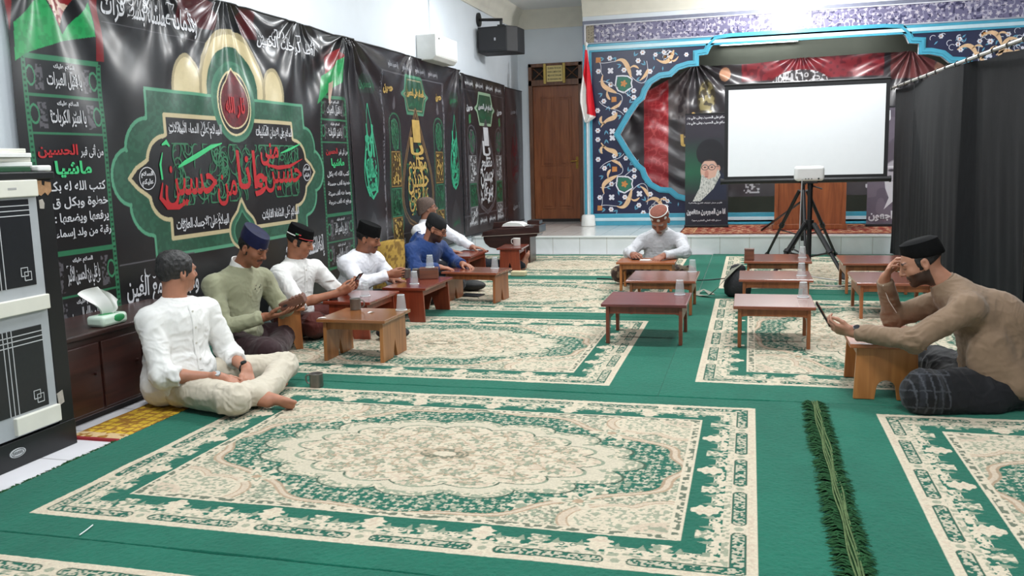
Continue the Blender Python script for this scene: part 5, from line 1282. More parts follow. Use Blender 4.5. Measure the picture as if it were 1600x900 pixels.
# ------------------------------------------------------------------ dark bookstand by the stage step
M_ebony = wood('wood_dark', rgb(40, 20, 18), rgb(68, 36, 30), .32, 2.4, 0, .4)
bs = thing('bookstand', 'dark brown floor bookstand with a sloping shelf, in front of the white step', 'bookstand', (-2.95, 11.0, .013))
b = MB(); b.prism([(.02, 0), (.25, 0), (.25, .33), (.34, .34), (.36, .40), (-.30, .345), (-.37, .34), (-.37, .30), (-.35, .25), (-.29, .20), (-.20, .18), (.02, .17)], -.16, .16, 'xz'); b.build('side_body', M_ebony, bs, bevel=.006)
b = MB(); b.prism([(-.38, .345), (.38, .385), (.38, .485), (.33, .485), (.30, .46), (-.20, .44), (-.37, .40)], -.19, .19, 'xz'); b.build('shelf_case', M_ebony, bs, bevel=.006)
b = MB(); b.prism([(-.385, .338), (.385, .378), (.385, .386), (-.385, .346)], -.197, .197, 'xz'); b.build('pale_edge', mat('pale_edge', rgb(150, 136, 126), .5), bs)
b = MB(); b.prism([(-.32, .42), (-.10, .45), (-.02, .52), (-.30, .50)], .10, .17, 'xz'); b.build('back_rest', M_ebony, bs, bevel=.006)
bk = thing('open_book', 'open white book resting on top of the dark bookstand', 'book', (-2.93, 11.0, .013 + .462))
b = MB(); b.prism([(-.15, 0), (-.13, .03), (-.08, .055), (0, .052), (.07, .05), (.12, .03), (.15, 0)], -.13, .13, 'xz'); b.build('page_block', M_paper, bk, bevel=.003)
b = MB(); b.box(-.155, .155, -.135, .135, -.004, .002); b.build('cover', mat('book_cover_red', rgb(90, 40, 38), .5), bk)
bk2 = thing('small_box', 'small dark brown box at the right end on top of the bookstand', 'box', (-2.66, 11.0, .013 + .486))
b = MB(); b.box(-.09, .07, -.09, .09, 0, .05); b.build('box_body', M_ebony, bk2, bevel=.004)
b = MB(); b.box(-.07, .05, -.07, .07, .05, .056); b.build('lid', M_dark, bk2, bevel=.002)

# ------------------------------------------------------------------ sideboard with tissues
M_side = wood('sideboard_wood', rgb(40, 20, 18), rgb(66, 34, 28), .35, 2.0, 1, .3)
sb = thing('sideboard', 'low dark brown wooden sideboard against the banner behind the man in white', 'cabinet', (-3.53, 4.17, 0.0))
sb.location.x = -3.555; sb.scale = (.9, 1, 1)
b = MB(); b.box(-.24, .24, -.66, .66, .03, .445); b.build('carcass', M_side, sb, bevel=.006)
b = MB(); b.box(-.255, .265, -.68, .68, .445, .475); b.build('top_board', M_side, sb, bevel=.008)
b = MB(); b.box(-.22, .22, -.64, .64, 0, .03); b.build('plinth', M_dark, sb)
for y0, y1 in ((-.64, -.33), (-.31, .0), (.02, .33), (.35, .64)):
    d = MB(); d.box(.24, .254, y0, y1, .05, .41); dd = d.build('door', M_side, sb, bevel=.005)
    k = MB(); k.tube([(.254, (y0 + y1) / 2 + .11, .25), (.272, (y0 + y1) / 2 + .11, .25)], .009, 10); k.build('knob', M_side, dd, smooth=True)
ts = thing('tissue_pack', 'green and white tissue pack with a pulled up white tissue on the sideboard', 'tissues', (-3.38, 3.985, .4755))
b = MB(); b.box(-.055, .055, -.10, .10, 0, .06); b.build('wrapper', mat('tissue_wrap', rgb(198, 216, 200), .4, var=.1), ts, bevel=.018, seg=3, smooth=True)
b = MB(); b.ell((.052, .03, .035), (.006, .05, .022), 14, 8); b.ell((.0, .0, .060), (.03, .06, .004), 14, 8); b.build('green_print', mat('print_leaf', rgb(40, 140, 80), .4), ts, smooth=True)
tu, tv = np.meshgrid(np.linspace(-1, 1, 40), np.linspace(0, 1, 40))
TXs = tu * (.014 + .03 * tv) + .012 * np.sin(tv * 5); TYs = tu * (.035 + .055 * tv) - .03 * tv ** 2 + .02 * np.sin(tu * 4 + tv * 3); TZs = .060 + .15 * tv * (1 - .35 * tu ** 2) - .03 * tv * tu
grid_mesh('tissue', TXs + .012 * np.sin(tu * 7 + tv * 4), TYs, TZs, None, M_paper, ts)

# ------------------------------------------------------------------ black and silver cabinet
M_cblk = mat('cabinet_black', rgb(24, 25, 27), .35, var=.15, scale=8)
M_cpan = mat('cabinet_panel', rgb(34, 36, 40), .3, var=.1, scale=60)
M_silv = mat('cabinet_silver', rgb(172, 176, 180), .4, var=.05)
M_cream = mat('cabinet_cream', rgb(226, 224, 212), .45, var=.04)
M_chip = mat('chipboard', rgb(168, 128, 92), .9, var=.2, scale=60)
M_line = mat('line_silver', rgb(200, 202, 204), .35)
cb = thing('storage_cabinet', 'tall black and silver storage cabinet with two panel doors at the left edge', 'cabinet', (-3.15, 0, 0))
CY0, CY1 = 2.30, 3.43
b = MB(); b.box(-.50, -.02, CY0, CY1, 0.0, 1.275); b.build('carcass', M_cblk, cb, bevel=.004)
b = MB(); b.box(-.52, .012, CY0 - .02, CY1 + .012, 1.275, 1.31); b.build('top_board', M_cblk, cb, bevel=.006)
b = MB(); b.box(-.02, .004, CY0, CY1, 0, .125); b.build('base_board', M_cblk, cb, bevel=.003)
b = MB(); b.box(-.02, .0, 3.335, CY1, .125, 1.275); b.build('side_post', M_cblk, cb, bevel=.003)
b = MB(); b.prism([(3.335, 1.27), (3.335, 1.21), (3.36, 1.20), (3.385, 1.215), (3.40, 1.20), (3.425, 1.22), (3.425, 1.26), (3.39, 1.265), (3.385, 1.245), (3.37, 1.25), (3.37, 1.27)], -.002, .0022, 'yz'); b.build('chipped_patch', M_chip, cb)
b = MB(); b.prism([(3.345, 1.18), (3.365, 1.185), (3.375, 1.165), (3.37, 1.14), (3.345, 1.142)], -.002, .0022, 'yz'); b.prism([(3.335, .27), (3.37, .28), (3.375, .22), (3.34, .21)], -.002, .0022, 'yz'); b.build('peeled_patch', mat('peeled_grey', rgb(176, 168, 158), .8, var=.15, scale=50), cb)
b = MB(); b.tube([(.004, 3.07, .07), (.009, 3.07, .07)], .02, 20); b.v = [(x, 3.07 + (y - 3.07) * 2.2, z) for x, y, z in b.v]; b.build('oval_badge', M_line, cb, smooth=True)
ik = Ink(); ik.loop(arc(3.07, .07, .036, .0155, 0, 340, 20), .003); [ik.ribbon([(3.046 + .009 * k, .064), (3.046 + .009 * k, .077)], .005) for k in range(6)]; ik.build('badge_lettering', lambda a, c: (a * 0 + .0095, a, c), M_cblk, cb)
for (z0, z1, nm) in ((.70, 1.275, 0), (.135, .70, 1)):
    y0, y1 = 2.34, 3.33
    d = MB(); d.box(-.018, .002, y0, y1, z0, z1); dr = d.build('door', M_silv, cb, bevel=.003)
    e = MB(); e.box(-.01, .0045, y0 + .045, y1 - .05, z0 + .10, z1 - .085); e.build('black_panel', M_cpan, dr, bevel=.002)
    e = MB()
    if nm == 0: e.box(-.01, .018, y0, y1, z1 - .075, z1); e.box(-.01, .022, y0, y1, z0 - .018, z0 + .05)
    else: e.box(-.01, .022, 3.07, y1, z0 + .01, z0 + .09)
    e.build('cream_rail', M_cream, dr, bevel=.004)
    e = MB(); zt = z1 - .085; yb = y0 + .045
    for k in range(3): e.box(.0045, .0058, yb, y1 - .05, zt - .030 - k * .022, zt - .026 - k * .022)
    for k in range(3): e.box(.0045, .0058, 3.055 + k * .024, 3.059 + k * .024, z0 + .10, zt)
    e.build('pin_stripes', M_line, dr)
    ik = Ink()
    for (a, c) in ((3.215, z0 + .165), (3.233, z0 + .145)): ik.loop([(a - .019, c - .019), (a + .019, c - .019), (a + .019, c + .019), (a - .019, c + .019)], .005)
    ik.build('square_emblem', lambda a, c: (a * 0 + .0062, a, c), M_line, dr)
ik = Ink(); [ik.ribbon([(3.16 + .007 * k, 1.232), (3.16 + .007 * k, 1.242)], .004) for k in range(7)]; ik.build('rail_lettering', lambda a, c: (a * 0 + .0188, a, c), M_grey_ink, cb)
# things on the cabinet
for i in range(4):
    b = MB(); w = .15 - .006 * (i % 2); b.box(-w, w, -.11, .11, 0, .020); o = b.build('booklet', M_cream if i % 2 else M_paper, bevel=.003)
    o.location = (-3.36 + .006 * (i % 3), 3.285 - .008 * i, 1.335 + i * .0205); o.rotation_euler = (0, 0, .05 * ((i * 7) % 3 - 1)); tag(o, 'cream booklet, %s of the pile on top of the black cabinet' % ['lowest', 'second', 'third', 'topmost'][i], 'book', 'booklets piled on the cabinet')
b = MB(); b.box(-.16, .16, -.13, .10, 0, .023); o = b.build('green_book', mat('book_green', rgb(30, 78, 48), .5), bevel=.003); o.location = (-3.35, 3.26, 1.311); tag(o, 'dark green book at the bottom of the pile on the cabinet', 'book')
b = MB(); b.box(-.12, .12, -.045, .045, 0, .028); o = b.build('paper_roll', M_paper, bevel=.008, seg=3); o.location = (-3.32, 3.425 - .03, 1.311); o.location.y = 3.43 - .0; o.location = (-3.30, 3.435, 1.311); o.scale = (1, .9, 1); tag(o, 'white folded paper at the right end on top of the black cabinet', 'paper')
# ------------------------------------------------------------------ yellow cushion on the left wall side
cu_ = thing('cushion', 'mustard yellow patterned cushion leaning between the white shirted man and the blue hoodie', 'cushion', (-3.20, 7.45, .32), .15)
pu, pv = np.meshgrid(np.linspace(-1, 1, 50), np.linspace(-1, 1, 50))
th_ = .075 * np.clip((1 - pu ** 2) * (1 - pv ** 2), 0, 1) ** .45
pcol = np.empty(pu.shape + (3,)); pcol[:] = rgb(172, 138, 62); pcol[vnoise(pu, pv, .10, 3) > .62] = rgb(126, 96, 42)
for s_, nm in ((1, 'front_face'), (-1, 'back_face')):
    grid_mesh(nm, pu * .155 * (1 - .06 * pv ** 2), -s_ * th_ + .05 * pv, pv * .295 * (1 - .06 * pu ** 2) + .02 * pu, pcol, mat('cushion_cloth', (1, 1, 1), .85, var=.15, scale=50, attr=True, bump=.002, bscale=120) if s_ > 0 else bpy.data.materials['cushion_cloth'], cu_, flip=(s_ < 0))

tag(MB().tube([(-2.302, 2.475, .017), (-2.308, 2.52, .018), (-2.319, 2.562, .017)], .0022, 6).build('thread', M_paper, smooth=True), 'short white thread lying on the green carpet border at the bottom left', 'thread')
# ------------------------------------------------------------------ figure modelling: signed distance fields -> one continuous skin
def V3(*a): return np.array(a, float)
def nrm(a): a = np.asarray(a, float); return a / (np.linalg.norm(a) + 1e-12)
class Field:
    def __init__(s, lo, hi, h):
        s.lo = np.asarray(lo, float); s.h = h; s.n = np.maximum(4, np.ceil((np.asarray(hi, float) - s.lo) / h).astype(int) + 1)
        s.D = np.full(s.n, .5, np.float32)
    def box(s, lo, hi):
        i0 = np.clip(np.floor((np.asarray(lo) - s.lo) / s.h).astype(int), 0, s.n); i1 = np.clip(np.ceil((np.asarray(hi) - s.lo) / s.h).astype(int) + 1, 0, s.n)
        if (i1 <= i0).any(): return None, None
        ax = [(s.lo[k] + s.h * np.arange(i0[k], i1[k])).astype(np.float32) for k in range(3)]
        return tuple(slice(a, b) for a, b in zip(i0, i1)), np.meshgrid(*ax, indexing='ij', sparse=True)
    def mix(s, sl, d, k, sub=False):
        a = s.D[sl]
        if sub: a, d = -a, d
        if k > 0:
            h = np.maximum(k - np.abs(a - d), 0) / k; r = np.minimum(a, d) - h * h * k * .25
        else: r = np.minimum(a, d)
        s.D[sl] = -r if sub else r
    def cone(s, a, b, ra, rb, k=.02, sub=False):
        a = np.asarray(a, float); b = np.asarray(b, float); m = max(ra, rb) + k + .03
        sl, g = s.box(np.minimum(a, b) - m, np.maximum(a, b) + m)
        if sl is None: return s
        ab = b - a; L = float(ab @ ab) + 1e-12
        px, py, pz = g[0] - a[0], g[1] - a[1], g[2] - a[2]
        t = np.clip((px * ab[0] + py * ab[1] + pz * ab[2]) / L, 0, 1)
        d = np.sqrt((px - t * ab[0]) ** 2 + (py - t * ab[1]) ** 2 + (pz - t * ab[2]) ** 2) - (ra + (rb - ra) * t)
        s.mix(sl, d, k, sub); return s
    def chain(s, pts, rs, k=.02):
        for i in range(len(pts) - 1): s.cone(pts[i], pts[i + 1], rs[i], rs[i + 1], k)
        return s
    def ell(s, c, r, R=None, k=.02, sub=False):
        c = np.asarray(c, float); r = np.asarray(r, float); m = r.max() + k + .03
        sl, g = s.box(c - m, c + m)
        if sl is None: return s
        p = [g[0] - c[0], g[1] - c[1], g[2] - c[2]]
        if R is not None: p = [p[0] * R[0, i] + p[1] * R[1, i] + p[2] * R[2, i] for i in range(3)]
        k0 = np.sqrt((p[0] / r[0]) ** 2 + (p[1] / r[1]) ** 2 + (p[2] / r[2]) ** 2)
        k1 = np.sqrt((p[0] / r[0] ** 2) ** 2 + (p[1] / r[1] ** 2) ** 2 + (p[2] / r[2] ** 2) ** 2) + 1e-9
        s.mix(sl, k0 * (k0 - 1) / k1, k, sub); return s
    def cut(s, pt, n, lo=None, hi=None):
        """keep the side the normal points away from"""
        lo = s.lo if lo is None else lo; hi = s.lo + s.h * s.n if hi is None else hi
        sl, g = s.box(lo, hi); n = nrm(n)
        if sl is None: return s
        s.D[sl] = np.maximum(s.D[sl], (g[0] - pt[0]) * n[0] + (g[1] - pt[1]) * n[1] + (g[2] - pt[2]) * n[2]); return s
    def mesh(s, smooth=1):
        D = s.D; I = D < 0; n = s.n
        c = np.zeros(n - 1, np.int8)
        for dx in (0, 1):
            for dy in (0, 1):
                for dz in (0, 1): c += I[dx:n[0] - 1 + dx, dy:n[1] - 1 + dy, dz:n[2] - 1 + dz]
        act = (c > 0) & (c < 8); idx = np.full(n - 1, -1, np.int32); cells = np.argwhere(act); idx[act] = np.arange(len(cells))
        P = np.zeros((len(cells), 3)); W_ = np.zeros(len(cells)); X, Y, Z = cells.T
        cor = {}
        for dx in (0, 1):
            for dy in (0, 1):
                for dz in (0, 1): cor[dx, dy, dz] = D[X + dx, Y + dy, Z + dz]
        for ax in range(3):
            o = [k for k in range(3) if k != ax]
            for u in (0, 1):
                for v in (0, 1):
                    a = [0, 0, 0]; a[o[0]] = u; a[o[1]] = v; b = list(a); b[ax] = 1
                    d0, d1 = cor[tuple(a)], cor[tuple(b)]; m = (d0 < 0) != (d1 < 0)
                    t = d0 / (d0 - d1 + 1e-12)
                    q = np.zeros((len(cells), 3)); q[:, o[0]] = u; q[:, o[1]] = v; q[:, ax] = t
                    P[m] += q[m]; W_[m] += 1
        P = (cells + P / W_[:, None]) * s.h + s.lo
        F = []
        for ax in range(3):
            o = [(ax + 1) % 3, (ax + 2) % 3]
            sl0 = [slice(None)] * 3; sl1 = [slice(None)] * 3; sl0[ax] = slice(0, -1); sl1[ax] = slice(1, None)
            A, B = I[tuple(sl0)], I[tuple(sl1)]; e = np.argwhere(A != B)
            ok = np.ones(len(e), bool)
            for k in o: ok &= (e[:, k] > 0) & (e[:, k] < n[k] - 1)
            e = e[ok]; sg = A[e[:, 0], e[:, 1], e[:, 2]]
            def cell(d0, d1):
                q = e.copy(); q[:, o[0]] += d0; q[:, o[1]] += d1; return idx[q[:, 0], q[:, 1], q[:, 2]]
            f = np.stack([cell(-1, -1), cell(0, -1), cell(0, 0), cell(-1, 0)], 1); f[~sg] = f[~sg][:, ::-1]; F.append(f)
        F = np.concatenate(F)
        for it in range(smooth):
            S_ = np.zeros_like(P); N_ = np.zeros(len(P))
            for a, b in ((0, 1), (1, 2), (2, 3), (3, 0)):
                np.add.at(S_, F[:, a], P[F[:, b]]); np.add.at(N_, F[:, a], 1)
            P = P * .5 + .5 * S_ / np.maximum(N_, 1)[:, None]
        return P, F
def normals(P, F):
    N = np.cross(P[F[:, 2]] - P[F[:, 0]], P[F[:, 3]] - P[F[:, 1]]); V = np.zeros_like(P)
    for k in range(4): np.add.at(V, F[:, k], N)
    return V / (np.linalg.norm(V, axis=1)[:, None] + 1e-12)
def vn3(P, s, seed=1):
    p = P / s; i = np.floor(p).astype(np.int64); f = p - i; f = f * f * (3 - 2 * f); o = 0
    for dx in (0, 1):
        for dy in (0, 1):
            for dz in (0, 1):
                h = _h(i[:, 0] + dx + 57 * (i[:, 2] + dz), i[:, 1] + dy + 131 * (i[:, 2] + dz), seed)
                o = o + h * (f[:, 0] if dx else 1 - f[:, 0]) * (f[:, 1] if dy else 1 - f[:, 1]) * (f[:, 2] if dz else 1 - f[:, 2])
    return o
def folds(P, F, amp, seed, s=.055, gather=(), limbs=()):
    """soft cloth creases: warped ridges, stronger near the gather points (elbows, waist, lap)"""
    N = normals(P, F)
    w = vn3(P, s * 2.4, seed) * 2.2; q = P + .10 * (vn3(P, s * 2, seed + 3)[:, None] - .5)
    r1 = 1 - np.abs(2 * vn3(q * V3(1, 1, 1.9), s, seed + 1) - 1); r2 = 1 - np.abs(2 * vn3(q * V3(1.8, 1.2, 1), s * .62, seed + 2) - 1)
    d = (r1 ** 2 - .4) * .7 + (r2 ** 2 - .4) * .45
    g = np.full(len(P), .55)
    for c, rad in gather: g = np.maximum(g, 1.5 * np.exp(-(np.linalg.norm(P - c, axis=1) / rad) ** 2))
    out = amp * d * g
    for (a, b, t0, rad, sp_) in limbs:                   # creases wrapped round a sleeve, a waist or a knee
        ax = b - a; L = np.linalg.norm(ax); ax = ax / L; v = P - a; t = v @ ax; pr_ = v - t[:, None] * ax; dist = np.linalg.norm(pr_, axis=1)
        e1 = nrm(np.cross(ax, V3(.3, .2, .93))); e2 = np.cross(ax, e1); an = np.arctan2(pr_ @ e2, pr_ @ e1)
        ph = t / .030 + 1.9 * np.sin(an + seed) + .8 * np.sin(2 * an + 1.7 * seed) + 5.0 * vn3(P, .07, seed + 5)
        wt = np.exp(-((t - t0 * L) / sp_) ** 2) * np.clip((rad - dist) / .03, 0, 1) * (.35 + .9 * vn3(P, .06, seed + 6))
        out = out + amp * 1.15 * ((.5 + .5 * np.sin(ph)) ** 2.2 - .35) * wt
    return P + N * out[:, None]
def skin_obj(name, P, F, m, parent, base, col=None):
    me = bpy.data.meshes.new(name); nv = len(P); nf = len(F)
    me.vertices.add(nv); me.vertices.foreach_set('co', (P - base).astype(np.float32).reshape(-1))
    me.loops.add(nf * 4); me.polygons.add(nf); me.loops.foreach_set('vertex_index', np.ascontiguousarray(F).reshape(-1).astype(np.int32))
    me.polygons.foreach_set('loop_start', (np.arange(nf) * 4).astype(np.int32)); me.polygons.foreach_set('use_smooth', np.ones(nf, bool)); me.update(calc_edges=True)
    if col is not None:
        a = me.color_attributes.new('Col', 'FLOAT_COLOR', 'POINT'); c = np.ones((nv, 4), np.float32); c[:, :3] = col; a.data.foreach_set('color', c.reshape(-1))
    me.materials.append(m); o = bpy.data.objects.new(name, me); COL.objects.link(o); o.parent = parent
    return o
def frame(fwd, up):
    f = nrm(fwd); u = np.asarray(up, float); u = nrm(u - f * (u @ f)); r = np.cross(f, u)
    return np.stack([r, f, u], 1)                      # columns right, forward, up

M_skin = mat('skin', (1, 1, 1), .48, var=.05, scale=40, attr=True, bump=.0006, bscale=300, spec=.4)
bs_ = M_skin.node_tree.nodes['Principled BSDF']; bs_.inputs['Subsurface Weight'].default_value = .08; bs_.inputs['Subsurface Radius'].default_value = (.012, .005, .003)
M_hair = mat('hair_black', rgb(24, 21, 20), .55, var=.4, scale=90, stretch=(1, 1, .25), bump=.004, bscale=160)
M_hairg = mat('hair_greying', rgb(40, 38, 38), .5, var=.6, scale=70, stretch=(1, 1, .3), bump=.004, bscale=140)
M_velvet = mat('cap_velvet_black', rgb(14, 14, 15), .9, var=.2, scale=50, spec=.15)
M_velvetb = mat('cap_velvet_blue', rgb(14, 19, 58), .7, var=.35, scale=30, spec=.25, sheen=.1)
M_frameblk = mat('glasses_black', rgb(20, 20, 22), .3)
M_glass = mat('glasses_lens', rgb(210, 220, 225), .05); M_glass.node_tree.nodes['Principled BSDF'].inputs['Alpha'].default_value = .15
FL = .014                                               # top of the carpet pile

def head_prims(f, c, R, h=1.0, ears=True):
    T = lambda *q: c + R @ (np.array(q) * h)
    def E(q, r, k=.02, sub=False): f.ell(T(*q), np.array(r) * h, R, k, sub)
    def C(a, b, ra, rb, k=.012, sub=False): f.cone(T(*a), T(*b), ra * h, rb * h, k, sub)
    E((0, -.016, .030), (.074, .094, .086), .01); E((0, .024, -.008), (.063, .066, .086), .03); E((0, .030, -.062), (.050, .056, .048), .03); E((0, .070, -.094), (.022, .018, .018), .02)
    for s in (-1, 1):
        E((s * .043, .056, -.022), (.022, .022, .022), .02)
        if ears:
            E((s * .077, -.012, -.004), (.010, .019, .031), .008); E((s * .085, -.008, .000), (.006, .010, .016), .004, True); E((s * .075, -.004, -.030), (.008, .009, .010), .006)
    C((-.042, .080, .026), (.042, .080, .026), .010, .010, .014)
    for s in (-1, 1): E((s * .031, .098, .008), (.017, .013, .011), .012, True)
    for s in (-1, 1): E((s * .031, .074, .006), (.0145, .0145, .0135), .003)
    C((0, .086, .020), (0, .106, -.020), .008, .0125, .010); E((0, .106, -.026), (.012, .011, .009), .006)
    for s in (-1, 1): E((s * .012, .096, -.029), (.008, .009, .007), .005)
    C((-.019, .083, -.058), (.019, .083, -.058), .006, .006, .010); C((-.016, .084, -.070), (.016, .084, -.070), .007, .007, .010)
    C((-.022, .094, -.0645), (.022, .094, -.0645), .0022, .0022, .003, True)
def face_colour(P, col, c, R, base, h=1.0, eyes='down', brow=(34, 28, 26), stubble=0.0, beard=None, moustache=None, lip=None):
    q = (P - c) @ R / h; x, y, z = q.T; ax = np.abs(x); near = np.linalg.norm(q, axis=1) < .19; fr = near & (y > .03)
    def put(m, rgb_, a=1.0):
        m = np.clip(np.asarray(m, float) * a, 0, 1)[:, None]; col[:] = col * (1 - m) + np.array(rgb(*rgb_)) * m
    nz = vn3(q, .006, 3)
    jaw = fr & (z < -.035) & ~((np.abs(z + .064) < .013) & (ax < .026))
    if stubble: put(fr & (z < -.04) & (z > -.12), (60, 48, 44), stubble)
    if beard: put(near & (z < -.034 - .25 * np.maximum(.0, .055 - ax) * (y > .05)) & (y > -.02) & (z > -.13) & ~((np.abs(z + .064) < .012) & (ax < .024)) & ~((z > -.052) & (ax < .036)), beard, .92)
    if moustache: put(fr & (z < -.040) & (z > -.058) & (ax < .034) & (y > .07), moustache, .9)
    put(fr & (np.abs(z + .0640) < .011) & (ax < .025 - .6 * np.abs(z + .064)) & (y > .075), lip or (132, 78, 70), .75)
    put(fr & (np.abs(z - (.031 - .10 * (ax - .03) ** 2 / .03)) < .0055) & (ax > .012) & (ax < .050) & (y > .055), brow, .9)
    e = np.hypot((ax - .031) / .0145, (z - .006) / .0075)
    if eyes == 'open':
        put(fr & (e < 1), (206, 200, 194)); put(fr & (np.hypot(ax - .031, z - .006) < .0062), (30, 20, 16)); put(fr & (e < 1.3) & (z > .010), (50, 36, 30), .9)
    else:
        put(fr & (e < 1.15), (112, 74, 58), .5); put(fr & (e < 1.2) & (z < .003), (40, 28, 24), .9)
    put(fr & (np.hypot((ax - .011) / .005, (z + .033) / .004) < 1) & (y > .08), (70, 40, 34), .8)
FING = [((.043, .026, .021), .0088), ((.048, .030, .022), .0090), ((.044, .027, .021), .0086), ((.034, .020, .018), .0076)]
def hand(f, w, d, n, side, curl=(30, 30, 20), spread=4, thumb=(.62, .66, .30), thumb_curl=20, sc=1.0, per=None):
    """wrist, direction of the fingers, palm normal; five separate fingers"""
    d = nrm(d); n = np.asarray(n, float); n = nrm(n - d * (n @ d)); l = np.cross(d, n) * (1 if side == 'R' else -1)
    w = np.asarray(w, float)
    f.ell(w + d * .048 * sc, np.array((.037, .050, .0145)) * sc, np.stack([l, d, n], 1), .012)
    f.cone(w - d * .03 * sc, w + d * .02 * sc, .027 * sc, .026 * sc, .015)
    tips = []
    for i, (ls, r) in enumerate(FING):
        off = (.029, .0098, -.0095, -.0275)[i]; k = w + d * (.088, .092, .088, .080)[i] * sc + l * off * sc
        f.cone(w + d * .02 * sc + l * off * .6 * sc, k, .0115 * sc, r * 1.12 * sc, .010)
        a = math.radians(spread * (1.5 - i)); dd = nrm(d * math.cos(a) + l * math.sin(a)); p = k; ang = 0
        cs = per[i] if per else curl
        for j, L in enumerate(ls):
            ang += math.radians(cs[j]); v = dd * math.cos(ang) + n * math.sin(ang); q = p + v * L * sc
            f.cone(p, q, r * (1 - .10 * j) * sc, r * (1 - .10 * (j + 1)) * sc, .0035); p = q
        tips.append(p)
    b = w + d * .024 * sc + l * .024 * sc; td = nrm(d * thumb[0] + l * thumb[1] + n * thumb[2]); p = b; v = td
    f.cone(w + d * .005 * sc, b, .018 * sc, .0155 * sc, .012)
    for j, (L, r) in enumerate(((.044, .0128), (.033, .0108), (.026, .0095))):
        if j:
            a = math.radians(thumb_curl); v = nrm(v * math.cos(a) + nrm(d * .7 - l * .6) * math.sin(a))
        q = p + v * L * sc; f.cone(p, q, (r + .001) * sc, (r - .0012) * sc, .006); p = q
    return tips, p
def foot(f, an, toe, up, toes=True, side=1):
    an = np.asarray(an, float); toe = np.asarray(toe, float); d = nrm(toe - an); L = np.linalg.norm(toe - an); up = nrm(np.asarray(up, float) - d * (np.asarray(up, float) @ d)); r = np.cross(d, up)
    heel = an - d * .055 - up * .030
    f.cone(an + up * .03, heel, .036, .031, .02); f.cone(heel, an + d * .06 - up * .025, .031, .032, .02); f.cone(an + d * .0, toe - d * .045 - up * .005, .038, .024, .02)
    f.ell(toe - d * .055 - up * .014, (.042, .045, .019), np.stack([r, d, up], 1), .015)
    if toes:
        for i in range(5):
            b = toe - d * (.035 + .006 * i) + r * side * (.030 - .0155 * i) - up * .012; rr = (.0125, .0095, .009, .0085, .008)[i]; f.cone(b - d * .012, b + d * (.036 - .003 * i), rr, rr * .9, .004)
def band_collar(m, parent, base, J, RT_, up_, fw_, rx=.067, ry=.064, h=.034, z0=-.012, tilt=.18):
    """standing collar: a short flared band round the neck, lower at the throat"""
    b = MB(); n = 40; vs = []; c = J['neck'] + fw_ * .004
    for (dr, z) in ((.010, z0 - .004), (.003, z0 + h * .5), (.0, z0 + h), (-.006, z0 + h), (-.006, z0)):
        for i in range(n):
            a = 2 * PI * i / n; y = (ry + dr) * math.sin(a); vs.append(tuple(c + RT_ @ V3((rx + dr) * math.cos(a), y, z - tilt * y) - base))
    b.add(vs, [(i * n + j, i * n + (j + 1) % n, (i + 1) * n + (j + 1) % n, (i + 1) * n + j) for i in range(4) for j in range(n)]); return b.build('collar', m, parent, smooth=True)
def ring_mesh(name, m, parent, base, c, R, rx, ry, tube_r, n=40, h=None, tilt=0):
    b = MB(); pts = []
    for i in range(n + 1):
        a = 2 * PI * i / n; pts.append(c + R @ V3(rx * math.cos(a), ry * math.sin(a), tilt * math.sin(a)) - base)
    b.tube(pts, tube_r, 8, cap=False); return b.build(name, m, parent, smooth=True)
def cap_mesh(name, m, parent, base, c, R, prof, n=44, h=1.0, k=1.0):
    """headwear lofted from (rx, ry, y offset, z) rings in head space"""
    b = MB(); vs = []
    for (rx, ry, yo, z, *tl) in prof:
        for i in range(n):
            a = 2 * PI * i / n; y = ry * math.sin(a) + yo; vs.append(tuple(c + R @ (V3(rx * math.cos(a), y, z + (tl[0] * (y / .1) if tl else 0)) * h * k) - base))
    k = len(prof); fs = [(i * n + j, i * n + (j + 1) % n, (i + 1) * n + (j + 1) % n, (i + 1) * n + j) for i in range(k - 1) for j in range(n)]
    fs.append(tuple((k - 1) * n + j for j in range(n))); b.add(vs, fs); return b.build(name, m, parent, smooth=True, angle=50)
PECI = lambda z0, H, g=0: [(.080, .100, -.012, z0, g), (.084, .104, -.012, z0 + .002, g), (.083, .103, -.012, z0 + H * .5, g), (.080, .100, -.013, z0 + H - .008, g), (.077, .097, -.013, z0 + H, g), (.05, .066, -.013, z0 + H - .004, g)]
def hair_mesh(name, m, parent, base, c, R, h, cutf, grow=.007, res=.006, noise=.004, extra=None, seed=3):
    lo = c - .16 * h; hi = c + .16 * h; f = Field(lo, hi, res)
    T = lambda *q: c + R @ (np.array(q) * h)
    f.ell(T(0, -.016, .030), (np.array((.074, .094, .086)) + grow) * h, R, .01); f.ell(T(0, .010, -.004), (np.array((.066, .070, .082)) + grow * .5) * h, R, .02)
    if extra: extra(f, T, R)
    sl, g = f.box(lo, hi); G = np.stack(np.broadcast_arrays(g[0] - c[0], g[1] - c[1], g[2] - c[2]), -1) @ R / h
    f.D[sl] = np.maximum(f.D[sl], cutf(G[..., 0], G[..., 1], G[..., 2]).astype(np.float32))
    P, F = f.mesh(1); N = normals(P, F); P = P + N * (noise * (vn3(P, .014, seed) - .5) * 2)[:, None]
    return skin_obj(name, P, F, m, parent, base)
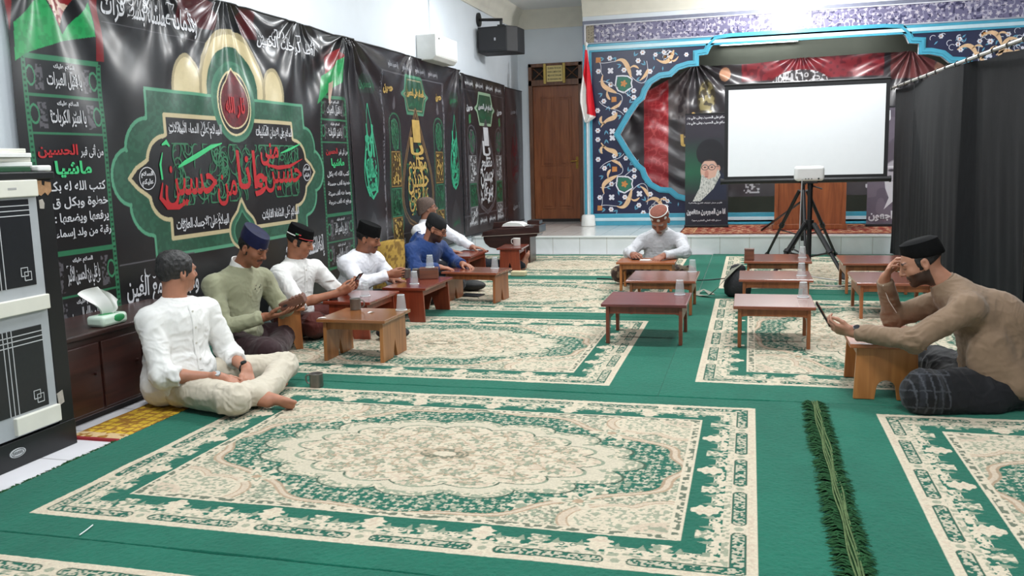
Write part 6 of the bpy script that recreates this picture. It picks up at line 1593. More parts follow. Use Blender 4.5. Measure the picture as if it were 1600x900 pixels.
def glasses(parent, base, c, R, h=1.0):
    T = lambda *q: c + R @ (np.array(q) * h) - base
    b = MB()
    for s in (-1, 1):
        b.tube([T(s * .033 + .023 * math.cos(a), .100 - .012 * abs(math.cos(a)) * (1 if s * math.cos(a) > 0 else .2), .004 + .017 * math.sin(a)) for a in np.linspace(0, 2 * PI, 25)], .0020, 6, cap=False)
        b.tube([T(s * .055, .090, .008), T(s * .078, .05, .010), T(s * .080, -.01, .008), T(s * .078, -.03, -.006)], .0020, 6)
    b.tube([T(-.010, .101, .007), T(.010, .101, .007)], .0020, 6); g = b.build('glasses', M_frameblk, parent, smooth=True)
    b = MB()
    for s in (-1, 1):
        b.add([T(s * .033, .098, .004)] + [T(s * .033 + .022 * math.cos(a), .097, .004 + .016 * math.sin(a)) for a in np.linspace(0, 2 * PI, 17)[:-1]], [(0, 1 + i, 1 + (i + 1) % 16) for i in range(16)])
    b.build('lens', M_glass, g)
def watch(parent, base, w, d, n, m_face, m_band, r=.031):
    d = nrm(d); n = nrm(np.asarray(n) - d * (np.asarray(n) @ d)); l = np.cross(d, n); b = MB()
    b.tube([w + n * r * .92 * math.cos(a) + l * r * math.sin(a) - base for a in np.linspace(0, 2 * PI, 25)], .0065, 8, cap=False); o = b.build('wristwatch', m_band, parent, smooth=True)
    b = MB(); c = w + n * (r + .003); b.tube([c - n * .003 - base, c + n * .006 - base], .018, 24); o2 = b.build('watch_case', m_band, o, smooth=True)
    b = MB(); b.tube([c + n * .006 - base, c + n * .0075 - base], .0155, 24); b.build('watch_face', m_face, o, smooth=True)
# ------------------------------------------------------------------ the eight men
def cloth(name, c, rough=.85, bump=.0005, bscale=420, var=.05, attr=False, sheen=.15, scale=30):
    return mat(name, rgb(*c), rough, var=var, scale=scale, bump=bump, bscale=bscale, attr=attr, spec=.25, sheen=sheen)
def person(label, J, head_f, head_u, skin, res, shirt, legs=None, hands=None, face=None, hs=1.0, gather_amp=.006, seed=1, neck_r=.054, shirt_fat=1.0, sleeves=(1.0, 1.0), extra_shirt=None, extra_body=None, feet=None, lower=None, lower_k=.05, lower_extra=None, lower_col=None, gut=1.0, collar=None, leg_fat=1.0):
    J = {k: np.array(v, float) for k, v in J.items()}
    base = V3(J['pelvis'][0], J['pelvis'][1], FL); r = thing('person', label, 'person', tuple(base))
    pts = np.array(list(J.values())); lo = pts.min(0) - .26; hi = pts.max(0) + .26; lo[2] = -.02
    c = J['head']; R = frame(head_f, head_u)
    rt_ = nrm(J['shR'] - J['shL']); up_ = nrm(J['neck'] - J['waist']); fw_ = nrm(np.cross(up_, rt_)); RT_ = np.stack([np.cross(fw_, up_), fw_, up_], 1)
    # ---- body
    f = Field(lo, hi, res)
    head_prims(f, c, R, hs)
    f.cone(c + R @ V3(0, -.028, -.055) * hs, J['neck'] - up_ * .01, neck_r, neck_r + .008, .03)
    f.cone(J['neck'] - up_ * .05, J['shR'] - up_ * .01, .040, .036, .03); f.cone(J['neck'] - up_ * .05, J['shL'] - up_ * .01, .040, .036, .03)
    f.ell(J['chest'], (.135, .085, .15), RT_, .04); f.ell(J['waist'], (.125, .09, .13), RT_, .05); f.ell(J['pelvis'] + V3(0, 0, .02), (.13, .12, .09), RT_, .05)
    for s in 'RL':
        f.cone(J['sh' + s], J['el' + s], .046, .036, .03); f.cone(J['el' + s], J['el' + s] + .35 * (J['wr' + s] - J['el' + s]), .037, .036, .02); f.cone(J['el' + s] + .35 * (J['wr' + s] - J['el' + s]), J['wr' + s], .036, .026, .02)
        if 'hip' + s in J and 'kn' + s in J:
            f.cone(J['hip' + s], J['kn' + s], .066, .05, .03)
            if 'an' + s in J: f.cone(J['kn' + s], J['an' + s], .05, .034, .03)
    tips = {}
    for s, kw in (hands or {}).items(): tips[s] = hand(f, J['wr' + s], side=s, **kw)
    if feet:
        for s, (toe, up, tg, sd) in feet.items(): foot(f, J['an' + s], toe, up, tg, sd)
    if extra_body: extra_body(f, J, RT_)
    f.cut((0, 0, FL), (0, 0, -1))
    P, F = f.mesh(1)
    col = np.empty(P.shape); col[:] = rgb(*skin); col *= (.90 + .2 * vn3(P, .03, 4))[:, None]
    face_colour(P, col, c, R, skin, hs, **(face or {}))
    body = skin_obj('body', P, F, M_skin, r, base, col)
    # ---- upper garment
    k = shirt_fat; f = Field(lo, hi, max(res, .0062))
    f.cone(J['shR'] - rt_ * .01, J['shL'] + rt_ * .01, .062 * k, .062 * k, .03)
    for s in 'RL': f.cone(J['neck'] - up_ * .040, J['sh' + s], .066 * k, .060 * k, .03)
    f.ell(J['chest'] + up_ * .01, np.array((.168, .112, .165)) * k, RT_, .05); f.ell(J['waist'] + fw_ * .012 * gut, np.array((.160, .125 * gut, .15)) * k, RT_, .06)
    f.ell(J['pelvis'] + V3(0, 0, .065), np.array((.178, .15, .095)) * k, RT_, .05)
    f.cone(J['neck'] - up_ * .045, J['neck'] + up_ * .010 + fw_ * .004, .088, .066, .035)
    ga = [(J['waist'] + fw_ * .1, .14), (J['pelvis'], .16)]
    for i, s in enumerate('RL'):
        fr = sleeves[i]; e, w = J['el' + s], J['wr' + s]
        f.cone(J['sh' + s], e, .064 * k, .054 * k, .035)
        if fr > 0: f.cone(e, e + (w - e) * fr, .052 * k, (.041 if fr > .7 else .050) * k, .03)
        ga.append((e, .10)); ga.append((J['sh' + s] - up_ * .06, .09))
    if extra_shirt: extra_shirt(f, J, RT_)
    f.cut((0, 0, FL + .002), (0, 0, -1))
    for i, s in enumerate('RL'):
        fr = sleeves[i]; e, w = J['el' + s], J['wr' + s]; d = nrm(w - e); q = e + (w - e) * fr
        f.cut(q + d * .012, d, q - .085, q + .085) if fr < .9 or True else None
    f.cut(J['neck'] + up_ * .022, up_, J['neck'] - .10, J['neck'] + .10)
    P, F = f.mesh(1); lm = [(J['waist'], J['chest'], .15, .24, .13)]
    for i, s in enumerate('RL'):
        e, w, h_ = J['el' + s], J['wr' + s], J['sh' + s]; lm += [(h_, e, .96, .10, .09), (h_, e, .25, .10, .07)]
        if sleeves[i] > .2: lm += [(e, w, .12, .09, .08), (e, w, sleeves[i] * .9, .08, .05)]
    P = folds(P, F, gather_amp, seed, gather=ga, limbs=lm)
    sc_ = shirt if not callable(shirt) else None
    o = skin_obj('shirt', P, F, shirt, r, base)
    # ---- lower garment
    if lower:
        f = Field(lo, hi, max(res, .0068)); q = leg_fat
        f.ell(J['pelvis'] + V3(0, 0, .02), (.175, .165, .115), RT_, .05)
        for s in 'RL':
            f.cone(J['hip' + s], J['kn' + s], .098 * q, .074 * q, lower_k); f.cone(J['kn' + s], J['an' + s], .072 * q, .052 * q, lower_k)
        if lower_extra: lower_extra(f, J, RT_)
        f.cut((0, 0, FL + .001), (0, 0, -1))
        P, F = f.mesh(1); P = folds(P, F, gather_amp * 1.15, seed + 40, .06, [(J['pelvis'], .2)] + [(J['kn' + s], .12) for s in 'RL'], [(J['hip' + s], J['kn' + s], .1, .14, .12) for s in 'RL'] + [(J['hip' + s], J['kn' + s], .95, .13, .08) for s in 'RL'] + [(J['kn' + s], J['an' + s], .2, .12, .10) for s in 'RL']); P[:, 2] = np.maximum(P[:, 2], FL)
        cl = lower_col(P) if lower_col else None
        skin_obj('sarong' if lower_k > .055 else 'trousers', P, F, lower, r, base, cl)
    if collar:
        band_collar(collar, r, base, J, RT_, up_, fw_)
    return r, J, c, R, RT_, base, fw_, up_
def placket(name, m, r, base, J, RT_, fw_, up_, dist=.118, n=12, w=.016, buttons=None):
    """front opening strip with little buttons, laid over the chest"""
    shp = [o for o in r.children if o.name.startswith('shirt')][0]; b = MB(); pts = []
    from mathutils.bvhtree import BVHTree
    t = BVHTree.FromPolygons([v.co for v in shp.data.vertices], [tuple(p.vertices) for p in shp.data.polygons])
    for i in range(n + 1):
        q = J['neck'] * (1 - i / n) + (J['waist'] - up_ * .02) * (i / n) - up_ * .02 + fw_ * .4 - base
        h = t.ray_cast(Vector(q), Vector(-fw_))
        if h[0] is not None: pts.append(h[0] + Vector(fw_) * .002)
    if len(pts) > 3:
        R_ = Vector(RT_[:, 0]); vs = []
        for p in pts: vs += [p - R_ * w, p - R_ * w * .8 + Vector(fw_) * .003, p + R_ * w * .8 + Vector(fw_) * .003, p + R_ * w]
        b.add(vs, [(4 * i + k, 4 * i + k + 1, 4 * i + 5 + k, 4 * i + 4 + k) for i in range(len(pts) - 1) for k in range(3)]); o = b.build(name, m, r, smooth=True)
        if buttons:
            b = MB()
            for i in range(1, len(pts) - 1, 3): b.tube([pts[i] + Vector(fw_) * .003, pts[i] + Vector(fw_) * .006], .006, 10)
            b.build('button', buttons, o, smooth=True)
M_wshirt = cloth('shirt_white', (232, 231, 228)); M_wshirt2 = cloth('shirt_white_smooth', (234, 234, 240)); M_green = cloth('sweatshirt_sage', (158, 158, 130), bump=.0008, bscale=420); M_blue = cloth('hoodie_blue', (30, 60, 116), .6); M_brown = cloth('shirt_brown', (136, 113, 92)); M_grey = cloth('robe_grey', (200, 200, 204), var=.08, scale=50)
M_beige = cloth('trousers_beige', (206, 196, 178)); M_plum = cloth('sarong_plum', (52, 30, 34), .7); M_maroon = cloth('sarong_maroon', (84, 34, 28), .7); M_check = cloth('sarong_check', (1, 1, 1), .7, attr=True); M_navyt = cloth('trousers_dark', (34, 36, 44)); M_batik = cloth('sarong_batik', (1, 1, 1), .8, attr=True)
M_btn = mat('button_pearl', rgb(214, 210, 200), .3); M_steel = mat('steel', rgb(180, 180, 182), .25, metal=.9); M_wface = mat('watch_dark', rgb(34, 36, 44), .15); M_wface2 = mat('watch_pale', rgb(200, 204, 206), .15); M_bandb = mat('watch_band_black', rgb(30, 30, 32), .5); M_redc = cloth('collar_red', (168, 30, 40)); M_phone = mat('phone_black', rgb(18, 18, 20), .12, spec=.7); M_screen = mat('phone_screen', rgb(30, 34, 42), .1); M_knit = mat('cap_knit', rgb(112, 94, 86), .95, var=.35, scale=120, bump=.004, bscale=220); M_capred = mat('cap_red_band', rgb(176, 40, 40), .7); M_capwhite = mat('cap_white_mark', rgb(224, 224, 220), .6); M_capgreen = mat('cap_green_mark', rgb(50, 130, 80), .6)
def phone(label, c, x_axis, y_axis, w=.074, h=.150):
    x = nrm(x_axis); y = np.asarray(y_axis, float); y = nrm(y - x * (x @ y)); z = np.cross(x, y)
    r = thing('phone', label, 'phone', tuple(c)); r.matrix_world = Matrix(((x[0], y[0], z[0], c[0]), (x[1], y[1], z[1], c[1]), (x[2], y[2], z[2], c[2]), (0, 0, 0, 1)))
    b = MB(); b.box(-w / 2, w / 2, -h / 2, h / 2, -.0045, .0040); b.build('phone_body', M_phone, r, bevel=.004, seg=3)
    b = MB(); b.box(-w / 2 + .004, w / 2 - .004, -h / 2 + .004, h / 2 - .004, .0040, .0046); b.build('phone_screen', M_screen, r)
    b = MB(); b.tube([(-w / 2 + .014, h / 2 - .016, -.0045), (-w / 2 + .014, h / 2 - .016, -.006)], .007, 12); b.tube([(-w / 2 + .014, h / 2 - .036, -.0045), (-w / 2 + .014, h / 2 - .036, -.006)], .007, 12); b.build('camera_lens', M_steel, r, smooth=True)
    return r

def ex1(f, J, RT_):                                     # loose tail of the shirt spread behind and over the lap
    f.ell(J['pelvis'] + RT_ @ V3(.03, -.03, .0), (.21, .14, .13), RT_, .05); f.cone(J['pelvis'] + RT_ @ V3(.14, -.02, -.05), J['pelvis'] + RT_ @ V3(.16, .10, -.02), .07, .06, .05)
# 1 --- man in white with beige trousers, bare feet, hands clasped
r, J, c, R, RT_, base, fw_, up_ = person('barefoot man in white shirt and beige trousers sitting cross-legged, nearest on the left', dict(
    pelvis=(-3.09, 4.20, .12), waist=(-3.13, 4.20, .25), chest=(-3.095, 4.20, .405), neck=(-3.115, 4.22, .575), head=(-3.095, 4.235, .735),
    shR=(-3.145, 4.035, .490), elR=(-3.03, 3.94, .215), wrR=(-2.735, 4.035, .190), shL=(-3.055, 4.41, .485), elL=(-2.95, 4.45, .225), wrL=(-2.72, 4.27, .180),
    hipR=(-3.05, 4.08, .115), hipL=(-3.06, 4.33, .115), knR=(-2.60, 3.93, .105), knL=(-2.68, 4.60, .125), anR=(-2.62, 4.38, .070), anL=(-2.55, 4.11, .078)),
    (.42, .905, -.04), (0.03, .02, 1), (178, 124, 100), .0044, M_wshirt, sleeves=(.30, .42), gather_amp=.0095, seed=2, gut=1.15, neck_r=.060, shirt_fat=1.13, extra_shirt=ex1,
    hands=dict(R=dict(d=(.62, .60, -.42), n=(-.10, .35, -.9), curl=(28, 34, 22), thumb=(.7, .5, .1)), L=dict(d=(.52, -.66, -.52), n=(-.35, -.25, -.9), curl=(24, 30, 20), thumb=(.75, .4, .1))),
    feet=dict(R=((-2.68, 4.60, .05), (.5, 0, .8), True, -1), L=((-2.325, 4.105, .048), (.05, .78, .62), True, 1)), face=dict(eyes='open', stubble=.15), lower=M_beige, lower_k=.04, leg_fat=1.05)
def cut1(x, y, z): return np.maximum.reduce([np.minimum(y - .062 + .35 * np.maximum(0, .055 - z), z * 0 + 9), -(z - (-.045 + .75 * np.maximum(0, y + .02))), -(z + .075)])
hair_mesh('hair', M_hairg, r, base, c, R, 1.0, cut1, .010, extra=lambda f, T, R_: (f.ell(T(0, -.05, .08), (.06, .06, .045), R_, .02), f.ell(T(0, -.085, .02), (.055, .03, .07), R_, .02)))
placket('placket', M_wshirt, r, base, J, RT_, fw_, up_, buttons=M_btn)
band_collar(M_wshirt, r, base, J, RT_, up_, fw_)
d = nrm(J['wrR'] - J['elR']); watch(r, base, J['wrR'] - d * .012, d, V3(0, -.6, .8), M_wface2, M_steel, .030)
d = nrm(J['wrL'] - J['elL']); watch(r, base, J['wrL'] - d * .03, d, V3(0, -.3, .9), M_wface, M_bandb, .030)

# 2 --- man in the sage green sweatshirt with a blue cap, holding a wooden box
def ex2(f, J, RT_):
    n = J['neck']; f.chain([n + RT_ @ V3(.07, .02, -.01), n + RT_ @ V3(0, .075, -.03), n + RT_ @ V3(-.07, .02, -.01), n + RT_ @ V3(0, -.06, .012), n + RT_ @ V3(.07, .02, -.01)], [.018] * 5, .015)
r, J, c, R, RT_, base, fw_, up_ = person('man in a sage green sweatshirt and blue velvet cap holding a wooden box', dict(
    pelvis=(-3.42, 5.27, .12), waist=(-3.42, 5.26, .27), chest=(-3.385, 5.26, .44), neck=(-3.350, 5.265, .625), head=(-3.235, 5.25, .765),
    shR=(-3.43, 5.06, .535), elR=(-3.33, 4.975, .270), wrR=(-3.085, 5.105, .325), shL=(-3.31, 5.46, .53), elL=(-3.20, 5.53, .30), wrL=(-3.06, 5.35, .335),
    hipR=(-3.38, 5.15, .11), hipL=(-3.38, 5.39, .11), knR=(-3.02, 4.985, .115), knL=(-3.22, 5.60, .115), anR=(-3.17, 5.38, .065), anL=(-3.06, 5.12, .07)),
    (.90, -.07, -.43), (.42, 0, .9), (150, 98, 74), .0048, M_green, sleeves=(.88, .88), gather_amp=.0085, seed=6, gut=1.05, shirt_fat=1.10, extra_shirt=ex2,
    hands=dict(R=dict(d=(.94, .30, .10), n=(-.1, .25, .95), curl=(12, 18, 12), thumb=(.8, .45, .5)), L=dict(d=(.90, -.35, .12), n=(-.1, -.2, .95), curl=(14, 20, 14), thumb=(.7, .5, .5))),
    face=dict(eyes='down', moustache=(60, 42, 38)), lower=M_plum, lower_k=.07, leg_fat=1.08, lower_extra=lambda f, J, RT_: f.cone(J['knR'] + V3(.02, .02, -.05), J['anL'] + V3(.0, .05, -.02), .06, .055, .07))
cap_mesh('cap', M_velvetb, r, base, c, R, PECI(.038, .085, -.02))
band_collar(M_wshirt, r, base, J, RT_, up_, fw_, .070, .068, .050, .004, .30)
hair_mesh('hair', M_hair, r, base, c, R, 1.0, lambda x, y, z: np.maximum.reduce([y - .012 - .25 * np.maximum(0, z), -(z + .045 + .3 * np.minimum(0, y)), z - .05]), .005)
ik = Ink(); squiggles(ik, -.035, .035, -.02, .02, 9, .005, 3)
shp = [o for o in r.children if o.name.startswith('shirt')][0]
from mathutils.bvhtree import BVHTree
tb = BVHTree.FromPolygons([v.co for v in shp.data.vertices], [tuple(p.vertices) for p in shp.data.polygons])
def onchest(a, b_):
    out = []
    for x, y in zip(a, b_):
        q = J['chest'] + RT_ @ V3(-.075 + x, .4, .075 + y) - base; h = tb.ray_cast(Vector(q), Vector(-fw_)); out.append(np.array(h[0]) + fw_ * .0015 if h[0] is not None else q - fw_ * .28)
    return np.array(out).T
ik.build('chest_embroidery', onchest, mat('thread_dark', rgb(70, 74, 60), .8), r)
bxw = thing('wooden_box', 'brown ridged wooden box held in both hands by the man in the sage green sweatshirt', 'box', (0, 0, 0))
bxw.matrix_world = Matrix.Translation((-2.945, 5.225, .408)) @ Matrix.Rotation(.35, 4, 'Z') @ Matrix.Rotation(-.32, 4, 'Y')
b = MB(); b.box(-.085, .085, -.06, .06, -.026, .026); b.build('box_body', M_boxw, bxw, bevel=.006)
b = MB()
for k in range(4): b.box(-.01 + k * .024, .006 + k * .024, -.062, .062, .022, .034)
b.build('ridge', M_boxw, bxw, bevel=.004)
b = MB(); b.prism(arc(-.045, 0, .016, .008, 0, 350, 16), -.0615, -.0595, 'xz'); b.build('slot', M_dark, bxw)

# 3 --- man in white with the flag badge cap and a phone
r, J, c, R, RT_, base, fw_, up_ = person('man in short sleeved white shirt and flag badge cap holding a phone', dict(
    pelvis=(-3.48, 6.14, .12), waist=(-3.475, 6.145, .25), chest=(-3.44, 6.15, .41), neck=(-3.425, 6.15, .575), head=(-3.375, 6.15, .725),
    shR=(-3.455, 5.955, .495), elR=(-3.255, 5.87, .285), wrR=(-2.995, 6.005, .352), shL=(-3.36, 6.34, .49), elL=(-3.20, 6.42, .29), wrL=(-3.005, 6.21, .362),
    hipR=(-3.44, 6.02, .11), hipL=(-3.44, 6.27, .11), knR=(-3.14, 5.86, .13), knL=(-3.10, 6.52, .12), anR=(-3.16, 6.26, .06), anL=(-3.14, 5.98, .065)),
    (.90, .16, -.34), (.3, .04, .95), (170, 114, 88), .0058, M_wshirt, sleeves=(.12, .12), gather_amp=.0075, seed=9, shirt_fat=1.06,
    hands=dict(R=dict(d=(.86, .28, .34), n=(-.25, .80, .45), curl=(34, 42, 28), thumb=(.8, .3, .5)), L=dict(d=(.88, -.30, .30), n=(-.25, -.75, .45), curl=(34, 42, 28), thumb=(.8, .3, .5))),
    face=dict(eyes='down'), lower=M_maroon, lower_k=.07, leg_fat=1.08)
placket('placket', M_wshirt, r, base, J, RT_, fw_, up_, buttons=M_btn)
band_collar(M_wshirt, r, base, J, RT_, up_, fw_)
cp = cap_mesh('cap', M_velvet, r, base, c, R, [(.080, .100, -.012, .030, -.01), (.085, .105, -.012, .034, -.01), (.083, .103, -.012, .085, -.01), (.076, .096, -.012, .118, -.01), (.05, .066, -.012, .127, -.01)])
hair_mesh('hair', M_hair, r, base, c, R, 1.0, lambda x, y, z: np.maximum.reduce([y - .030 - .3 * np.maximum(0, z), -(z + .030 + .35 * np.minimum(0, y)), z - .05]), .007, res=.007)
def headband(name, m, a0, a1, z, w, rr=.1055):
    b = MB(); pts = [c + R @ V3((rr - .02) * math.cos(a), rr * math.sin(a) - .012, z - .1 * (.0 + rr * math.sin(a) - .012) * .0) - base for a in np.linspace(a0, a1, 14)]
    b.tube(pts, w, 6); return b.build(name, m, cp, smooth=True)
headband('cap_stripe', M_capred, .2, PI / 2, .044, .0035, .1065); headband('cap_badge', M_capwhite, -1.0, -.1, .052, .005, .107); headband('cap_badge', M_capgreen, -.1, .12, .066, .007, .107); headband('cap_badge', M_capred, .14, .3, .066, .006, .107)
phone('dark phone held in both hands by the man with the flag badge cap', (-2.895, 6.105, .430), (.0, 1, 0), (.62, 0, .78))

# 4 --- man in white shirt with tall black cap, reaching for a mug
def ex4(f, J, RT_):
    n = J['neck']
    for s in (1, -1): f.chain([n + RT_ @ V3(s * .01, -.06, .03), n + RT_ @ V3(s * .065, .01, .015), n + RT_ @ V3(s * .05, .085, -.04), n + RT_ @ V3(s * .02, .095, -.07)], [.014, .016, .018, .010], .010)
r, J, c, R, RT_, base, fw_, up_ = person('man in a long sleeved white shirt and tall black cap lifting a metal mug', dict(
    pelvis=(-3.36, 6.98, .12), waist=(-3.34, 6.98, .25), chest=(-3.285, 6.98, .40), neck=(-3.245, 6.98, .545), head=(-3.17, 6.975, .672),
    shR=(-3.305, 6.80, .475), elR=(-3.14, 6.725, .315), wrR=(-2.935, 6.84, .385), shL=(-3.205, 7.16, .47), elL=(-3.07, 7.24, .28), wrL=(-2.985, 7.02, .315),
    hipR=(-3.32, 6.86, .11), hipL=(-3.32, 7.10, .11), knR=(-3.02, 6.66, .12), knL=(-3.02, 7.36, .12), anR=(-3.04, 7.10, .06), anL=(-3.02, 6.84, .065)),
    (.92, .06, -.27), (.25, 0, .95), (150, 98, 74), .0060, M_wshirt2, sleeves=(.88, .88), gather_amp=.0085, seed=12, shirt_fat=1.10, extra_shirt=ex4,
    hands=dict(R=dict(d=(.95, .22, .02), n=(-.05, .95, .1), curl=(36, 46, 30), thumb=(.75, .3, .5)), L=dict(d=(.9, -.2, -.05), n=(0, 0, -1), curl=(14, 18, 10))),
    face=dict(eyes='down', moustache=(54, 40, 36), stubble=.25), lower=M_navyt, lower_k=.05)
cap_mesh('cap', M_velvet, r, base, c, R, PECI(.036, .098, -.01))
hair_mesh('hair', M_hair, r, base, c, R, 1.0, lambda x, y, z: np.maximum.reduce([y - .012 - .25 * np.maximum(0, z), -(z + .035 + .35 * np.minimum(0, y)), z - .05]), .006, res=.007)
b = MB(); q = J['neck'] + fw_ * .075 - up_ * .02 - base; b.ell(tuple(q), (.022, .014, .030), 12, 8); b.build('undershirt', M_redc, r, smooth=True)
mug('grey metal mug lifted in the hand of the man in the tall black cap', (-2.815, 6.925, .345), 3.4, sc=1.0)

# 5 --- man in the blue hoodie
def ex5(f, J, RT_):
    n = J['neck']; f.chain([n + RT_ @ V3(.085, .03, -.03), n + RT_ @ V3(.095, -.03, .0), n + RT_ @ V3(.05, -.095, .02), n + RT_ @ V3(-.05, -.095, .02), n + RT_ @ V3(-.095, -.03, .0), n + RT_ @ V3(-.085, .03, -.03), n + RT_ @ V3(0, .095, -.09), n + RT_ @ V3(.085, .03, -.03)], [.030, .036, .040, .040, .036, .030, .018, .030], .025)
    f.ell(n + RT_ @ V3(0, -.12, -.05), (.11, .05, .08), RT_, .04)
r, J, c, R, RT_, base, fw_, up_ = person('bearded man in a blue hoodie, black cap and glasses leaning over a table', dict(
    pelvis=(-3.14, 7.88, .12), waist=(-3.11, 7.88, .26), chest=(-3.03, 7.885, .41), neck=(-2.965, 7.885, .555), head=(-2.885, 7.885, .683),
    shR=(-3.075, 7.69, .485), elR=(-2.985, 7.585, .325), wrR=(-2.815, 7.735, .335), shL=(-2.925, 8.085, .48), elL=(-2.80, 8.16, .335), wrL=(-2.66, 7.98, .338),
    hipR=(-3.10, 7.76, .11), hipL=(-3.10, 8.0, .11), knR=(-2.84, 7.54, .12), knL=(-2.80, 8.22, .12), anR=(-2.86, 8.02, .06), anL=(-2.84, 7.76, .065)),
    (.90, .10, -.40), (.38, .04, .92), (166, 112, 88), .0062, M_blue, sleeves=(.92, .92), gather_amp=.0095, seed=15, shirt_fat=1.18, extra_shirt=ex5,
    hands=dict(R=dict(d=(.9, .35, -.12), n=(0, .1, -1), curl=(18, 22, 14)), L=dict(d=(.85, -.45, -.10), n=(0, -.1, -1), curl=(18, 22, 14))),
    face=dict(eyes='down', beard=(56, 42, 38), moustache=(54, 40, 36)), lower=M_navyt, lower_k=.05)
cap_mesh('cap', mat('cap_knit_black', rgb(24, 24, 26), .95, var=.3, scale=120, bump=.003, bscale=220), r, base, c, R, [(.081, .101, -.014, .026, -.02), (.085, .105, -.014, .032, -.02), (.084, .103, -.014, .075, -.02), (.074, .092, -.014, .108, -.02), (.052, .066, -.014, .124, -.02), (.025, .032, -.014, .131, -.02)])
hair_mesh('hair', M_hair, r, base, c, R, 1.0, lambda x, y, z: np.maximum.reduce([y - .010, -(z + .040 + .35 * np.minimum(0, y)), z - .045]), .005, res=.007)
glasses(r, base, c, R)
b = MB()
for s in (1, -1):
    p0 = J['neck'] + RT_ @ V3(s * .03, .115, -.07) - base; b.tube([p0, p0 + fw_ * .03 - up_ * .07, p0 + fw_ * .035 - up_ * .15], .004, 6)
b.build('drawstring', M_blue, r, smooth=True)

# 6 --- man in white with a brown knit cap at the wall
r, J, c, R, RT_, base, fw_, up_ = person('man in white shirt, brown knit cap and glasses leaning back against the wall banner', dict(
    pelvis=(-3.56, 9.50, .12), waist=(-3.58, 9.50, .27), chest=(-3.58, 9.50, .43), neck=(-3.60, 9.52, .645), head=(-3.575, 9.525, .795),
    shR=(-3.62, 9.31, .545), elR=(-3.42, 9.16, .335), wrR=(-3.24, 9.32, .32), shL=(-3.47, 9.69, .545), elL=(-3.255, 9.72, .405), wrL=(-3.075, 9.60, .338),
    hipR=(-3.50, 9.38, .11), hipL=(-3.50, 9.62, .11), knR=(-3.22, 9.86 - .42, .36 - .24), knL=(-3.06, 9.90, .10), anR=(-3.24, 9.66, .07), anL=(-2.63, 10.13, .07)),
    (.86, .48, .12), (-.06, 0, 1), (160, 112, 92), .0062, M_wshirt2, sleeves=(.9, .9), gather_amp=.0085, seed=18, shirt_fat=1.05,
    hands=dict(L=dict(d=(.95, -.1, -.08), n=(0, 0, -1), curl=(10, 14, 10)), R=dict(d=(.9, .2, -.1), n=(0, 0, -1), curl=(14, 18, 10))),
    feet=dict(L=((-2.555, 10.17, .235), (-.75, -.35, .5), True, -1)),
    face=dict(eyes='open', stubble=.2), lower=M_navyt, lower_k=.045)
cap_mesh('cap', M_knit, r, base, c, R, [(.081, .100, -.016, -.004, .06), (.087, .106, -.016, .004, .05), (.089, .108, -.018, .055, .02), (.080, .098, -.022, .098, .0), (.056, .070, -.026, .122, 0), (.026, .034, -.028, .131, 0)])
hair_mesh('hair', M_hair, r, base, c, R, 1.0, lambda x, y, z: np.maximum.reduce([y + .005, -(z + .055 + .35 * np.minimum(0, y)), z - .02]), .005, res=.007)
glasses(r, base, c, R)

# 7 --- old man in the grey robe
r, J, c, R, RT_, base, fw_, up_ = person('old man in a pale grey robe and patterned skullcap bending over a low table', dict(
    pelvis=(-.92, 9.30, .12), waist=(-.91, 9.29, .26), chest=(-.90, 9.235, .405), neck=(-.875, 9.19, .555), head=(-.885, 9.065, .668),
    shR=(-1.075, 9.22, .445), elR=(-1.200, 9.06, .335), wrR=(-1.135, 8.84, .337), shL=(-.695, 9.215, .450), elL=(-.620, 8.95, .355), wrL=(-.815, 8.715, .343),
    hipR=(-1.09, 9.24, .11), hipL=(-.83, 9.24, .11), knR=(-1.30, 9.03, .12), knL=(-.60, 9.06, .12), anR=(-.86, 9.02, .06), anL=(-1.08, 9.02, .065)),
    (-.14, -.72, -.68), (-.10, -.68, .72), (152, 98, 76), .0062, M_grey, sleeves=(.95, .95), gather_amp=.0085, seed=21, shirt_fat=1.04, hs=1.15,
    hands=dict(R=dict(d=(.35, -.9, -.02), n=(.55, .1, -.75), curl=(38, 42, 26), thumb=(.8, .4, .35), sc=1.1), L=dict(d=(-.55, -.72, -.30), n=(.0, .35, -.92), curl=(16, 30, 20), sc=1.12, thumb=(.7, .55, .2))),
    face=dict(eyes='down', beard=(186, 180, 174), moustache=(170, 162, 156), brow=(130, 122, 116)), lower=M_batik, lower_k=.06, lower_col=lambda P: np.where((vn3(P, .035, 5) > .52)[:, None], np.array(rgb(120, 104, 84)), np.array(rgb(62, 46, 40))))
skc = cap_mesh('skullcap', mat('cap_rust', rgb(128, 70, 54), .8, var=.3, scale=60), r, base, c, R, [(.080, .099, -.020, .040, .02), (.082, .101, -.020, .044, .02), (.081, .100, -.020, .085, .02), (.074, .092, -.020, .112, .02), (.045, .06, -.02, .124, .02)], h=1.0, k=1.15)
for k in range(8):
    a = 2 * PI * k / 8 + .2; b = MB(); q = c + R @ (1.15 * V3(.0815 * math.cos(a), .101 * math.sin(a) - .020, .066 + .015 * math.sin(a))) - base; n_ = R @ nrm(V3(math.cos(a), math.sin(a), 0)); b.tube([q, q + n_ * .004], .016, 14); b.build('cap_medallion', M_capwhite, skc, smooth=True)
ring_mesh('cap_trim', M_capwhite, skc, base, c + R @ (1.15 * V3(0, -.020, .100)), R, .089, .110, .006, tilt=.02)
phone('phone lying under the right hand of the old man in the grey robe', (-1.10, 8.775, .3095), (1, .1, 0), (-.1, 1, 0))
d = nrm(J['wrL'] - J['elL']); watch(r, base, J['wrL'] - d * .02, d, V3(0, 0, 1), M_bandb, M_bandb, .030)
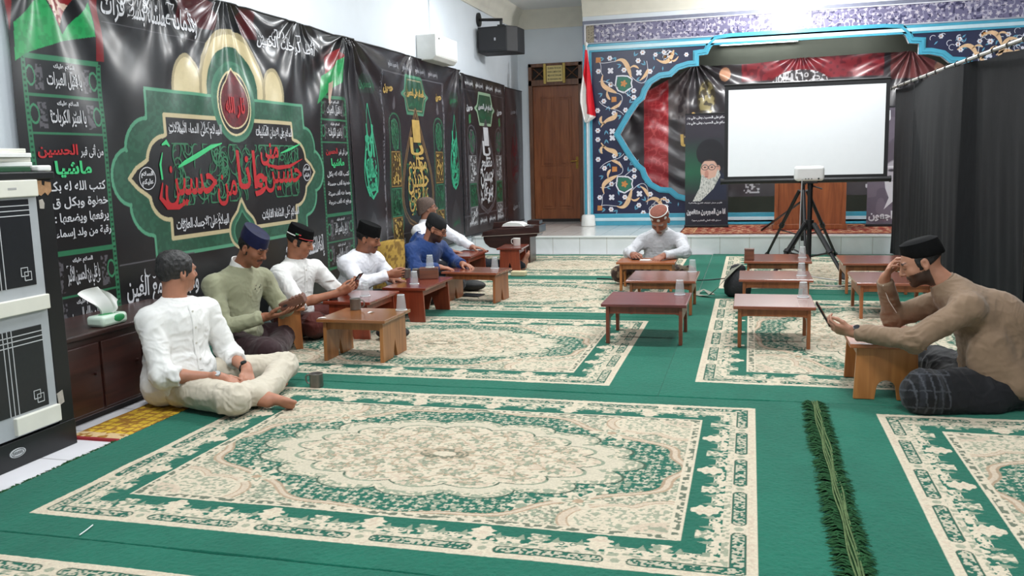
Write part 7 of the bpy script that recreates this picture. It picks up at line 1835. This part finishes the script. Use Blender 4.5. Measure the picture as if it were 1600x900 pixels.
b = MB(); b.box(-.06, .06, -.045, .045, 0, .004); o = b.build('booklet', M_paper); o.location = (-.985, 8.70, .3015); tag(o, 'small white sheet on the table beside the hand of the old man in grey', 'paper')

# 8 --- man in brown at the right, hand on forehead
def ex8(f, J, RT_):
    f.ell(V3(1.235, 4.92, .40), (.135, .165, .20), RT_, .06); f.ell(V3(1.285, 4.88, .13), (.12, .20, .14), None, .08); f.ell(V3(1.16, 4.76, .26), (.10, .06, .14), None, .06)
stripe = lambda P: np.where(((np.mod(P[:, 0] * .9 + P[:, 1] * .3 + .12 * P[:, 2], .038) < .007) & (P[:, 0] < .96) | (np.mod(P[:, 2] + .25 * P[:, 1], .085) < .006) & (P[:, 0] < .96))[:, None], np.array(rgb(72, 74, 80)), np.where((np.mod(P[:, 0], .09) < .03)[:, None] & (P[:, 0] < .95)[:, None], np.array(rgb(40, 42, 48)), np.array(rgb(22, 22, 26))))
r, J, c, R, RT_, base, fw_, up_ = person('man in a brown shirt and black cap resting his forehead on one hand', dict(
    pelvis=(1.21, 4.92, .12), waist=(1.205, 4.92, .28), chest=(1.115, 4.93, .46), neck=(.985, 4.945, .615), head=(.862, 4.945, .725),
    shL=(1.055, 4.755, .520), elL=(.80, 4.675, .368), wrL=(.535, 4.835, .368), shR=(1.035, 5.125, .510), elR=(.785, 5.235, .380), wrR=(.715, 5.115, .612),
    hipL=(1.16, 4.80, .11), hipR=(1.16, 5.05, .11), knL=(.845, 4.635, .130), knR=(1.02, 5.30, .12), anL=(.99, 4.92, .06), anR=(1.05, 4.80, .06)),
    (-.905, .02, -.40), (-.40, 0, .91), (176, 126, 102), .0044, M_brown, sleeves=(.93, .90), gather_amp=.0085, seed=24, shirt_fat=1.08, extra_shirt=ex8,
    hands=dict(L=dict(d=(-.96, .18, .16), n=(.15, .75, .60), curl=(30, 44, 30), thumb=(.75, .35, .35)), R=dict(d=(.22, -.42, .88), n=(.86, -.20, -.30), curl=(22, 40, 26), spread=3, thumb=(.7, .5, .5))),
    face=dict(eyes='down', beard=(44, 34, 31), moustache=(48, 36, 33)), lower=M_check, lower_k=.065, leg_fat=1.12, lower_col=stripe,
    lower_extra=lambda f, J, RT_: (f.cone(J['knL'] + V3(-.02, -.01, -.05), J['anR'] + V3(.1, -.08, -.02), .075, .09, .06), f.ell(J['pelvis'] + V3(0, -.10, -.03), (.2, .14, .1), None, .06)))
cap_mesh('cap', M_velvet, r, base, c, R, [(.079, .096, -.030, .034, .020), (.084, .101, -.030, .040, .020), (.083, .100, -.030, .078, .016), (.077, .094, -.031, .112, .012), (.05, .066, -.030, .125, .01)])
hair_mesh('hair', M_hair, r, base, c, R, 1.0, lambda x, y, z: np.maximum.reduce([y - .030 + .2 * np.maximum(0, -z), -(z + .028 + .30 * np.minimum(0, y)), z - .05]), .0035, res=.005, noise=.002)
band_collar(M_brown, r, base, J, RT_, up_, fw_)
d = nrm(J['wrL'] - J['elL']); watch(r, base, J['wrL'] - d * .022, d, V3(.1, -.55, .8), M_wface, M_steel, .0315)
b = MB(); q0 = J['elR'] + (J['wrR'] - J['elR']) * .88; b.tube([q0 + V3(-.02, -.045, 0) - base, J['elR'] + (J['wrR'] - J['elR']) * .5 + V3(-.01, -.055, 0) - base, J['elR'] + (J['wrR'] - J['elR']) * .12 + V3(.02, -.06, 0) - base, J['elR'] + V3(.06, -.062, .005) - base], .0025, 6); b.build('sleeve_piping', M_paper, r, smooth=True)
phone('dark phone in the outstretched left hand of the man in brown', (.385, 4.905, .452), (.10, .99, -.05), (-.50, .08, .86), .070, .145)
phone('phone standing up from the raised fingers of the man in brown at his forehead', (.775, 5.045, .805), (.1, .9, .1), (-.12, -.05, 1), .060, .10) if False else None
